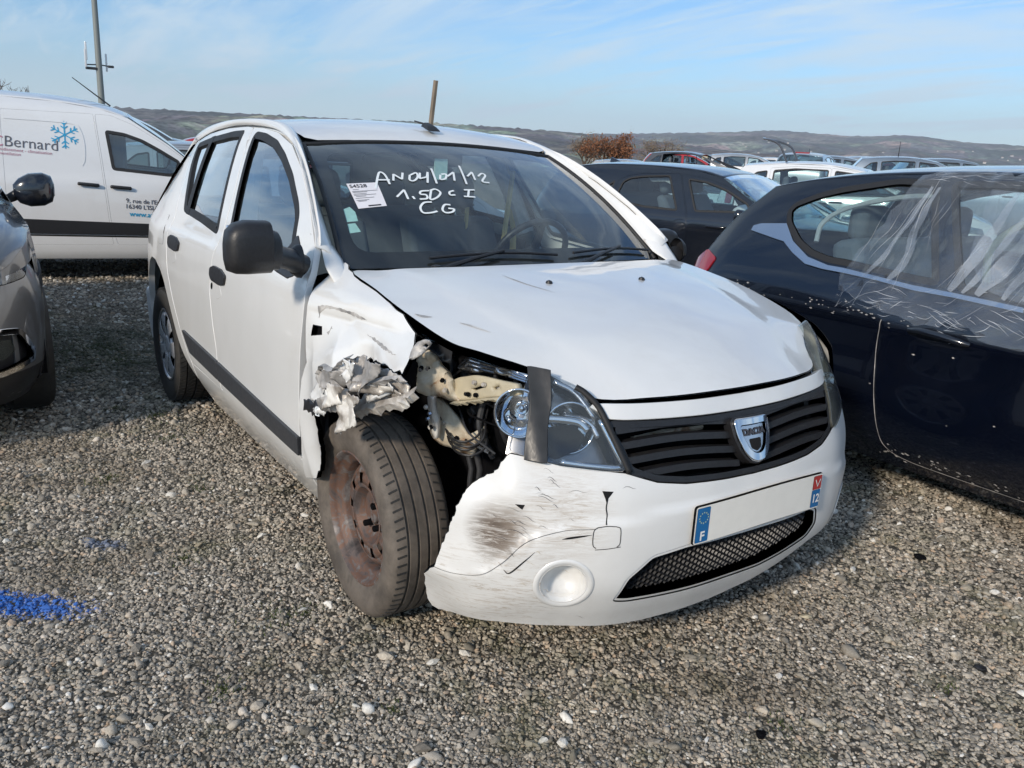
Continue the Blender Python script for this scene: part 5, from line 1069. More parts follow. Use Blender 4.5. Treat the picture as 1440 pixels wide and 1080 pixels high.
        cb = MB(); cb.lathe([(.052, 0), (.050, .012), (.038, .030), (.001, .034)], 24, c=(0, 0, 0)); q = cb.build('mirror_foot', 'plastic', o, smooth=True); q.location = (-.428, s*.838, 1.045); q.scale = (.85, s, 1.05)
        panel('mirror_sail', fil([(-.60,1.11),(-.52,1.06),(-.515,.985),(-.56,.972),(-.72,.985)], .012), S_side if s < 0 else S_sideL, 'plastic', o, .05, out=(0, s, 0), depth=.01, off=.003)
    # ---- wheels
    wheel_tyre(T, -1, (-.02, -.745, .31), .31, .19, .205, 'tyre', steel=True, tread='long').rotation_euler = (R_(1.5), 0, R_(-1))
    wheel_tyre(T, 1, (0, .745, .31), .31, .19, .195, 'tyre_dark', steel=False)
    wheel_tyre(T, -1, (-2.589, -.725, .31), .31, .185, .195, 'tyre_dark', steel=False, tread='block'); wheel_tyre(T, 1, (-2.589, .725, .31), .31, .185, .195, 'tyre_dark', steel=False, tread='block')
    MB().tube([(-.02, -.6, .31), (-.02, .6, .31)], .03, 10).build('axle', 'dark', T); MB().tube([(-2.589, -.6, .31), (-2.589, .6, .31)], .03, 10).build('axle', 'dark', T)
    return T
white_hatchback()
# ================================================================ other vehicles
def flip(S): return lambda u, v: S(u, v)*np.array([1, -1, 1.0])
def top_strip(name, S, prof, mat, parent, rows=5, cols=17, thick=.004, power=2.2):
    """skin across the car between both sides: prof = (x, z centre, crown)"""
    P = cr([p[:3] for p in prof], rows) if len(prof) > 2 else np.array([np.array(prof[0][:3]) + (np.array(prof[1][:3]) - prof[0][:3])*t for t in np.linspace(0, 1, rows+1)])
    V = []; T = np.linspace(-1, 1, cols)
    for x, z, c in P:
        ye = abs(float(S(x, z-c)[..., 1])) + .001
        for t in T: V.append((x - .0*abs(t), t*ye, z - c*abs(t)**power))
    F = [(i*cols+j, i*cols+j+1, (i+1)*cols+j+1, (i+1)*cols+j) for i in range(len(P)-1) for j in range(cols-1)]
    o = add_obj(name, V, F, mat, parent)
    s = o.modifiers.new('thickness', 'SOLIDIFY'); s.thickness = thick; s.offset = 0
    return o
def plain_wheel(parent, c, R, w, side, mat='tyre_dark', trim='satin'):
    h = w/2; t = MB().lathe([(R*.62, -h*.8), (R*.70, -h), (R*.93, -h), (R, -h*.75), (R, h*.75), (R*.93, h), (R*.6, h)], 40).build('wheel', mat, parent, smooth=True, loc=c)
    if side > 0: t.rotation_euler = (0, 0, math.pi)
    m = MB(); m.lathe([(R*.66, -h*.86), (R*.62, -h*.9), (R*.58, -h*.6), (R*.58, h*.3)], 36)
    m.build('rim', trim, t, smooth=True)
    d = MB(); d.lathe([(R*.16, -h*.55), (.001, -h*.6)], 20)
    for k in range(5):
        a = 2*math.pi*k/5
        d.lathe([(R*.60, -h*.68), (R*.40, -h*.72), (R*.14, -h*.56)], 4, a0=a-.24, a1=a+.24)
    q = d.build('wheel_spokes', trim, t); s = q.modifiers.new('thickness', 'SOLIDIFY'); s.thickness = .008
    MB().lathe([(R*.57, h*.1), (.001, h*.1)], 24).build('brake_drum', 'dark', t)
    return t
def car(T, S, segs, mat, sill, arches, doors, wins=(), res=.06, wheel=True, R=.31, track=.74, sides=(-1, 1), holes=(), seal=.016, cabin=True, win_mat='glass', rim='satin', side_name='body_side', low_trim=None):
    prof = [p for s in segs for p in s[2]]
    top = [(p[0], p[1]-p[2]) for p in sorted([q for q in prof], key=lambda q: -q[0])]
    # keep a single value chain front -> rear as given
    chain = [(p[0], p[1]-p[2]) for s in segs for p in s[2]]
    ch = [chain[0]]
    for p in chain[1:]:
        if abs(p[0]-ch[-1][0]) + abs(p[1]-ch[-1][1]) > 1e-4: ch.append(p)
    xf, xr = ch[0][0], ch[-1][0]
    bottom = [(xr, sill)]
    for xc, zc, r in sorted(arches):
        pts = [(xc + r*math.cos(a), zc + r*math.sin(a)) for a in np.linspace(math.pi, 0, 13)]
        pts = [p for p in pts if p[1] > sill]
        bottom += [(pts[0][0], sill)] + pts + [(pts[-1][0], sill)]
    bottom += [(xf, sill)]
    poly = [p for i, p in enumerate(ch + bottom) if i == 0 or np.linalg.norm(np.subtract(p, (ch + bottom)[i-1])) > 1e-3]
    for s in sides:
        SS = S if s < 0 else flip(S); O = (0, s, 0)
        dh = [d['outline'] for d in doors]; wh = [w for w in wins]
        b = panel(side_name, poly, SS, mat, T, res, [inset(fil(d, .02), -.003) for d in dh] + [fil(w, .03) for w in wh] + list(holes), out=O, depth=.02)
        for w in wh:
            f = fil(w, .03); panel('window_seal', inset(f, -.004), SS, 'rubber', b, res, [inset(f, seal)], out=O, depth=.01, off=.002); panel('window', inset(f, seal*.7), SS, win_mat, b, .1, out=O, depth=.001, off=-.006)
        for d in doors:
            o = fil(d['outline'], .02); f = [fil(w, .03) for w in d.get('win', [])]
            dr = panel('door', o, SS, d.get('mat', mat), T, res, f, out=O, depth=.02)
            for w in f:
                panel('window_seal', inset(w, -.004), SS, 'rubber', dr, res, [inset(w, seal)], out=O, depth=.01, off=.002)
                if d.get('glass', True): panel('window', inset(w, seal*.7), SS, d.get('wmat', win_mat), dr, .1, out=O, depth=.001, off=-.006)
            if 'handle' in d:
                hx, hz = d['handle']; c = SS(hx, hz)
                hb = MB().box((c[0], c[1] + s*.016, c[2]), (.20, .022, .026)); hb.build('door_handle', d.get('hmat', mat), dr, bevel=.009)
    for nm, m_, pr in segs: top_strip(nm, S, pr, m_, T)
    xs = [p[0] for p in ch]
    if wheel:
        for xc, zc, r in arches:
            for s in (-1, 1):
                plain_wheel(T, (xc, s*track, R), R, .20, s, trim=rim)
                MB().lathe([(r+.03, -.14), (r+.03, .16), (.05, .16)], 18, a0=R_(-10), a1=R_(190), c=(xc, 0, zc)).build('wheel_housing', 'dark', T, loc=(0, s*(track-.02), 0)).scale = (1, -s, 1)
    MB().box(((max(xs)+min(xs))/2, 0, sill+.06), ((max(xs)-min(xs))*.93, 1.35, .05)).build('floor_pan', 'dark', T)
    return ch
def cabin_bits(T, x_front, x_rear, belt=.95, dash=True, y=.36):
    for yy in (-y, y):
        MB().add([(x_front, yy-.24, belt-.5), (x_front-.02, yy-.24, belt-.35), (x_front-.30, yy-.22, belt+.14), (x_front-.40, yy-.22, belt+.12), (x_front-.16, yy-.24, belt-.5),
                  (x_front, yy+.24, belt-.5), (x_front-.02, yy+.24, belt-.35), (x_front-.30, yy+.22, belt+.14), (x_front-.40, yy+.22, belt+.12), (x_front-.16, yy+.24, belt-.5)],
                 [(0,1,2,3,4), (9,8,7,6,5), (0,5,6,1), (1,6,7,2), (2,7,8,3), (3,8,9,4), (4,9,5,0)]).build('seat_back', 'seat', T, bevel=.04)
        MB().box((x_front-.37, yy, belt+.23), (.10, .25, .17), Matrix.Rotation(R_(-12), 3, 'Y')).build('headrest', 'seat', T, bevel=.04)
    MB().box((x_rear, 0, belt-.15), (.16, 1.25, .55), Matrix.Rotation(R_(-14), 3, 'Y')).build('rear_bench', 'seat', T, bevel=.04)
    for yy in (-.38, .38): MB().box((x_rear-.10, yy, belt+.19), (.10, .25, .17)).build('headrest', 'seat', T, bevel=.04)
    if dash: MB().box((x_front+.85, 0, belt-.12), (.35, 1.3, .24)).build('dashboard', 'dash', T, bevel=.05)
def mirror(T, x, y, z, s, mat='plastic', w=.20, h=.13, nm='door_mirror', tilt=0):
    secs = [(0, .35, 0), (.03, .75, 0), (.08, 1, .004), (.15, 1, .008), (w*.93, .8, .010), (w, .35, .010)]; n = 20; V = []
    for yy, k, dz in secs:
        for i in range(n):
            t = 2*math.pi*i/n; ct, st = math.cos(t), math.sin(t)
            V.append((x + (abs(ct)**.8)*math.copysign(1, ct)*(.075 if ct > 0 else .03)*k, y + s*yy, z + dz + tilt*yy + (abs(st)**.8)*math.copysign(1, st)*h/2*k))
    F = [(i*n+k, i*n+(k+1) % n, (i+1)*n+(k+1) % n, (i+1)*n+k) for i in range(len(secs)-1) for k in range(n)] + [tuple(range(n)), tuple((len(secs)-1)*n + k for k in range(n))]
    o = add_obj(nm, V, F, mat, T); auto_smooth(o, 60)
    MB().tube([(x, y + s*.02, z-.02), (x-.02, y - s*.05, z-.06), (x-.03, y - s*.10, z-.09)], [.03, .022, .025], 10).build('mirror_arm', 'plastic', o, smooth=True)
    return o

def navy_hatchback():
    (ox, oy), a = LOC['b']; T = thing('navy_hatchback', 'dark navy three-door hatchback with torn clear film hanging over its side windows', 'car', (ox, oy, 0), R_(a))
    segs = [('front_end', 'navy', [(2.78,.35,.02),(2.80,.6,.02),(2.72,.74,.03)]), ('bonnet', 'navy', [(2.72,.74,.03),(2.3,.90,.05),(1.75,1.02,.05)]), ('windscreen', 'shield', [(1.75,1.02,.05),(1.35,1.24,.05),(.98,1.42,.045)]),
            ('roof', 'navy', [(.98,1.42,.045),(.5,1.475,.05),(.1,1.470,.05),(-.25,1.445,.05),(-.55,1.405,.05),(-.76,1.365,.05)]), ('rear_window', 'glass', [(-.76,1.365,.05),(-.92,1.20,.05),(-1.01,1.06,.05)]),
            ('tailgate', 'navy', [(-1.01,1.06,.05),(-1.08,.92,.03),(-1.14,.80,.02),(-1.18,.55,.01)]), ('rear_bumper', 'navy', [(-1.18,.55,.01),(-1.20,.4,.01),(-1.16,.25,.01)])]
    win = D['b_win']; dwin = [(.17,1.388),(.42,1.400),(.75,1.370),(1.05,1.27),(1.32,1.12),(1.42,1.02),(1.40,.945),(.95,.944),(.66,.955),(.40,.968)]
    gap = [(.355,.972),(.216,.949),(.165,.881),(.137,.809),(.122,.734),(.124,.638),(.14,.52),(.159,.42),(.185,.32),(.22,.25),(.30,.215),(.50,.205),(1.30,.205),(1.45,.30),(1.50,.6),(1.50,.93),(1.40,1.06),(1.10,1.275),(.78,1.392),(.42,1.418),(.135,1.408),(.23,1.20)]
    ch = car(T, S_b, segs, 'navy', .15, [(-.52, .31, .36), (2.02, .31, .36)], [dict(outline=gap, win=[dwin])], [win], res=.045, seal=.022, wheel=True)
    cabin_bits(T, .98, -.22, .98)
    # light headlining edge seen through the quarter glass, and a headrest hoop
    MB().tube([tuple(S_b(x, z) + np.array([0, .10, 0])) for x, z in cr([(-.42,1.07),(-.43,1.16),(-.33,1.24),(-.10,1.305),(.10,1.33)], 6)], .012, 8).build('pillar_trim', 'seat_light', T, smooth=True)
    MB().tube([tuple(S_b(x, z) + np.array([0, .16, 0])) for x, z in cr([(.42,.99),(.38,1.12),(.44,1.22),(.56,1.275)], 6)], .016, 8).build('seat_belt', 'cream', T, smooth=True)
    O = (0, -1, 0)
    panel('chrome_strip', D['b_chrome'][:12] + D['b_chrome'][12:], S_b, 'satin', T, .03, out=O, depth=.006, off=.010, lip=.003)
    for s in (-1, 1):
        SS = S_b if s < 0 else flip(S_b)
        panel('tail_lamp', fil([(-1.12,.80),(-1.12,.90),(-1.03,.965),(-.93,.93),(-.96,.86),(-1.04,.80)], .02), SS, 'redlens', T, .03, out=(0, s, 0), depth=.01, off=.008)
    # handle: scooped bar
    h = [tuple(p) for p in D['b_handle']]
    panel('handle_recess', fil([(.25,.765),(.27,.795),(.44,.83),(.52,.80),(.50,.745),(.36,.735)], .02), S_b, 'black', T, .02, out=O, depth=.003, off=.002, lip=.001)
    MB().tube([tuple(S_b(x, z) + np.array([0, -d, 0])) for x, z, d in ((.27,.785,.012),(.33,.792,.030),(.42,.788,.034),(.49,.778,.026),(.525,.772,.010))], [.012, .015, .015, .014, .010], 10).build('door_handle', 'black', T, smooth=True)
    # bright dirt line in the door gap
    v, f = strip_on(S_b, cr([(.130,.80),(.119,.72),(.119,.63),(.135,.52),(.153,.42),(.18,.315),(.215,.243),(.30,.207),(.50,.198),(1.1,.198)], 8), .0035, .003, out=O); o = add_obj('gap_dirt', v, f, 'torn2', T)
    mirror(T, 1.33, -.86, 1.0, -1, 'navy')
    rr = random.Random(3); b = MB()
    for k in range(150):   # dried drips along the sill and shoulder
        if k > 125: continue
        if k < 70: u = rr.uniform(.15, 1.1); z = .235 - .02*rr.random() + .012*rr.gauss(0, 1)
        elif k < 120: u = rr.uniform(-.95, .35); z = .815 + .02*rr.gauss(0, 1) - .02*(u+.3)
        else: u = rr.uniform(.1, .9); z = rr.uniform(.3, .75)
        r = rr.uniform(.0015, .0045); P = S_b(np.array([u-r*rr.uniform(1, 3), u, u+r*rr.uniform(1, 3), u]), np.array([z, z-r, z, z+r])) + np.array([0, -.0025, 0]); b.add(P, [(0, 1, 2, 3)])
    o = b.build('dirt_splash', 'torn2', T); o['kind'] = 'stuff'
    return T
def film():
    (ox, oy), a = LOC['b']
    def S_f(u, v):
        p = S_b(u, v); u = np.asarray(u, float); v = np.asarray(v, float); p = p.copy()
        p[..., 1] -= .016 + .006*np.sin(60*u + 8*v) * np.clip((v-.8)*4, 0, 1) + .004*np.sin(23*u - 50*v); return p
    T = thing('torn_film', 'torn clear plastic film with white creases hanging on the navy hatchback', 'plastic film', (ox, oy, 0), R_(a))
    out = [(.02,1.41),(.10,1.43),(.45,1.45),(.85,1.43),(1.35,1.2),(1.5,.95),(1.5,.74),(1.1,.76),(.85,.79),(.60,.80),(.50,.83),(.30,.81),(.17,.83),(.02,.87),(-.12,.90),(-.15,.96),(-.10,1.05),(-.04,1.2)]
    out = densify(np.array(out), .05); out = out + rng.normal(0, .008, out.shape)
    s = panel('film_sheet', out, S_f, 'film', T, .02, out=(0, -1, 0), depth=.0006, lip=.0002)
    s2 = panel('film_sheet', [(.36,1.37),(.75,1.35),(1.05,1.22),(1.3,1.0),(1.15,.95),(.70,.95),(.50,.99),(.40,1.1)], lambda u, v: S_f(u, v) + np.array([0, .02, 0])*0 - np.array([0, .006, 0]), 'film', T, .02, out=(0, -1, 0), depth=.0006, lip=.0002)
    rr = random.Random(21); b = MB()
    def line(p, w, off=.001):
        w = w*.38; P = cr(p, 5); v, f = strip_on(S_f, P, w, off, out=(0, -1, 0), taper=True); b.add(v, f)
    def wob(a, c, n=4, j=.012):
        return [(a[0] + (c[0]-a[0])*t + rr.gauss(0, j), a[1] + (c[1]-a[1])*t + rr.gauss(0, j)) for t in np.linspace(0, 1, n)]
    # long hanging folds from the roof to the shoulder
    for a, c, w in (((.105,1.41),(.13,.94),.007), ((.10,1.38),(.03,1.0),.005), ((.085,1.33),(-.06,1.0),.004), ((.02,1.25),(-.07,1.02),.004), ((-.02,1.3),(-.11,.98),.003), ((.16,1.33),(.13,1.05),.004), ((.19,1.3),(.16,1.12),.003), ((.145,.95),(-.06,.86),.004),
                    ((.0,.98),(-.10,.86),.003), ((.04,.96),(-.02,.82),.003), ((.23,1.41),(.19,1.1),.003)): line(wob(a, c), w)
    for k in range(12):   # fan of creases in the door glass
        x = rr.uniform(.42, 1.25); line(wob((x, rr.uniform(1.0, 1.3)), (x - rr.uniform(.02, .16), rr.uniform(.93, 1.02)), 4, .006), rr.uniform(.0012, .004))
    for k in range(84):   # short crossed scratches along the shoulder
        x = rr.uniform(-.05, 1.2); z = rr.gauss(.90, .04) - .03*x; l = rr.uniform(.03, .15); an = rr.uniform(-.2, .9) if k % 3 else rr.uniform(-.5, 0)
        line(wob((x, z), (x + l*math.cos(an), z + l*math.sin(an)), 3, .0025), rr.uniform(.0012, .0042))
    for k in range(55):   # roof edge
        x = rr.uniform(.05, .95); z = rr.uniform(1.385, 1.44); l = rr.uniform(.02, .12); an = rr.uniform(-.5, .9); line(wob((x, z), (x + l*math.cos(an), z + l*math.sin(an)*.4), 3, .004), rr.uniform(.0012, .0035))
    for k in range(26): x = rr.uniform(-.12, .5); z = rr.uniform(.80, .90); line(wob((x, z), (x + rr.uniform(-.03, .1), z + rr.uniform(-.03, .03)), 3, .006), rr.uniform(.002, .005))
    o = b.build('film_crease', 'film_line', T); o['kind'] = 'stuff'
    # soft milky folds hanging over the door glass and the pillar
    for k, (x0, x1, w) in enumerate(((.47,.40,.05), (.56,.46,.03), (.66,.52,.07), (.78,.62,.04), (.88,.70,.06), (1.0,.80,.04), (.14,.13,.035), (.10,.02,.025), (1.1,.92,.05))):
        v, f = strip_on(S_f, cr([(x0, 1.36 - .25*max(0, x0-.7)), ((x0+x1)/2 + .02*math.sin(k*3), 1.18), (x1 + .01, 1.05), (x1 - .03, .96)], 8), w, .003 + .001*k, out=(0, -1, 0), taper=True); add_obj('film_fold', v, f, 'film_fold', T)
def black_hatchback():
    (ox, oy), a = LOC['k']; T = thing('black_hatchback', 'black five-door hatchback with a shark fin aerial behind the white car', 'car', (ox, oy, 0), R_(a))
    segs = [('front_end', 'black', [(3.18,.35,.02),(3.20,.6,.02),(3.08,.74,.03)]), ('bonnet', 'black', [(3.08,.74,.03),(2.7,.86,.04),(2.28,.94,.04)]), ('windscreen', 'shield', [(2.28,.94,.04),(2.02,1.12,.04),(1.66,1.322,.04)]),
            ('roof', 'black', [(1.66,1.322,.04),(1.36,1.380,.04),(.82,1.402,.04),(.25,1.390,.04),(-.07,1.357,.04),(-.30,1.32,.04)]), ('rear_window', 'glass', [(-.30,1.32,.04),(-.45,1.15,.04),(-.53,1.02,.04)]), ('tailgate', 'black', [(-.53,1.02,.04),(-.59,.9,.02),(-.60,.4,.02)])]
    w0 = [(.30,1.05),(.475,1.20),(.455,.99)]; w1 = [(.530,.995),(.570,1.190),(.64,1.232),(.79,1.258),(1.085,1.280),(1.28,.945),(.905,.952)]; w2 = [(1.295,1.258),(1.50,1.240),(1.665,1.195),(1.755,1.165),(1.985,1.058),(2.03,.980),(1.47,.950)]
    d1 = [(.485,.96),(.515,1.20),(.62,1.254),(.80,1.283),(1.19,1.305),(1.378,.93),(1.415,.78),(1.40,.5),(1.30,.27),(.75,.27),(.52,.60),(.46,.80)]; d2 = [(1.205,1.305),(1.393,.93),(1.430,.78),(1.415,.5),(1.315,.27),(2.04,.27),(2.12,.7),(2.13,.93),(2.05,1.075),(1.78,1.192),(1.52,1.265),(1.30,1.292)]
    car(T, S_k, segs, 'black', .2, [(-.02, .31, .34), (2.50, .31, .34)], [dict(outline=d1, win=[w1], handle=(.84, .815)), dict(outline=d2, win=[w2], handle=(1.72, .82))], [w0], res=.07, seal=.012)
    cabin_bits(T, 1.28, .38, .94)
    MB().add([(.80,-.62,1.245),(1.06,-.60,1.262),(1.09,-.60,1.18),(1.0,-.61,1.215),(.85,-.615,1.205)], [(0, 1, 2, 3, 4)]).build('deployed_airbag', 'seat_light', T)
    v = []; n = 14
    b = MB(); b.lathe([(.001, .09), (.07, .075), (.12, .04), (.14, 0)], 14, 'z'); o = b.build('front_airbag', 'paper', T, smooth=True, loc=(1.84, -.45, .95))
    fin = MB(); fin.add([(-.24,-.035,1.355),(-.24,.035,1.355),(-.06,.012,1.372),(-.06,-.012,1.372),(-.235,-.006,1.435),(-.235,.006,1.435)], [(0, 1, 2, 3), (0, 4, 5, 1), (0, 3, 4), (1, 5, 2), (3, 2, 5, 4)]); fin.build('shark_fin_aerial', 'black', T, loc=(.13, .18, .0))
    mirror(T, 1.98, -.87, .94, -1, 'black')
def white_van():
    (ox, oy), a = LOC['v']; T = thing('white_van', 'white delivery van with a blue snowflake and dark lettering on its side', 'van', (ox, oy, 0), R_(a))
    segs = [('front_end', 'white_van', [(.70,.4,.02),(.72,.7,.02),(.62,.88,.03)]), ('bonnet', 'white_van', [(.62,.88,.03),(.2,1.02,.04),(-.02,1.10,.04)]), ('windscreen', 'shield', [(-.02,1.10,.04),(-.35,1.38,.05),(-.70,1.62,.06)]),
            ('roof', 'white_van', [(-.70,1.62,.06),(-.95,1.70,.07),(-1.3,1.745,.07),(-1.8,1.765,.07),(-2.6,1.765,.07),(-3.3,1.73,.07)]), ('rear_doors', 'white_van', [(-3.3,1.73,.07),(-3.38,1.2,.02),(-3.4,.5,.02)])]
    win = [(-.905,1.435),(-.738,1.414),(-.583,1.362),(-.428,1.278),(-.250,1.170),(-.285,1.045),(-.345,1.029),(-.862,1.072)]
    dr = [(-.985,1.58),(-.975,1.45),(-.950,1.19),(-.925,.86),(-.905,.577),(-.86,.36),(-.30,.36),(-.05,.62),(-.02,.98),(-.10,1.12),(-.40,1.34),(-.66,1.50),(-.85,1.575)]
    pan = [(-1.772,1.58),(-1.772,.62),(-1.76,.36),(-.90,.36),(-.925,.58),(-.943,.86),(-.968,1.19),(-.992,1.45),(-1.002,1.58)]
    car(T, S_v, segs, 'white_van', .22, [(0.1, .31, .36), (-2.65, .31, .36)], [dict(outline=dr, win=[win]), dict(outline=pan)], [], res=.09, R=.31, seal=.022)
    MB().box((-.80, 0, 1.05), (.14, 1.4, .8)).build('seat_back', 'seat', T, bevel=.04); MB().box((-.16, 0, 1.03), (.3, 1.4, .14)).build('dashboard', 'dash', T, bevel=.04)
    O = (0, -1, 0)
    panel('lower_cladding', fil([(-1.76,.60),(-.93,.575),(-.10,.55),(-.10,.45),(-1.76,.47)], .01), S_v, 'plastic', T, .08, out=O, depth=.01, off=.014); panel('lower_cladding', fil([(-1.76,.455),(-.10,.435),(-.10,.425),(-1.76,.445)], .002), S_v, 'line', T, .08, out=O, depth=.004, off=.003)
    for x, z in ((-1.08, .93), (-.80, .91)):
        panel('handle_cup', fil([(x-.09,z+.02),(x-.03,z+.045),(x+.05,z+.04),(x+.09,z+.01),(x+.07,z-.02),(x-.07,z-.015)], .02), S_v, 'white_van', T, .04, out=O, depth=.004, off=.002, lip=.001)
        MB().box((x, -.925, z), (.19, .03, .032), Matrix.Rotation(R_(4), 3, 'Y')).build('door_handle', 'plastic', T, bevel=.012)
    # pressed panel line
    v, f = strip_on(S_v, cr([(-1.75,1.50),(-1.45,1.495),(-1.18,1.48),(-1.12,1.42),(-1.095,1.30),(-1.10,1.16),(-1.125,1.10)], 8), .012, .004, out=O); add_obj('panel_swage', v, f, 'white_van', T)
    def lettering(s, size, x, z, mat, bold=.0, align='LEFT', rot=-.055, parent=T):
        v, f = text_mesh(s, size, 0, align, bold); v = np.array(v); c, q = math.cos(rot), math.sin(rot); X = x + c*v[:, 0] - q*v[:, 1]; Z_ = z + q*v[:, 0] + c*v[:, 1]
        P = S_v(X, Z_) + np.array([0, -.004, 0]); return add_obj('lettering', P, f, mat, parent, smooth=False)
    MT['lettergrey'] = simple('sign_grey', (.10, .10, .12), .5); MT['letterpink'] = simple('sign_pink', (.45, .20, .26), .5); MT['letterblue'] = simple('sign_blue', (.02, .33, .58), .4); MT['letterteal'] = simple('sign_teal', (.05, .45, .55), .4)
    o = lettering('Bernard', .138, -1.760, 1.292, 'lettergrey', -.0005); lettering('C', .138, -1.858, 1.295, 'letterpink', 0)
    lettering('refroidissement - climatisation', .040, -1.86, 1.228, 'letterpink'); lettering('et ventilation', .040, -1.84, 1.19, 'letterpink')
    lettering("9, rue de l'Epau", .058, -.765, .787, 'lettergrey', .0008); lettering("16340 L'ISLE D'", .058, -.775, .732, 'lettergrey', .0008); lettering("www.atch", .068, -.740, .660, 'letterblue', .001)
    sb = MB(); cx, cz = -1.255, 1.375
    for k in range(6):
        a_ = R_(60*k + 30); d = (math.cos(a_), math.sin(a_))
        def bar(p, q, w):
            P = np.array([p, q]); v, f = strip_on(S_v, np.array([P[0] + (P[1]-P[0])*t for t in np.linspace(0, 1, 4)]), w, .004, out=O); sb.add(v, f)
        R0 = .125; bar((cx, cz), (cx + d[0]*R0, cz + d[1]*R0), .010)
        for t_, l in ((.45, .038), (.75, .036)):
            for sg in (-1, 1):
                b_ = a_ + sg*R_(50); p = (cx + d[0]*R0*t_, cz + d[1]*R0*t_); bar(p, (p[0] + l*math.cos(b_), p[1] + l*math.sin(b_)), .009)
    sb.build('snowflake_sign', 'letterblue', T)
    mirror(T, -.16, -.93, 1.12, -1, 'plastic'); 
    MB().tube([(-.85, -.1, 1.68), (-1.18, -.15, 1.93)], [.008, .004], 8).build('aerial', 'plastic', T)
def grey_suv():
    (ox, oy), a = LOC['c']; T = thing('grey_crossover', 'metallic grey crossover with a black door mirror at the left edge', 'car', (ox, oy, 0), R_(a))
    S = flip(S_c)   # table is on the +y side; car() expects the -y side
    S0 = lambda u, v: S_c(u, v)*np.array([1, -1, 1.0])
    segs = [('bonnet', 'grey', [(.60,.90,.10),(.45,.97,.10),(.2,1.02,.09),(-.3,1.06,.08),(-.45,1.07,.07)]), ('windscreen', 'shield', [(-.45,1.07,.07),(-.9,1.33,.06),(-1.25,1.50,.06)]),
            ('roof', 'black', [(-1.25,1.50,.06),(-1.8,1.56,.06),(-2.5,1.54,.06),(-2.95,1.48,.06)]), ('rear_window', 'glass', [(-2.95,1.48,.06),(-3.15,1.2,.05),(-3.25,1.05,.04)]), ('tailgate', 'grey', [(-3.25,1.05,.04),(-3.32,.8,.02),(-3.30,.3,.01)])]
    w1 = [(-.62,1.06),(-.95,1.22),(-1.25,1.35),(-1.62,1.40),(-1.62,1.02),(-.62,.985)]; w2 = [(-1.72,1.40),(-2.2,1.38),(-2.5,1.25),(-2.55,1.08),(-1.72,1.025)]
    d1 = [(-.45,.98),(-.50,.35),(-1.62,.35),(-1.67,.98),(-1.67,1.43),(-1.25,1.40),(-.90,1.24),(-.50,1.04)]; d2 = [(-1.69,1.43),(-1.69,.98),(-1.64,.35),(-2.2,.35),(-2.45,.62),(-2.58,.80),(-2.62,1.05),(-2.52,1.33),(-2.2,1.43)]
    ar = .38
    arches = [(0, .34, ar), (-2.6, .34, ar)]
    def clip(s_): return s_
    sub = [(n_, m_, p) for n_, m_, p in segs]
    # body sides stop where the bumper wraps round
    car(T, S0, sub, 'grey', .22, [(-2.6, .34, ar)], [dict(outline=d1, win=[w1], handle=(-1.5, .93)), dict(outline=d2, win=[w2], handle=(-2.4, .95))], [], res=.07, R=.34, track=.78, wheel=True,
        holes=[[(.0+ar*math.cos(t), .34+ar*math.sin(t)) for t in np.linspace(.80, math.pi+.12, 14)] + [(-.30,.235),(.585,.235),(.585,.775),(.27,.82)]])
    for s in (-1, 1):
        plain_wheel(T, (0, s*.775, .34), .34, .215, s, trim='darkgrey'); MB().lathe([(ar+.03, -.10), (ar+.03, .2), (.05, .2)], 18, a0=R_(-10), a1=R_(190), c=(0, 0, .34)).build('wheel_housing', 'dark', T, loc=(0, s*.74, 0)).scale = (1, -s, 1)
    cabin_bits(T, -1.35, -2.35, 1.0)
    OF = (1, 0, 0)
    # front bumper wraps round the nose
    hlR = [(.62,.905),(.80,.925),(1.02,.915),(1.14,.87),(1.08,.80),(.95,.748),(.75,.735),(.55,.77),(.50,.84)]
    hlL = hlR; hlRm = [(-x, z) for x, z in hlR]
    chr_ = [(.50,.560),(.70,.548),(.80,.535),(.895,.420),(.885,.375),(.70,.345),(.50,.340)]
    upper = [(-1.33,.80),(-1.24,.72),(-1.14,.62),(-1.075,.50),(-1.05,.34),(1.05,.34),(1.075,.50),(1.14,.62),(1.24,.72),(1.33,.80),(1.20,.90),(1.0,.95),(.6,.955),(0,.955),(-.6,.955),(-1.0,.95),(-1.20,.90)]
    fm = [(-x, z) for x, z in chr_]
    bp = panel('front_bumper', fil(upper, .03), S_cw, 'grey', T, .04, [fil(chr_, .03), fil(fm, .03), fil(hlL, .02), fil(hlRm, .02), fil([(-.42,.36),(.42,.36),(.46,.50),(-.46,.50)], .03), fil([(-.46,.70),(-.48,.80),(.48,.80),(.46,.70)], .02)], out=OF, depth=.03)
    panel('bumper_skirt', fil([(-1.02,.18),(1.02,.18),(1.05,.345),(-1.05,.345)], .02), S_cw, 'plastic', T, .05, out=OF, depth=.03, off=-.004)
    panel('front_backing', fil([(-.9,.30),(.9,.30),(.9,.84),(-.9,.84)], .02), S_cw, 'dark', T, .08, out=OF, depth=.004, off=-.07)
    for sg, c in ((1, chr_), (-1, fm)):
        f = fil(c, .03); panel('fog_lamp_surround', inset(f, -.004), S_cw, 'chrome', bp, .03, [inset(f, .020)], out=OF, depth=.02, off=.008); panel('fog_lamp_recess', f, S_cw, 'plastic', bp, .05, out=OF, depth=.004, off=-.03)
        c2 = [(sg*.55,.50),(sg*.76,.49),(sg*.79,.44),(sg*.72,.41),(sg*.55,.41)]; panel('fog_lamp', fil(c2, .01), S_cw, 'lens_hazy', bp, .05, out=OF, depth=.004, off=-.02)
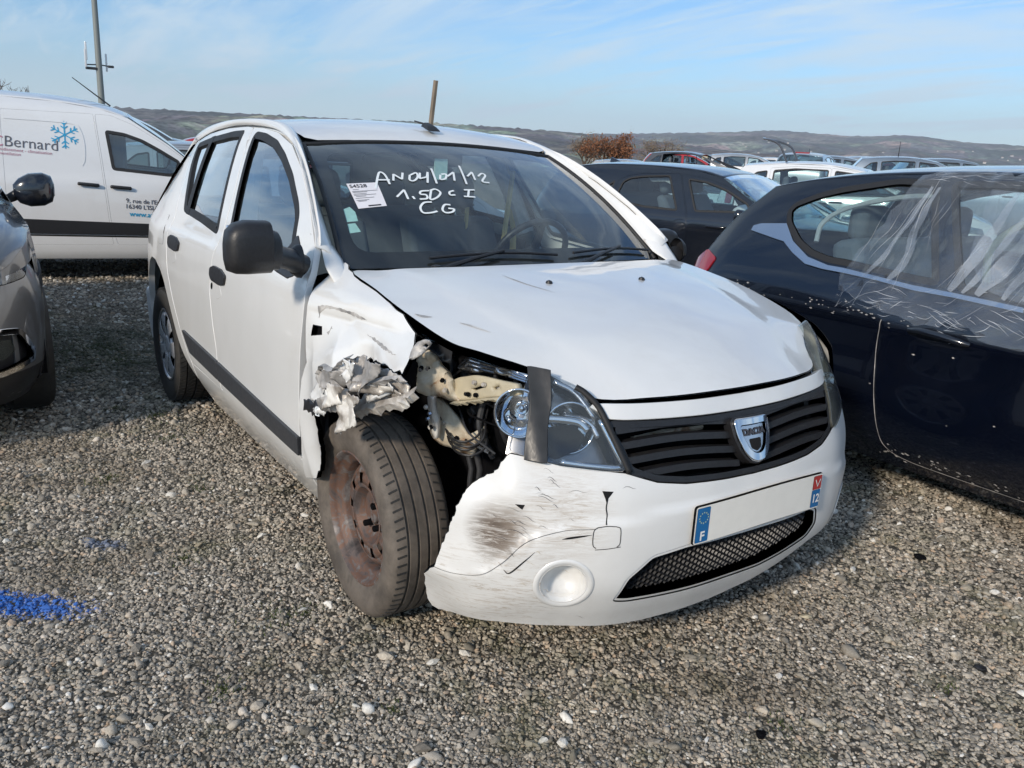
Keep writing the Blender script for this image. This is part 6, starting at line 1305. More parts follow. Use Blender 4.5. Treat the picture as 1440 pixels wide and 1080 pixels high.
    for h_ in (hlL, hlRm):
        q = panel('headlamp', inset(fil(h_, .02), .004), S_cw, 'lens', T, .03, out=(1, 1 if h_ is hlL else -1, .2), depth=.01, off=.001); panel('reflector', fil(h_, .02), S_cw, 'satin', q, .05, out=OF, depth=.004, off=-.05)
        sg = 1 if h_ is hlL else -1
        for c0, r0 in (((.98, .84), .045), ((.80, .84), .05)):
            c = S_cw(sg*c0[0], c0[1]); ax = Vector((.6, .8*sg, 0)); p0 = Vector(c) - ax*.05; MB().tube([p0, p0+ax*.03], [r0*.5, r0], 20, cap=False).build('lamp_bowl', 'chrome', q, smooth=True)
    # black arch cladding
    for s in (-1, 1):
        SS = S_c if s > 0 else S0
        a_ = np.linspace(-.2, math.pi+.2, 30); o_ = [((ar+.045)*math.cos(t), .34+(ar+.045)*math.sin(t)) for t in a_] + [((ar-.012)*math.cos(t), .34+(ar-.012)*math.sin(t)) for t in a_[::-1]]
        panel('arch_cladding', o_, SS, 'plastic', T, .04, out=(0, s, 0), depth=.02, off=.010)
        m = mirror(T, -.62, s*.845, 1.075, s, 'black', w=.205, h=.185, tilt=.02)
        MB().tube([(-.60, s*(.94), 1.02), (-.585, s*1.01, 1.025), (-.60, s*1.045, 1.06)], [.010, .014, .008], 8).build('indicator', 'lens_hazy', m, smooth=True)
SEGS_H = [('front_end', [(.80,.30,.01),(.83,.6,.02),(.74,.76,.03)]), ('bonnet', [(.74,.76,.03),(.3,.93,.05),(-.25,1.03,.05)]), ('windscreen', [(-.25,1.03,.05),(-.65,1.25,.05),(-1.05,1.42,.05)]), ('roof', [(-1.05,1.42,.05),(-1.6,1.50,.05),(-2.3,1.49,.05),(-2.9,1.43,.05)]), ('rear_window', [(-2.9,1.43,.05),(-3.08,1.22,.05),(-3.2,1.04,.05)]), ('tailgate', [(-3.2,1.04,.05),(-3.26,.8,.02),(-3.24,.3,.01)])]
G_W = [(-3.3,.72),(-3.1,.80),(-2.6,.85),(-1.4,.865),(0,.86),(.5,.82),(.85,.66)]
G_O = [(.12,.12),(.22,.06),(.35,.012),(.5,0),(.8,.004),(.92,.02),(1.0,.05),(1.15,.10),(1.3,.165),(1.4,.215),(1.46,.27)]
S_g = side_surf(G_W, G_O, None, -1)
def generic(name, label, mat, loc, rz, z=0, h=1.0, l=1.0, missing=(), group=None, cat='car', glassmat='glass', bonnet_up=False):
    T = thing(name, label, cat, (loc[0], loc[1], z), R_(rz), group); T.scale = (l, 1, h)
    mm = {'front_end': mat, 'bonnet': mat, 'windscreen': 'shield', 'roof': mat, 'rear_window': 'glass', 'tailgate': mat}
    w1 = [(-.55,1.05),(-.85,1.20),(-1.12,1.34),(-1.50,1.375),(-1.50,1.01)]; w2 = [(-1.60,1.01),(-1.60,1.38),(-2.1,1.38),(-2.42,1.34),(-2.42,1.03)]; w3 = [(-2.52,1.05),(-2.52,1.33),(-2.68,1.30),(-2.92,1.10)]
    d1 = [(-.42,.98),(-.42,.28),(-1.52,.28),(-1.555,.9),(-1.555,1.41),(-1.1,1.37),(-.80,1.22),(-.46,1.05)]; d2 = [(-1.57,1.41),(-1.57,.9),(-1.54,.28),(-2.05,.28),(-2.30,.62),(-2.46,.80),(-2.47,1.37),(-2.1,1.41)]
    doors = []
    if 'front_door' not in missing: doors.append(dict(outline=d1, win=[w1], handle=(-1.42, .92), hmat='plastic'))
    if 'rear_door' not in missing: doors.append(dict(outline=d2, win=[w2], handle=(-2.3, .94), hmat='plastic'))
    hl = []
    if 'front_door' in missing: hl.append(fil(d1, .03))
    if 'rear_door' in missing: hl.append(fil(d2, .03))
    car(T, S_g, [(n_, mm[n_], p) for n_, p in SEGS_H if n_ not in missing], mat, .2, [(0, .31, .35), (-2.6, .31, .35)], doors, [w3], res=.14, seal=.012, track=.73, holes=hl)
    for s in (-1, 1):
        SS = S_g if s < 0 else flip(S_g)
        panel('tail_lamp', fil([(-3.12,.80),(-3.02,.80),(-2.99,1.03),(-3.10,1.05)], .02), SS, 'redlens', T, .08, out=(0, s, 0), depth=.01, off=.008)
        panel('headlamp', fil([(.35,.72),(.62,.68),(.66,.60),(.40,.62)], .02), SS, 'satin', T, .08, out=(0, s, 0), depth=.01, off=.008)
    cabin_bits(T, -1.25, -2.15, .98, True)
    return T
navy_hatchback(); film(); black_hatchback(); white_van(); grey_suv()
# ================================================================ ground, gravel, hills, trees
CAMXY = np.array([2.218, -1.812])
def vnoise(x, y, s, seed=0):
    return np.array([mnoise.noise(Vector((a*s + seed*7.3, b*s - seed*3.1, seed*1.7))) for a, b in zip(np.ravel(x), np.ravel(y))]).reshape(np.shape(x))
def ground_h(x, y):
    d = np.hypot(x - CAMXY[0], y - CAMXY[1])
    far = .26*np.clip((d - 16)/14, 0, 1)**2*(3 - 2*np.clip((d - 16)/14, 0, 1))
    drop = -90*np.clip((d - 90)/900, 0, 1)**1.3
    return far + drop
def stone_material(name, inst):
    m, nt, b, N, L = new_mat(name)
    geo = N('ShaderNodeNewGeometry'); pos = geo.outputs['Position']
    nz = noise_tex(N, L, .9, 6, .6, pos); nz2 = noise_tex(N, L, 5.0, 5, .65, pos)
    if inst:
        at = N('ShaderNodeAttribute'); at.attribute_type = 'INSTANCER'; at.attribute_name = 'tone'; tone = at.outputs['Fac']
        fine = noise_tex(N, L, 180, 4, .6, pos)
    else:
        v = N('ShaderNodeTexVoronoi'); v.inputs['Scale'].default_value = 62; L(pos, v.inputs['Vector'])
        sp = N('ShaderNodeSeparateColor'); L(v.outputs['Color'], sp.inputs[0]); tone = sp.outputs[0]
        fine = noise_tex(N, L, 180, 4, .6, pos)
    r = ramp(N, [(0, (.075, .066, .055)), (.2, (.19, .172, .145)), (.5, (.34, .305, .255)), (.72, (.46, .41, .34)), (.86, (.55, .49, .405)), (.93, (.48, .36, .26)), (.97, (.68, .64, .57)), (1, (.80, .77, .71))]); L(tone, r.inputs[0])
    mf = N('ShaderNodeMix'); mf.data_type = 'RGBA'; mf.blend_type = 'MULTIPLY'; mf.inputs[0].default_value = .45
    rf = ramp(N, [(.3, (.5, .5, .5)), (.7, (1.35, 1.35, 1.35))]); L(fine.outputs[0], rf.inputs[0]); L(r.outputs[0], mf.inputs[6]); L(rf.outputs[0], mf.inputs[7])
    last = mf.outputs[2]
    def mixin(fac, col, blend='MIX'):
        nonlocal last
        x = N('ShaderNodeMix'); x.data_type = 'RGBA'; x.blend_type = blend; L(fac, x.inputs[0]); L(last, x.inputs[6])
        x.inputs[7].default_value = (*col, 1); last = x.outputs[2]
    # warm and cool drifts, moss between the stones, dark earth
    d1 = N('ShaderNodeMapRange'); d1.inputs[1].default_value = .5; d1.inputs[2].default_value = .7; d1.inputs[4].default_value = .55; L(nz.outputs[0], d1.inputs[0]); mixin(d1.outputs[0], (1.10, 1.0, .80), 'MULTIPLY')
    g = N('ShaderNodeMapRange'); g.inputs[1].default_value = .50; g.inputs[2].default_value = .62; g.inputs[4].default_value = .8 if not inst else .55; L(nz2.outputs[0], g.inputs[0])
    g2 = N('ShaderNodeMath'); g2.operation = 'MULTIPLY'; g2b = N('ShaderNodeMapRange'); g2b.inputs[1].default_value = .40; g2b.inputs[2].default_value = .6; L(nz.outputs[0], g2b.inputs[0]); L(g.outputs[0], g2.inputs[0]); L(g2b.outputs[0], g2.inputs[1])
    mixin(g2.outputs[0], (.085, .092, .035))
    # patches of packed earth where tyres have pressed the stones in
    em = noise_tex(N, L, 1.7, 7, .7, pos, .5); eq = N('ShaderNodeMapRange'); eq.inputs[1].default_value = .52; eq.inputs[2].default_value = .64; eq.inputs[4].default_value = .50; L(em.outputs[0], eq.inputs[0]); mixin(eq.outputs[0], (.155, .125, .090))
    # moss and painted shadow, darkening the ground between the two cars on the left
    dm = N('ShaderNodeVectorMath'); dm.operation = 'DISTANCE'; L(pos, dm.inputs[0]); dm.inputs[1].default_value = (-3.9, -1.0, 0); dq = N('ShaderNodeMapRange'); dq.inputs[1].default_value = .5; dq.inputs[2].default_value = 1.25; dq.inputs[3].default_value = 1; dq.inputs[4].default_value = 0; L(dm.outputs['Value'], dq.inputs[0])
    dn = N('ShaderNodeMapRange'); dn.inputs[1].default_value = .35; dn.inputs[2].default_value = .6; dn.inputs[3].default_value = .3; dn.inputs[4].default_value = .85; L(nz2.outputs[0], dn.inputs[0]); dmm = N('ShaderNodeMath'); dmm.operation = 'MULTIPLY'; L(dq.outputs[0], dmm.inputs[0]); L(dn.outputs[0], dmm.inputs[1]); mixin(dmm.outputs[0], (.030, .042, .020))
    # sprayed blue marks
    def blot(cx, cy, rx, ry, rot, amt):
        mp = N('ShaderNodeMapping'); mp.vector_type = 'TEXTURE'; mp.inputs['Location'].default_value = (cx, cy, 0); mp.inputs['Rotation'].default_value = (0, 0, rot); mp.inputs['Scale'].default_value = (rx, ry, 1); L(pos, mp.inputs[0])
        sx = N('ShaderNodeSeparateXYZ'); L(mp.outputs[0], sx.inputs[0]); c = N('ShaderNodeCombineXYZ'); L(sx.outputs[0], c.inputs[0]); L(sx.outputs[1], c.inputs[1])
        ln = N('ShaderNodeVectorMath'); ln.operation = 'LENGTH'; L(c.outputs[0], ln.inputs[0])
        na = noise_tex(N, L, 48, 5, .8, pos); ad = N('ShaderNodeMath'); ad.operation = 'MULTIPLY_ADD'; ad.inputs[1].default_value = 3.4; L(na.outputs[0], ad.inputs[0]); L(ln.outputs['Value'], ad.inputs[2])
        q = N('ShaderNodeMapRange'); q.inputs[1].default_value = 2.45; q.inputs[2].default_value = 2.30; q.inputs[3].default_value = 0; q.inputs[4].default_value = amt; L(ad.outputs[0], q.inputs[0]); return q.outputs[0]
    # stretched along the picture: from (-.62,-1.78) to (-.42,-1.56)
    mixin(blot(-.53, -1.70, .26, .085, R_(50), .92), (.02, .13, .48)); mixin(blot(-.62, -1.78, .16, .07, R_(50), .7), (.02, .13, .48)); mixin(blot(-.852, -1.424, .10, .05, R_(50), .6), (.05, .12, .26))
    L(last, b.inputs['Base Color']); b.inputs['Roughness'].default_value = .82; b.inputs['Specular IOR Level'].default_value = .35
    if not inst:
        h = N('ShaderNodeMapRange'); h.inputs[1].default_value = 0; h.inputs[2].default_value = .45; h.inputs[3].default_value = 1; h.inputs[4].default_value = 0; L(v.outputs['Distance'], h.inputs[0])
        bp = N('ShaderNodeBump'); bp.inputs['Strength'].default_value = 1.0; bp.inputs['Distance'].default_value = .014; L(h.outputs[0], bp.inputs['Height']); L(bp.outputs[0], b.inputs['Normal'])
        # crevices between the stone cells get a darker brown
        e = N('ShaderNodeMapRange'); e.inputs[1].default_value = .42; e.inputs[2].default_value = .62; L(v.outputs['Distance'], e.inputs[0]); mixin(e.outputs[0], (.05, .045, .035)); L(last, b.inputs['Base Color'])
        # beyond the lot: rough grass and fields
        far = N('ShaderNodeVectorMath'); far.operation = 'LENGTH'; L(pos, far.inputs[0]); fq = N('ShaderNodeMapRange'); fq.inputs[1].default_value = 70; fq.inputs[2].default_value = 110; L(far.outputs['Value'], fq.inputs[0])
        gn = noise_tex(N, L, .02, 6, .6, pos); gr = ramp(N, [(.35, (.035, .045, .015)), (.5, (.07, .085, .03)), (.65, (.12, .10, .06))]); L(gn.outputs[0], gr.inputs[0])
        x = N('ShaderNodeMix'); x.data_type = 'RGBA'; L(fq.outputs[0], x.inputs[0]); L(last, x.inputs[6]); L(gr.outputs[0], x.inputs[7]); L(x.outputs[2], b.inputs['Base Color'])
    return m
def ground():
    rs = list(np.arange(.0, 14, .16)) + list(np.geomspace(14, 2600, 70)); na = 260; V = []; F = []
    A = np.linspace(0, 2*math.pi, na, endpoint=False)
    X = CAMXY[0] + np.outer(rs, np.cos(A)); Y = CAMXY[1] + np.outer(rs, np.sin(A)); Z = ground_h(X, Y)
    near = np.array(rs) < 14
    Z[near] += .010*vnoise(X[near], Y[near], .9, 1) + .005*vnoise(X[near], Y[near], 3.1, 2) - .004
    V = np.stack([X, Y, Z], -1).reshape(-1, 3); n = len(rs)
    F = [(i*na+k, (i+1)*na+k, (i+1)*na+(k+1) % na, i*na+(k+1) % na) for i in range(1, n-1) for k in range(na)]
    c = 0; F += [(0, na+k, na+(k+1) % na) for k in range(na)]
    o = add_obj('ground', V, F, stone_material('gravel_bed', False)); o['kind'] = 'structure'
    return o
def gravel():
    # positions: dense close to the viewer, coarser further away
    def ring(d0, d1, dens, smin, smax, az0=98, az1=193):
        area = (R_(az1) - R_(az0))/2*(d1**2 - d0**2); n = int(area*dens)
        d = np.sqrt(rng.uniform(d0**2, d1**2, n)); a = R_(az0) + rng.uniform(0, 1, n)*(R_(az1) - R_(az0))
        s = smin*(smax/smin)**(rng.beta(1.3, 3.0, n)); return np.stack([CAMXY[0] + d*np.cos(a), CAMXY[1] + d*np.sin(a), s], 1)
    P = np.vstack([ring(.95, 2.0, 15500, .0034, .0110), ring(2.0, 3.0, 10500, .0041, .0122), ring(3.0, 4.5, 5600, .0054, .0140), ring(4.5, 7.0, 2200, .008, .0185), ring(7.0, 12.0, 420, .013, .026), ring(.95, 5, 60, .014, .024)])
    x, y = P[:, 0], P[:, 1]
    # leave out what stands under the cars' middles and is never seen
    hid = ((x < .2) & (x > -3.0) & (abs(y) < .45)) | ((x > -2.6) & (x < .45) & (y > .2) & (y < .7)) | ((x < -2.2) & (y < -1.7) & (x > -7)) | ((x > -1) & (x < 3) & (y > 2.3)) | (y > 3.0)
    P = P[~hid]; x, y, s = P.T
    z = ground_h(x, y) + .010*vnoise(x, y, .9, 1) + .005*vnoise(x, y, 3.1, 2) - .004
    n = len(P)
    me = bpy.data.meshes.new('gravel'); me.vertices.add(n); me.vertices.foreach_set('co', np.stack([x, y, z + s*rng.uniform(-.15, .45, n)], 1).ravel())
    def att(nm, ty, arr): a = me.attributes.new(nm, ty, 'POINT'); a.data.foreach_set('vector' if ty == 'FLOAT_VECTOR' else 'value', arr.ravel())
    att('tone', 'FLOAT', np.clip(rng.beta(1.45, 1.2, n) + (s > .012)*.10, 0, 1))
    att('size', 'FLOAT_VECTOR', np.stack([s*rng.uniform(.75, 1.5, n), s*rng.uniform(.65, 1.05, n), s*rng.uniform(.42, .85, n)], 1))
    att('turn', 'FLOAT_VECTOR', np.stack([rng.normal(0, .45, n), rng.normal(0, .45, n), rng.uniform(0, 6.28, n)], 1)); me.attributes.new('which', 'INT', 'POINT').data.foreach_set('value', rng.integers(0, 6, n))
    me.update(); o = bpy.data.objects.new('gravel', me); COL.objects.link(o); o['kind'] = 'stuff'; o['label'] = 'loose grey gravel of mixed small stones'
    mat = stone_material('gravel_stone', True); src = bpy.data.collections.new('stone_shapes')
    for k in range(6):
        bm = bmesh.new(); bmesh.ops.create_icosphere(bm, subdivisions=2 if k < 3 else 1, radius=1.0)
        for v in bm.verts:
            q = v.co.copy(); w = 1 + .34*mnoise.noise(q*1.1 + Vector((k*5, 0, 0))) + .16*mnoise.noise(q*2.7 + Vector((0, k*3, 0))); v.co = q*w
            for ax, lim in ((Vector((.6, .3, .74)).normalized(), .72), (Vector((-.5, .7, .2)).normalized(), .75), (Vector((.1, -.8, .5)).normalized(), .78)):
                ax = Matrix.Rotation(k*1.3, 3, 'Z') @ ax; dd = v.co.dot(ax)
                if dd > lim: v.co -= ax*(dd - lim)*.85
        m_ = bpy.data.meshes.new('stone'); bm.to_mesh(m_); bm.free(); m_.materials.append(mat)
        m_.polygons.foreach_set('use_smooth', [k < 2]*len(m_.polygons)); so = bpy.data.objects.new('stone', m_); src.objects.link(so)
    ng = bpy.data.node_groups.new('scatter_gravel', 'GeometryNodeTree'); ng.interface.new_socket('Geometry', in_out='INPUT', socket_type='NodeSocketGeometry'); ng.interface.new_socket('Geometry', in_out='OUTPUT', socket_type='NodeSocketGeometry')
    N = ng.nodes.new; L = ng.links.new; gi = N('NodeGroupInput'); go = N('NodeGroupOutput'); ip = N('GeometryNodeInstanceOnPoints'); ci = N('GeometryNodeCollectionInfo'); ci.inputs[0].default_value = src; ci.inputs['Separate Children'].default_value = True; ci.inputs['Reset Children'].default_value = True
    def na(nm, ty): q = N('GeometryNodeInputNamedAttribute'); q.data_type = ty; q.inputs[0].default_value = nm; return q.outputs[0]
    L(gi.outputs[0], ip.inputs['Points']); L(ci.outputs[0], ip.inputs['Instance']); ip.inputs['Pick Instance'].default_value = True
    L(na('which', 'INT'), ip.inputs['Instance Index']); L(na('turn', 'FLOAT_VECTOR'), ip.inputs['Rotation']); L(na('size', 'FLOAT_VECTOR'), ip.inputs['Scale']); L(ip.outputs[0], go.inputs[0])
    md = o.modifiers.new('scatter', 'NODES'); md.node_group = ng
    print('stones', n)
def moss():
    b = MB(); rr = random.Random(9)
    spots = [(-.1,-1.05,.12),(-.06,-.97,.08),(-1.2,-1.0,.10),(-1.9,-.95,.14),(-2.3,-.95,.18),(-2.5,-1.1,.12),(1.06,-.10,.05),(.5,-.95,.05),(-3.4,-1.1,.2),(-4.0,-1.0,.22),(-3.6,-.9,.2),(1.2,.45,.05),(-.6,-1.2,.08),(.2,-1.3,.06),(-1.5,-1.3,.10)]
    for cx, cy, r in spots:
        for _ in range(int(900*r)):
            a = rr.uniform(0, 6.28); d = r*abs(rr.gauss(0, .55)); x, y = cx + d*math.cos(a), cy + d*math.sin(a); h = rr.uniform(.006, .018); w = rr.uniform(.0015, .003); t = rr.uniform(0, 6.28); lx, ly = rr.gauss(0, .5)*h, rr.gauss(0, .5)*h
            b.add([(x-w*math.cos(t), y-w*math.sin(t), .0), (x+w*math.cos(t), y+w*math.sin(t), .0), (x+lx, y+ly, h)], [(0, 1, 2)])
    o = b.build('moss', simple('moss_green', (.055, .075, .018), .9, var=.4, scale=60)); o['kind'] = 'stuff'
def hills():
    def ridge(name, r0, r1, el, az0, az1, mat, seed, na=420, nr=46, base=-120):
        E = Tab(el); A = np.linspace(az0, az1, na); V = []
        for i in range(nr):
            t = i/(nr-1); r = r0 + (r1-r0)*t
            for a in A:
                x, y = CAMXY[0] + r*math.cos(R_(a)), CAMXY[1] + r*math.sin(R_(a)); top = math.tan(R_(float(E(a))))*r1 + 1.4
                q = Vector((x*.0014, y*.0014, seed)); n1 = mnoise.fractal(q, .9, 2.1, 5); k = t**.75
                z = base + (top - base)*k + n1*120*math.sin(math.pi*min(1, t*1.0))*.55
                if i == nr-1: z = top + 7*mnoise.fractal(Vector((a*3.0, seed, 0)), .8, 2.2, 5) + 3.5*max(0, mnoise.noise(Vector((a*26, seed, 2)))); 
                V.append((x, y, z))
        for a in A: V.append((CAMXY[0] + (r1+600)*math.cos(R_(a)), CAMXY[1] + (r1+600)*math.sin(R_(a)), -200))
        F = [(i*na+k, i*na+k+1, (i+1)*na+k+1, (i+1)*na+k) for i in range(nr) for k in range(na-1)]
        o = add_obj(name, V, F, mat); o['kind'] = 'structure'; return o
    def hmat(name, green, seed):
        m, nt, b, N, L = new_mat(name); geo = N('ShaderNodeNewGeometry'); p = geo.outputs['Position']
        mp = N('ShaderNodeMapping'); mp.inputs['Location'].default_value = (seed*900, 0, 0); L(p, mp.inputs[0])
        n = noise_tex(N, L, .0022, 8, .6, mp.outputs[0], .4); r = ramp(N, [(.36, (.045, .050, .035)), (.45, (.100, .088, .082)), (.52, (.130, .108, .098)), (.56, green), (.62, (.32, .26, .17)), (.70, (.13, .11, .085))]); L(n.outputs[0], r.inputs[0])
        v = N('ShaderNodeTexVoronoi'); v.inputs['Scale'].default_value = .006; L(mp.outputs[0], v.inputs['Vector']); x = N('ShaderNodeMix'); x.data_type = 'RGBA'; x.blend_type = 'OVERLAY'; x.inputs[0].default_value = .35; L(r.outputs[0], x.inputs[6]); L(v.outputs['Color'], x.inputs[7])
        hs = N('ShaderNodeHueSaturation'); hs.inputs['Saturation'].default_value = .55; L(x.outputs[2], hs.inputs['Color']); n2 = noise_tex(N, L, .03, 5, .7, p); r2 = ramp(N, [(.38, (.25, .25, .25)), (.62, (1.6, 1.6, 1.6))]); L(n2.outputs[0], r2.inputs[0])
        y = N('ShaderNodeMix'); y.data_type = 'RGBA'; y.blend_type = 'MULTIPLY'; y.inputs[0].default_value = 1; L(hs.outputs[0], y.inputs[6]); L(r2.outputs[0], y.inputs[7]); L(y.outputs[2], b.inputs['Base Color']); b.inputs['Roughness'].default_value = 1; b.inputs['Specular IOR Level'].default_value = 0
        return m
    m1 = hmat('near_hill_cover', (.18, .23, .10), 1); m2 = hmat('far_hill_cover', (.20, .20, .12), 4)
    ridge('hill', 1500, 3600, [(100,.2),(112,.35),(122,.55),(130,.75),(136,1.15),(142,1.50),(147,1.62),(152,1.66),(157,1.62),(161,1.58),(166,1.52),(171,1.46),(176,1.42),(185,1.3),(200,1.2)], 100, 200, m1, 3)
    ridge('hill', 3400, 6500, [(95,1.4),(110,1.75),(116,1.85),(119,1.95),(122,2.20),(124.5,2.05),(127,2.10),(129.5,2.20),(133,1.95),(137,1.72),(141,1.5),(150,1.2),(165,1.0),(200,.9)], 95, 200, m2, 8)
    # white farmhouses and village houses, tiny at this distance
    rr = random.Random(4); wallm = simple('far_house_wall', (.62, .58, .52), .9); roofm = simple('far_house_roof', (.22, .12, .08), .9)
    dg = bpy.context.evaluated_depsgraph_get(); dg.update(); first = None
    spots = [(rr.uniform(112, 133), 1) for _ in range(26)] + [(rr.uniform(134, 176), 0) for _ in range(8)]
    for a, farr in spots:
        el = rr.uniform(.75, 1.45) if farr else rr.uniform(.9, 1.4); d = Vector((math.cos(R_(a))*math.cos(R_(el)), math.sin(R_(a))*math.cos(R_(el)), math.sin(R_(el))))
        hit, loc, nr, idx, ob, mt = scene.ray_cast(dg, Vector((CAMXY[0], CAMXY[1], 1.41)) + d*1200, d)
        if not hit: continue
        if first is None:
            first = thing('farmhouse', 'tiny pale house with a reddish roof on the distant hillside', 'house', loc, rr.uniform(0, 3), 'houses scattered on the distant hills')
            w = MB().box((0, 0, 2.5), (11, 7, 6)).build('wall', wallm, first); q = MB().add([(-6,-4,5.4),(6,-4,5.4),(6,4,5.4),(-6,4,5.4),(-6,0,8),(6,0,8)], [(0,1,5,4),(2,3,4,5),(0,4,3),(1,2,5)]).build('roof', roofm, first)
        else:
            c = first.copy(); COL.objects.link(c); c.location = loc; c.rotation_euler = (0, 0, rr.uniform(0, 3)); s_ = rr.uniform(.7, 1.3); c.scale = (s_, s_, s_)
            for ch in list(first.children): k = ch.copy(); COL.objects.link(k); k.parent = c
def tree(name, label, loc, H, spread, leafcol, nleaf, leaf, seed, bare=False, group=None):
    T = thing(name, label, 'tree', loc, 0, group); rr = random.Random(seed); b = MB(); tips = []
    def grow(p, d, L_, r, k):
        q = p + d*L_; m_ = (p+q)/2 + Vector((rr.gauss(0, .05), rr.gauss(0, .05), 0))*L_; b.tube([p, m_, q], [r, r*.85, r*.65], 5, cap=False); tips.append((q, k))
        if k >= (6 if bare else 4): return
        for _ in range(3 if k < 3 else 2):
            a = Vector((rr.gauss(0, 1), rr.gauss(0, 1), rr.gauss(.25, .5))).normalized(); nd = (d*.8 + a*spread).normalized(); grow(q - d*L_*rr.uniform(0, .3), nd, L_*rr.uniform(.62, .85), r*.62, k+1)
    grow(Vector((0, 0, 0)), Vector((rr.gauss(0, .05), rr.gauss(0, .05), 1)).normalized(), H*.27, H*.028, 0)
    top = max(t[0].z for t in tips); sc = H/top; b.v = [(x*sc, y*sc, z*sc) for x, y, z in b.v]
    b.build('trunk', simple('bark_' + name, (.09, .065, .05), .9), T)
    if nleaf:
        f = MB(); ends = [t[0]*sc for t in tips if t[1] >= 2]
        for _ in range(nleaf):
            c = rr.choice(ends) + Vector((rr.gauss(0, 1), rr.gauss(0, 1), rr.gauss(0, .8)))*H*.055; u = Vector((rr.gauss(0, 1), rr.gauss(0, 1), rr.gauss(0, 1))).normalized(); v = u.cross(Vector((rr.random(), rr.random(), rr.random()))).normalized(); s = leaf*rr.uniform(.6, 1.4)
            f.add([c-u*s, c+v*s*.6, c+u*s, c-v*s*.6], [(0, 1, 2, 3)])
        o = f.build('crown', simple('leaf_' + name, leafcol, .8, var=.5, scale=1.5), T)
    return T
def far_things():
    gh = lambda x, y: float(ground_h(np.array(x), np.array(y)))
    tree('oak_tree', 'rust-brown leafy oak above the roof of the black hatchback', (-89.1, 76.0, -3.2), 7.6, .95, (.26, .11, .05), 6500, .13, 5)
    tree('bare_tree', 'leafless pale tree just left of the rust-brown oak', (-100.0, 78.5, -3.4), 8.0, .8, (.26, .20, .15), 7000, .075, 8, True)
    tree('bare_tree', 'leafless pale tree to the right of the rust-brown oak', (-95.6, 91.2, -3.4), 8.0, .8, (.28, .21, .14), 7000, .075, 12, True)
    tree('bare_tree', 'bare treetop showing above the white van roof', (-67.6, 3.4, -.6), 5.2, .8, (.10, .08, .06), 0, .1, 15, True)
    # telecom mast
    T = thing('telecom_mast', 'tall thin grey mast with white panel antennas behind the van', 'mast', (-47.16, 6.06, .4))
    MB().tube([(0, 0, 0), (0, 0, 6), (0, 0, 13.2)], [.17, .14, .10], 16).build('pole', simple('mast_steel', (.22, .24, .23), .5), T, smooth=True)
    for dx, dy, hz_ in ((.18, -.62, 0), (-.05, .36, -.12), (.0, -.55, .35)):
        MB().box((dx, dy, 4.55+hz_), (.07, .09, .85)).build('panel_antenna', 'white_van', T, bevel=.02)
    MB().tube([(.1, -.62, 4.25), (0, 0, 4.3), (-.05, .62, 4.25)], .03, 8).build('bracket', 'trim', T); MB().box((0, -.36, 4.10), (.3, .5, .12)).build('radio_unit', 'trim', T, bevel=.03)
    MB().box((0, .55, 4.25), (.12, .28, .12)).build('radio_unit', 'trim', T, bevel=.03)
    # weathered stake behind the white car
    s = MB(); s.tube([(-4.36, 1.58, 0), (-4.31, 1.66, .9), (-4.26, 1.75, 1.96)], [.026, .024, .022], 6); o = s.build('wooden_stake', simple('weathered_wood', (.20, .16, .12), .8, var=.4, scale=8), None)
    tag(o, 'weathered wooden stake leaning up behind the white car roof', 'stake')
    def spot(d, az): x, y = CAMXY[0] + d*math.cos(R_(az)), CAMXY[1] + d*math.sin(R_(az)); return (x, y)
    def aerial(T, x, y, h, lean=0): MB().tube([(x, y, 1.45), (x - lean, y, 1.45 + h)], [.012, .006], 6).build('aerial', 'plastic', T)
    def G(nm, lb, mat, loc, rz, dz=0, **k): return generic(nm, lb, mat, loc, rz, gh(*loc) + dz, **k)
    a = G('silver_hatchback', 'silver hatchback with its tailgate gone, beyond the black hatchback', 'silver', (-20.30, 26.31), 41, .10, missing=('tailgate', 'rear_window'))
    MB().box((-3.15, 0, 1.30), (.25, 1.2, .20)).build('torn_headlining', 'cream', a, bevel=.05)
    b = G('stripped_car', 'burnt-looking dark shell with its doors removed, beside the silver hatchback', 'darkgrey', (-19.63, 22.54), 30, .05, missing=('front_door', 'rear_door', 'bonnet', 'tailgate', 'windscreen'))
    G('red_car', 'dark red car partly hidden behind the stripped dark shell', 'red', (-23.69, 26.11), 48, .05)
    G('white_saloon', 'low white car between the black and the navy hatchbacks', 'white_van', (-7.94, 11.88), 41, -.02, h=.90)
    G('pale_blue_car', 'pale blue-white car with only its roof and glass showing behind the black hatchback', 'silver', (-4.67, 8.50), 32, -.02, h=.84)
    c = G('silver_estate', 'silver car seen from behind with red high brake light', 'silver', (-16.58, 23.13), 118, .12, h=1.02); MB().box((-2.95, 0, 1.47), (.06, .5, .04)).build('brake_light', 'redlens', c)
    c = G('blue_estate', 'blue-grey car roof right of the silver estate', 'steelblue', (-15.83, 26.02), 42, .10, h=1.03); aerial(c, -2.6, .2, .25)
    w = G('white_pickup', 'white car with its bare tailgate frame raised, above the navy roof', 'white_van', (-5.21, 11.16), 30, .0, h=1.02)
    MB().tube([tuple(p) for p in cr([(-2.25,-.62,1.47),(-2.40,-.60,1.72),(-2.62,-.50,1.80),(-2.75,0,1.82),(-2.62,.50,1.80),(-2.40,.60,1.72),(-2.25,.62,1.47)], 5)], .018, 8).build('tailgate_frame', 'darkgrey', w, smooth=True)
    c = G('dark_blue_car', 'blue car roof furthest left of those above the navy hatchback', 'steelblue', (-10.12, 21.29), 38, .10, h=1.03); aerial(c, -2.0, -.3, .42)
    G('grey_blue_car', 'grey-blue car roof behind the navy hatchback, near the right edge', 'steelblue', (-11.42, 25.39), 48, .12, h=1.03)
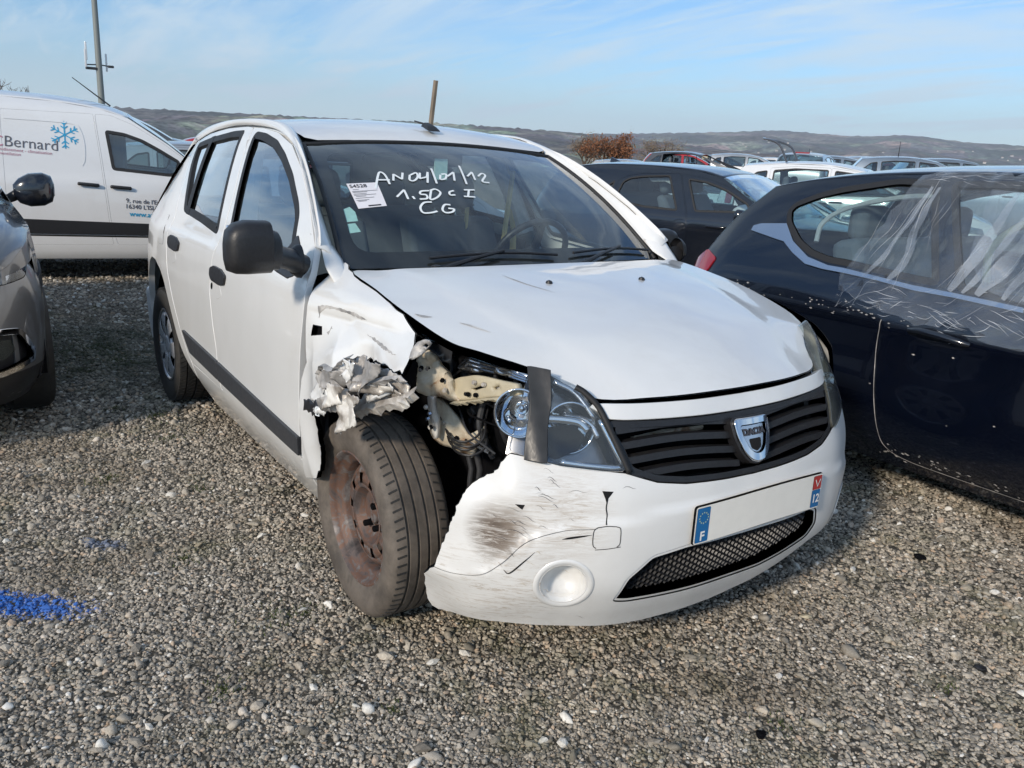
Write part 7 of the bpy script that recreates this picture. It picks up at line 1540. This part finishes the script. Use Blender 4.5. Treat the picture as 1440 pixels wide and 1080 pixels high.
    c = G('blue_saloon', 'dark blue car roof at the far right edge', 'steelblue', (-6.35, 18.58), 30, .0, h=1.03); aerial(c, -.8, -.3, .30, .35)
    G('silver_saloon', 'silver roof peeping over the black hatchback below the oak', 'silver', (-20.40, 20.50), 36, -.34)
    G('dark_estate', 'dark grey car shell with empty door openings behind the white van', 'darkgrey', (-17.25, 2.85), 79, .26, h=1.04, missing=('front_door', 'rear_door'))
    G('red_hatchback', 'bright red car between the dark shell and the white hatchback', 'red', (-24.89, 5.14), 255, .18, h=1.04)
    G('pale_car', 'pale car with bluish glass just over the van bonnet', 'silver', (-10.96, 3.42), 79, -.12, h=.98)
    G('damaged_grey_car', 'dark silver damaged car tail between the van and the white hatchback', 'steelblue', (-4.91, 2.68), 84, 0, h=.92, l=.88)
    G('far_estate', 'dark car in the back row, left of the silver hatchback without a tailgate', 'darkgrey', (-29.20, 33.93), 70, .1)
    G('far_saloon', 'white car in the back row above the low white car', 'white_van', (-24.18, 33.04), 25, .1)
    G('far_hatchback', 'pale blue car in the back row beside the silver estate seen from behind', 'steelblue', (-21.64, 31.62), 95, .1)
    G('far_van', 'tall grey vehicle roof in the back row behind the raised tailgate frame', 'silver', (-19.16, 32.68), 60, .1, h=1.12)
    G('far_coupe', 'dark red car in the back row behind the two blue-grey roofs', 'red', (-18.33, 34.44), 15, .1)
    G('far_white_hatchback', 'white car in the back row near the right edge', 'white_van', (-15.71, 33.10), 120, .1)
    def scrap(label, loc, s, mat='plastic', seed=0):
        bm = bmesh.new(); bmesh.ops.create_icosphere(bm, subdivisions=2, radius=1)
        for v in bm.verts: v.co *= 1 + .5*mnoise.noise(v.co*1.5 + Vector((seed, 0, 0)))
        me = bpy.data.meshes.new('scrap'); bm.to_mesh(me); bm.free(); me.materials.append(MT[mat]); o = bpy.data.objects.new('plastic_scrap', me); COL.objects.link(o); o.location = (*loc, s*.25); o.scale = (s, s*.7, s*.35); o.rotation_euler = (.1, .15, seed); tag(o, label, 'scrap')
    scrap('black lump of rubber on the gravel right of the number plate', (.675, 1.185), .024, 'dark', 1); scrap('black scrap on the gravel near the bottom right corner', (1.063, -.181), .020, 'dark', 2); scrap('flat dark shard on the gravel towards the right edge', (1.197, .638), .024, 'plastic', 3); scrap('pale stone-like plastic chip under the right end of the bumper', (.74, .42), .018, 'cream', 4)
def haze():
    o = MB().box((0, 0, 80), (14600, 14600, 700)).build('haze', None, None); o.location = (0, 0, 0); m = bpy.data.materials.new('haze_air'); m.use_nodes = True; nt = m.node_tree; nt.nodes.clear()
    out = nt.nodes.new('ShaderNodeOutputMaterial'); v = nt.nodes.new('ShaderNodeVolumePrincipled'); v.inputs['Color'].default_value = (.80, .88, 1.0, 1); v.inputs['Density'].default_value = HAZE; v.inputs['Anisotropy'].default_value = 0; nt.links.new(v.outputs[0], out.inputs['Volume']); o.data.materials.append(m); o['kind'] = 'stuff'
HAZE = .00011
ground(); gravel(); moss(); hills(); far_things(); haze()
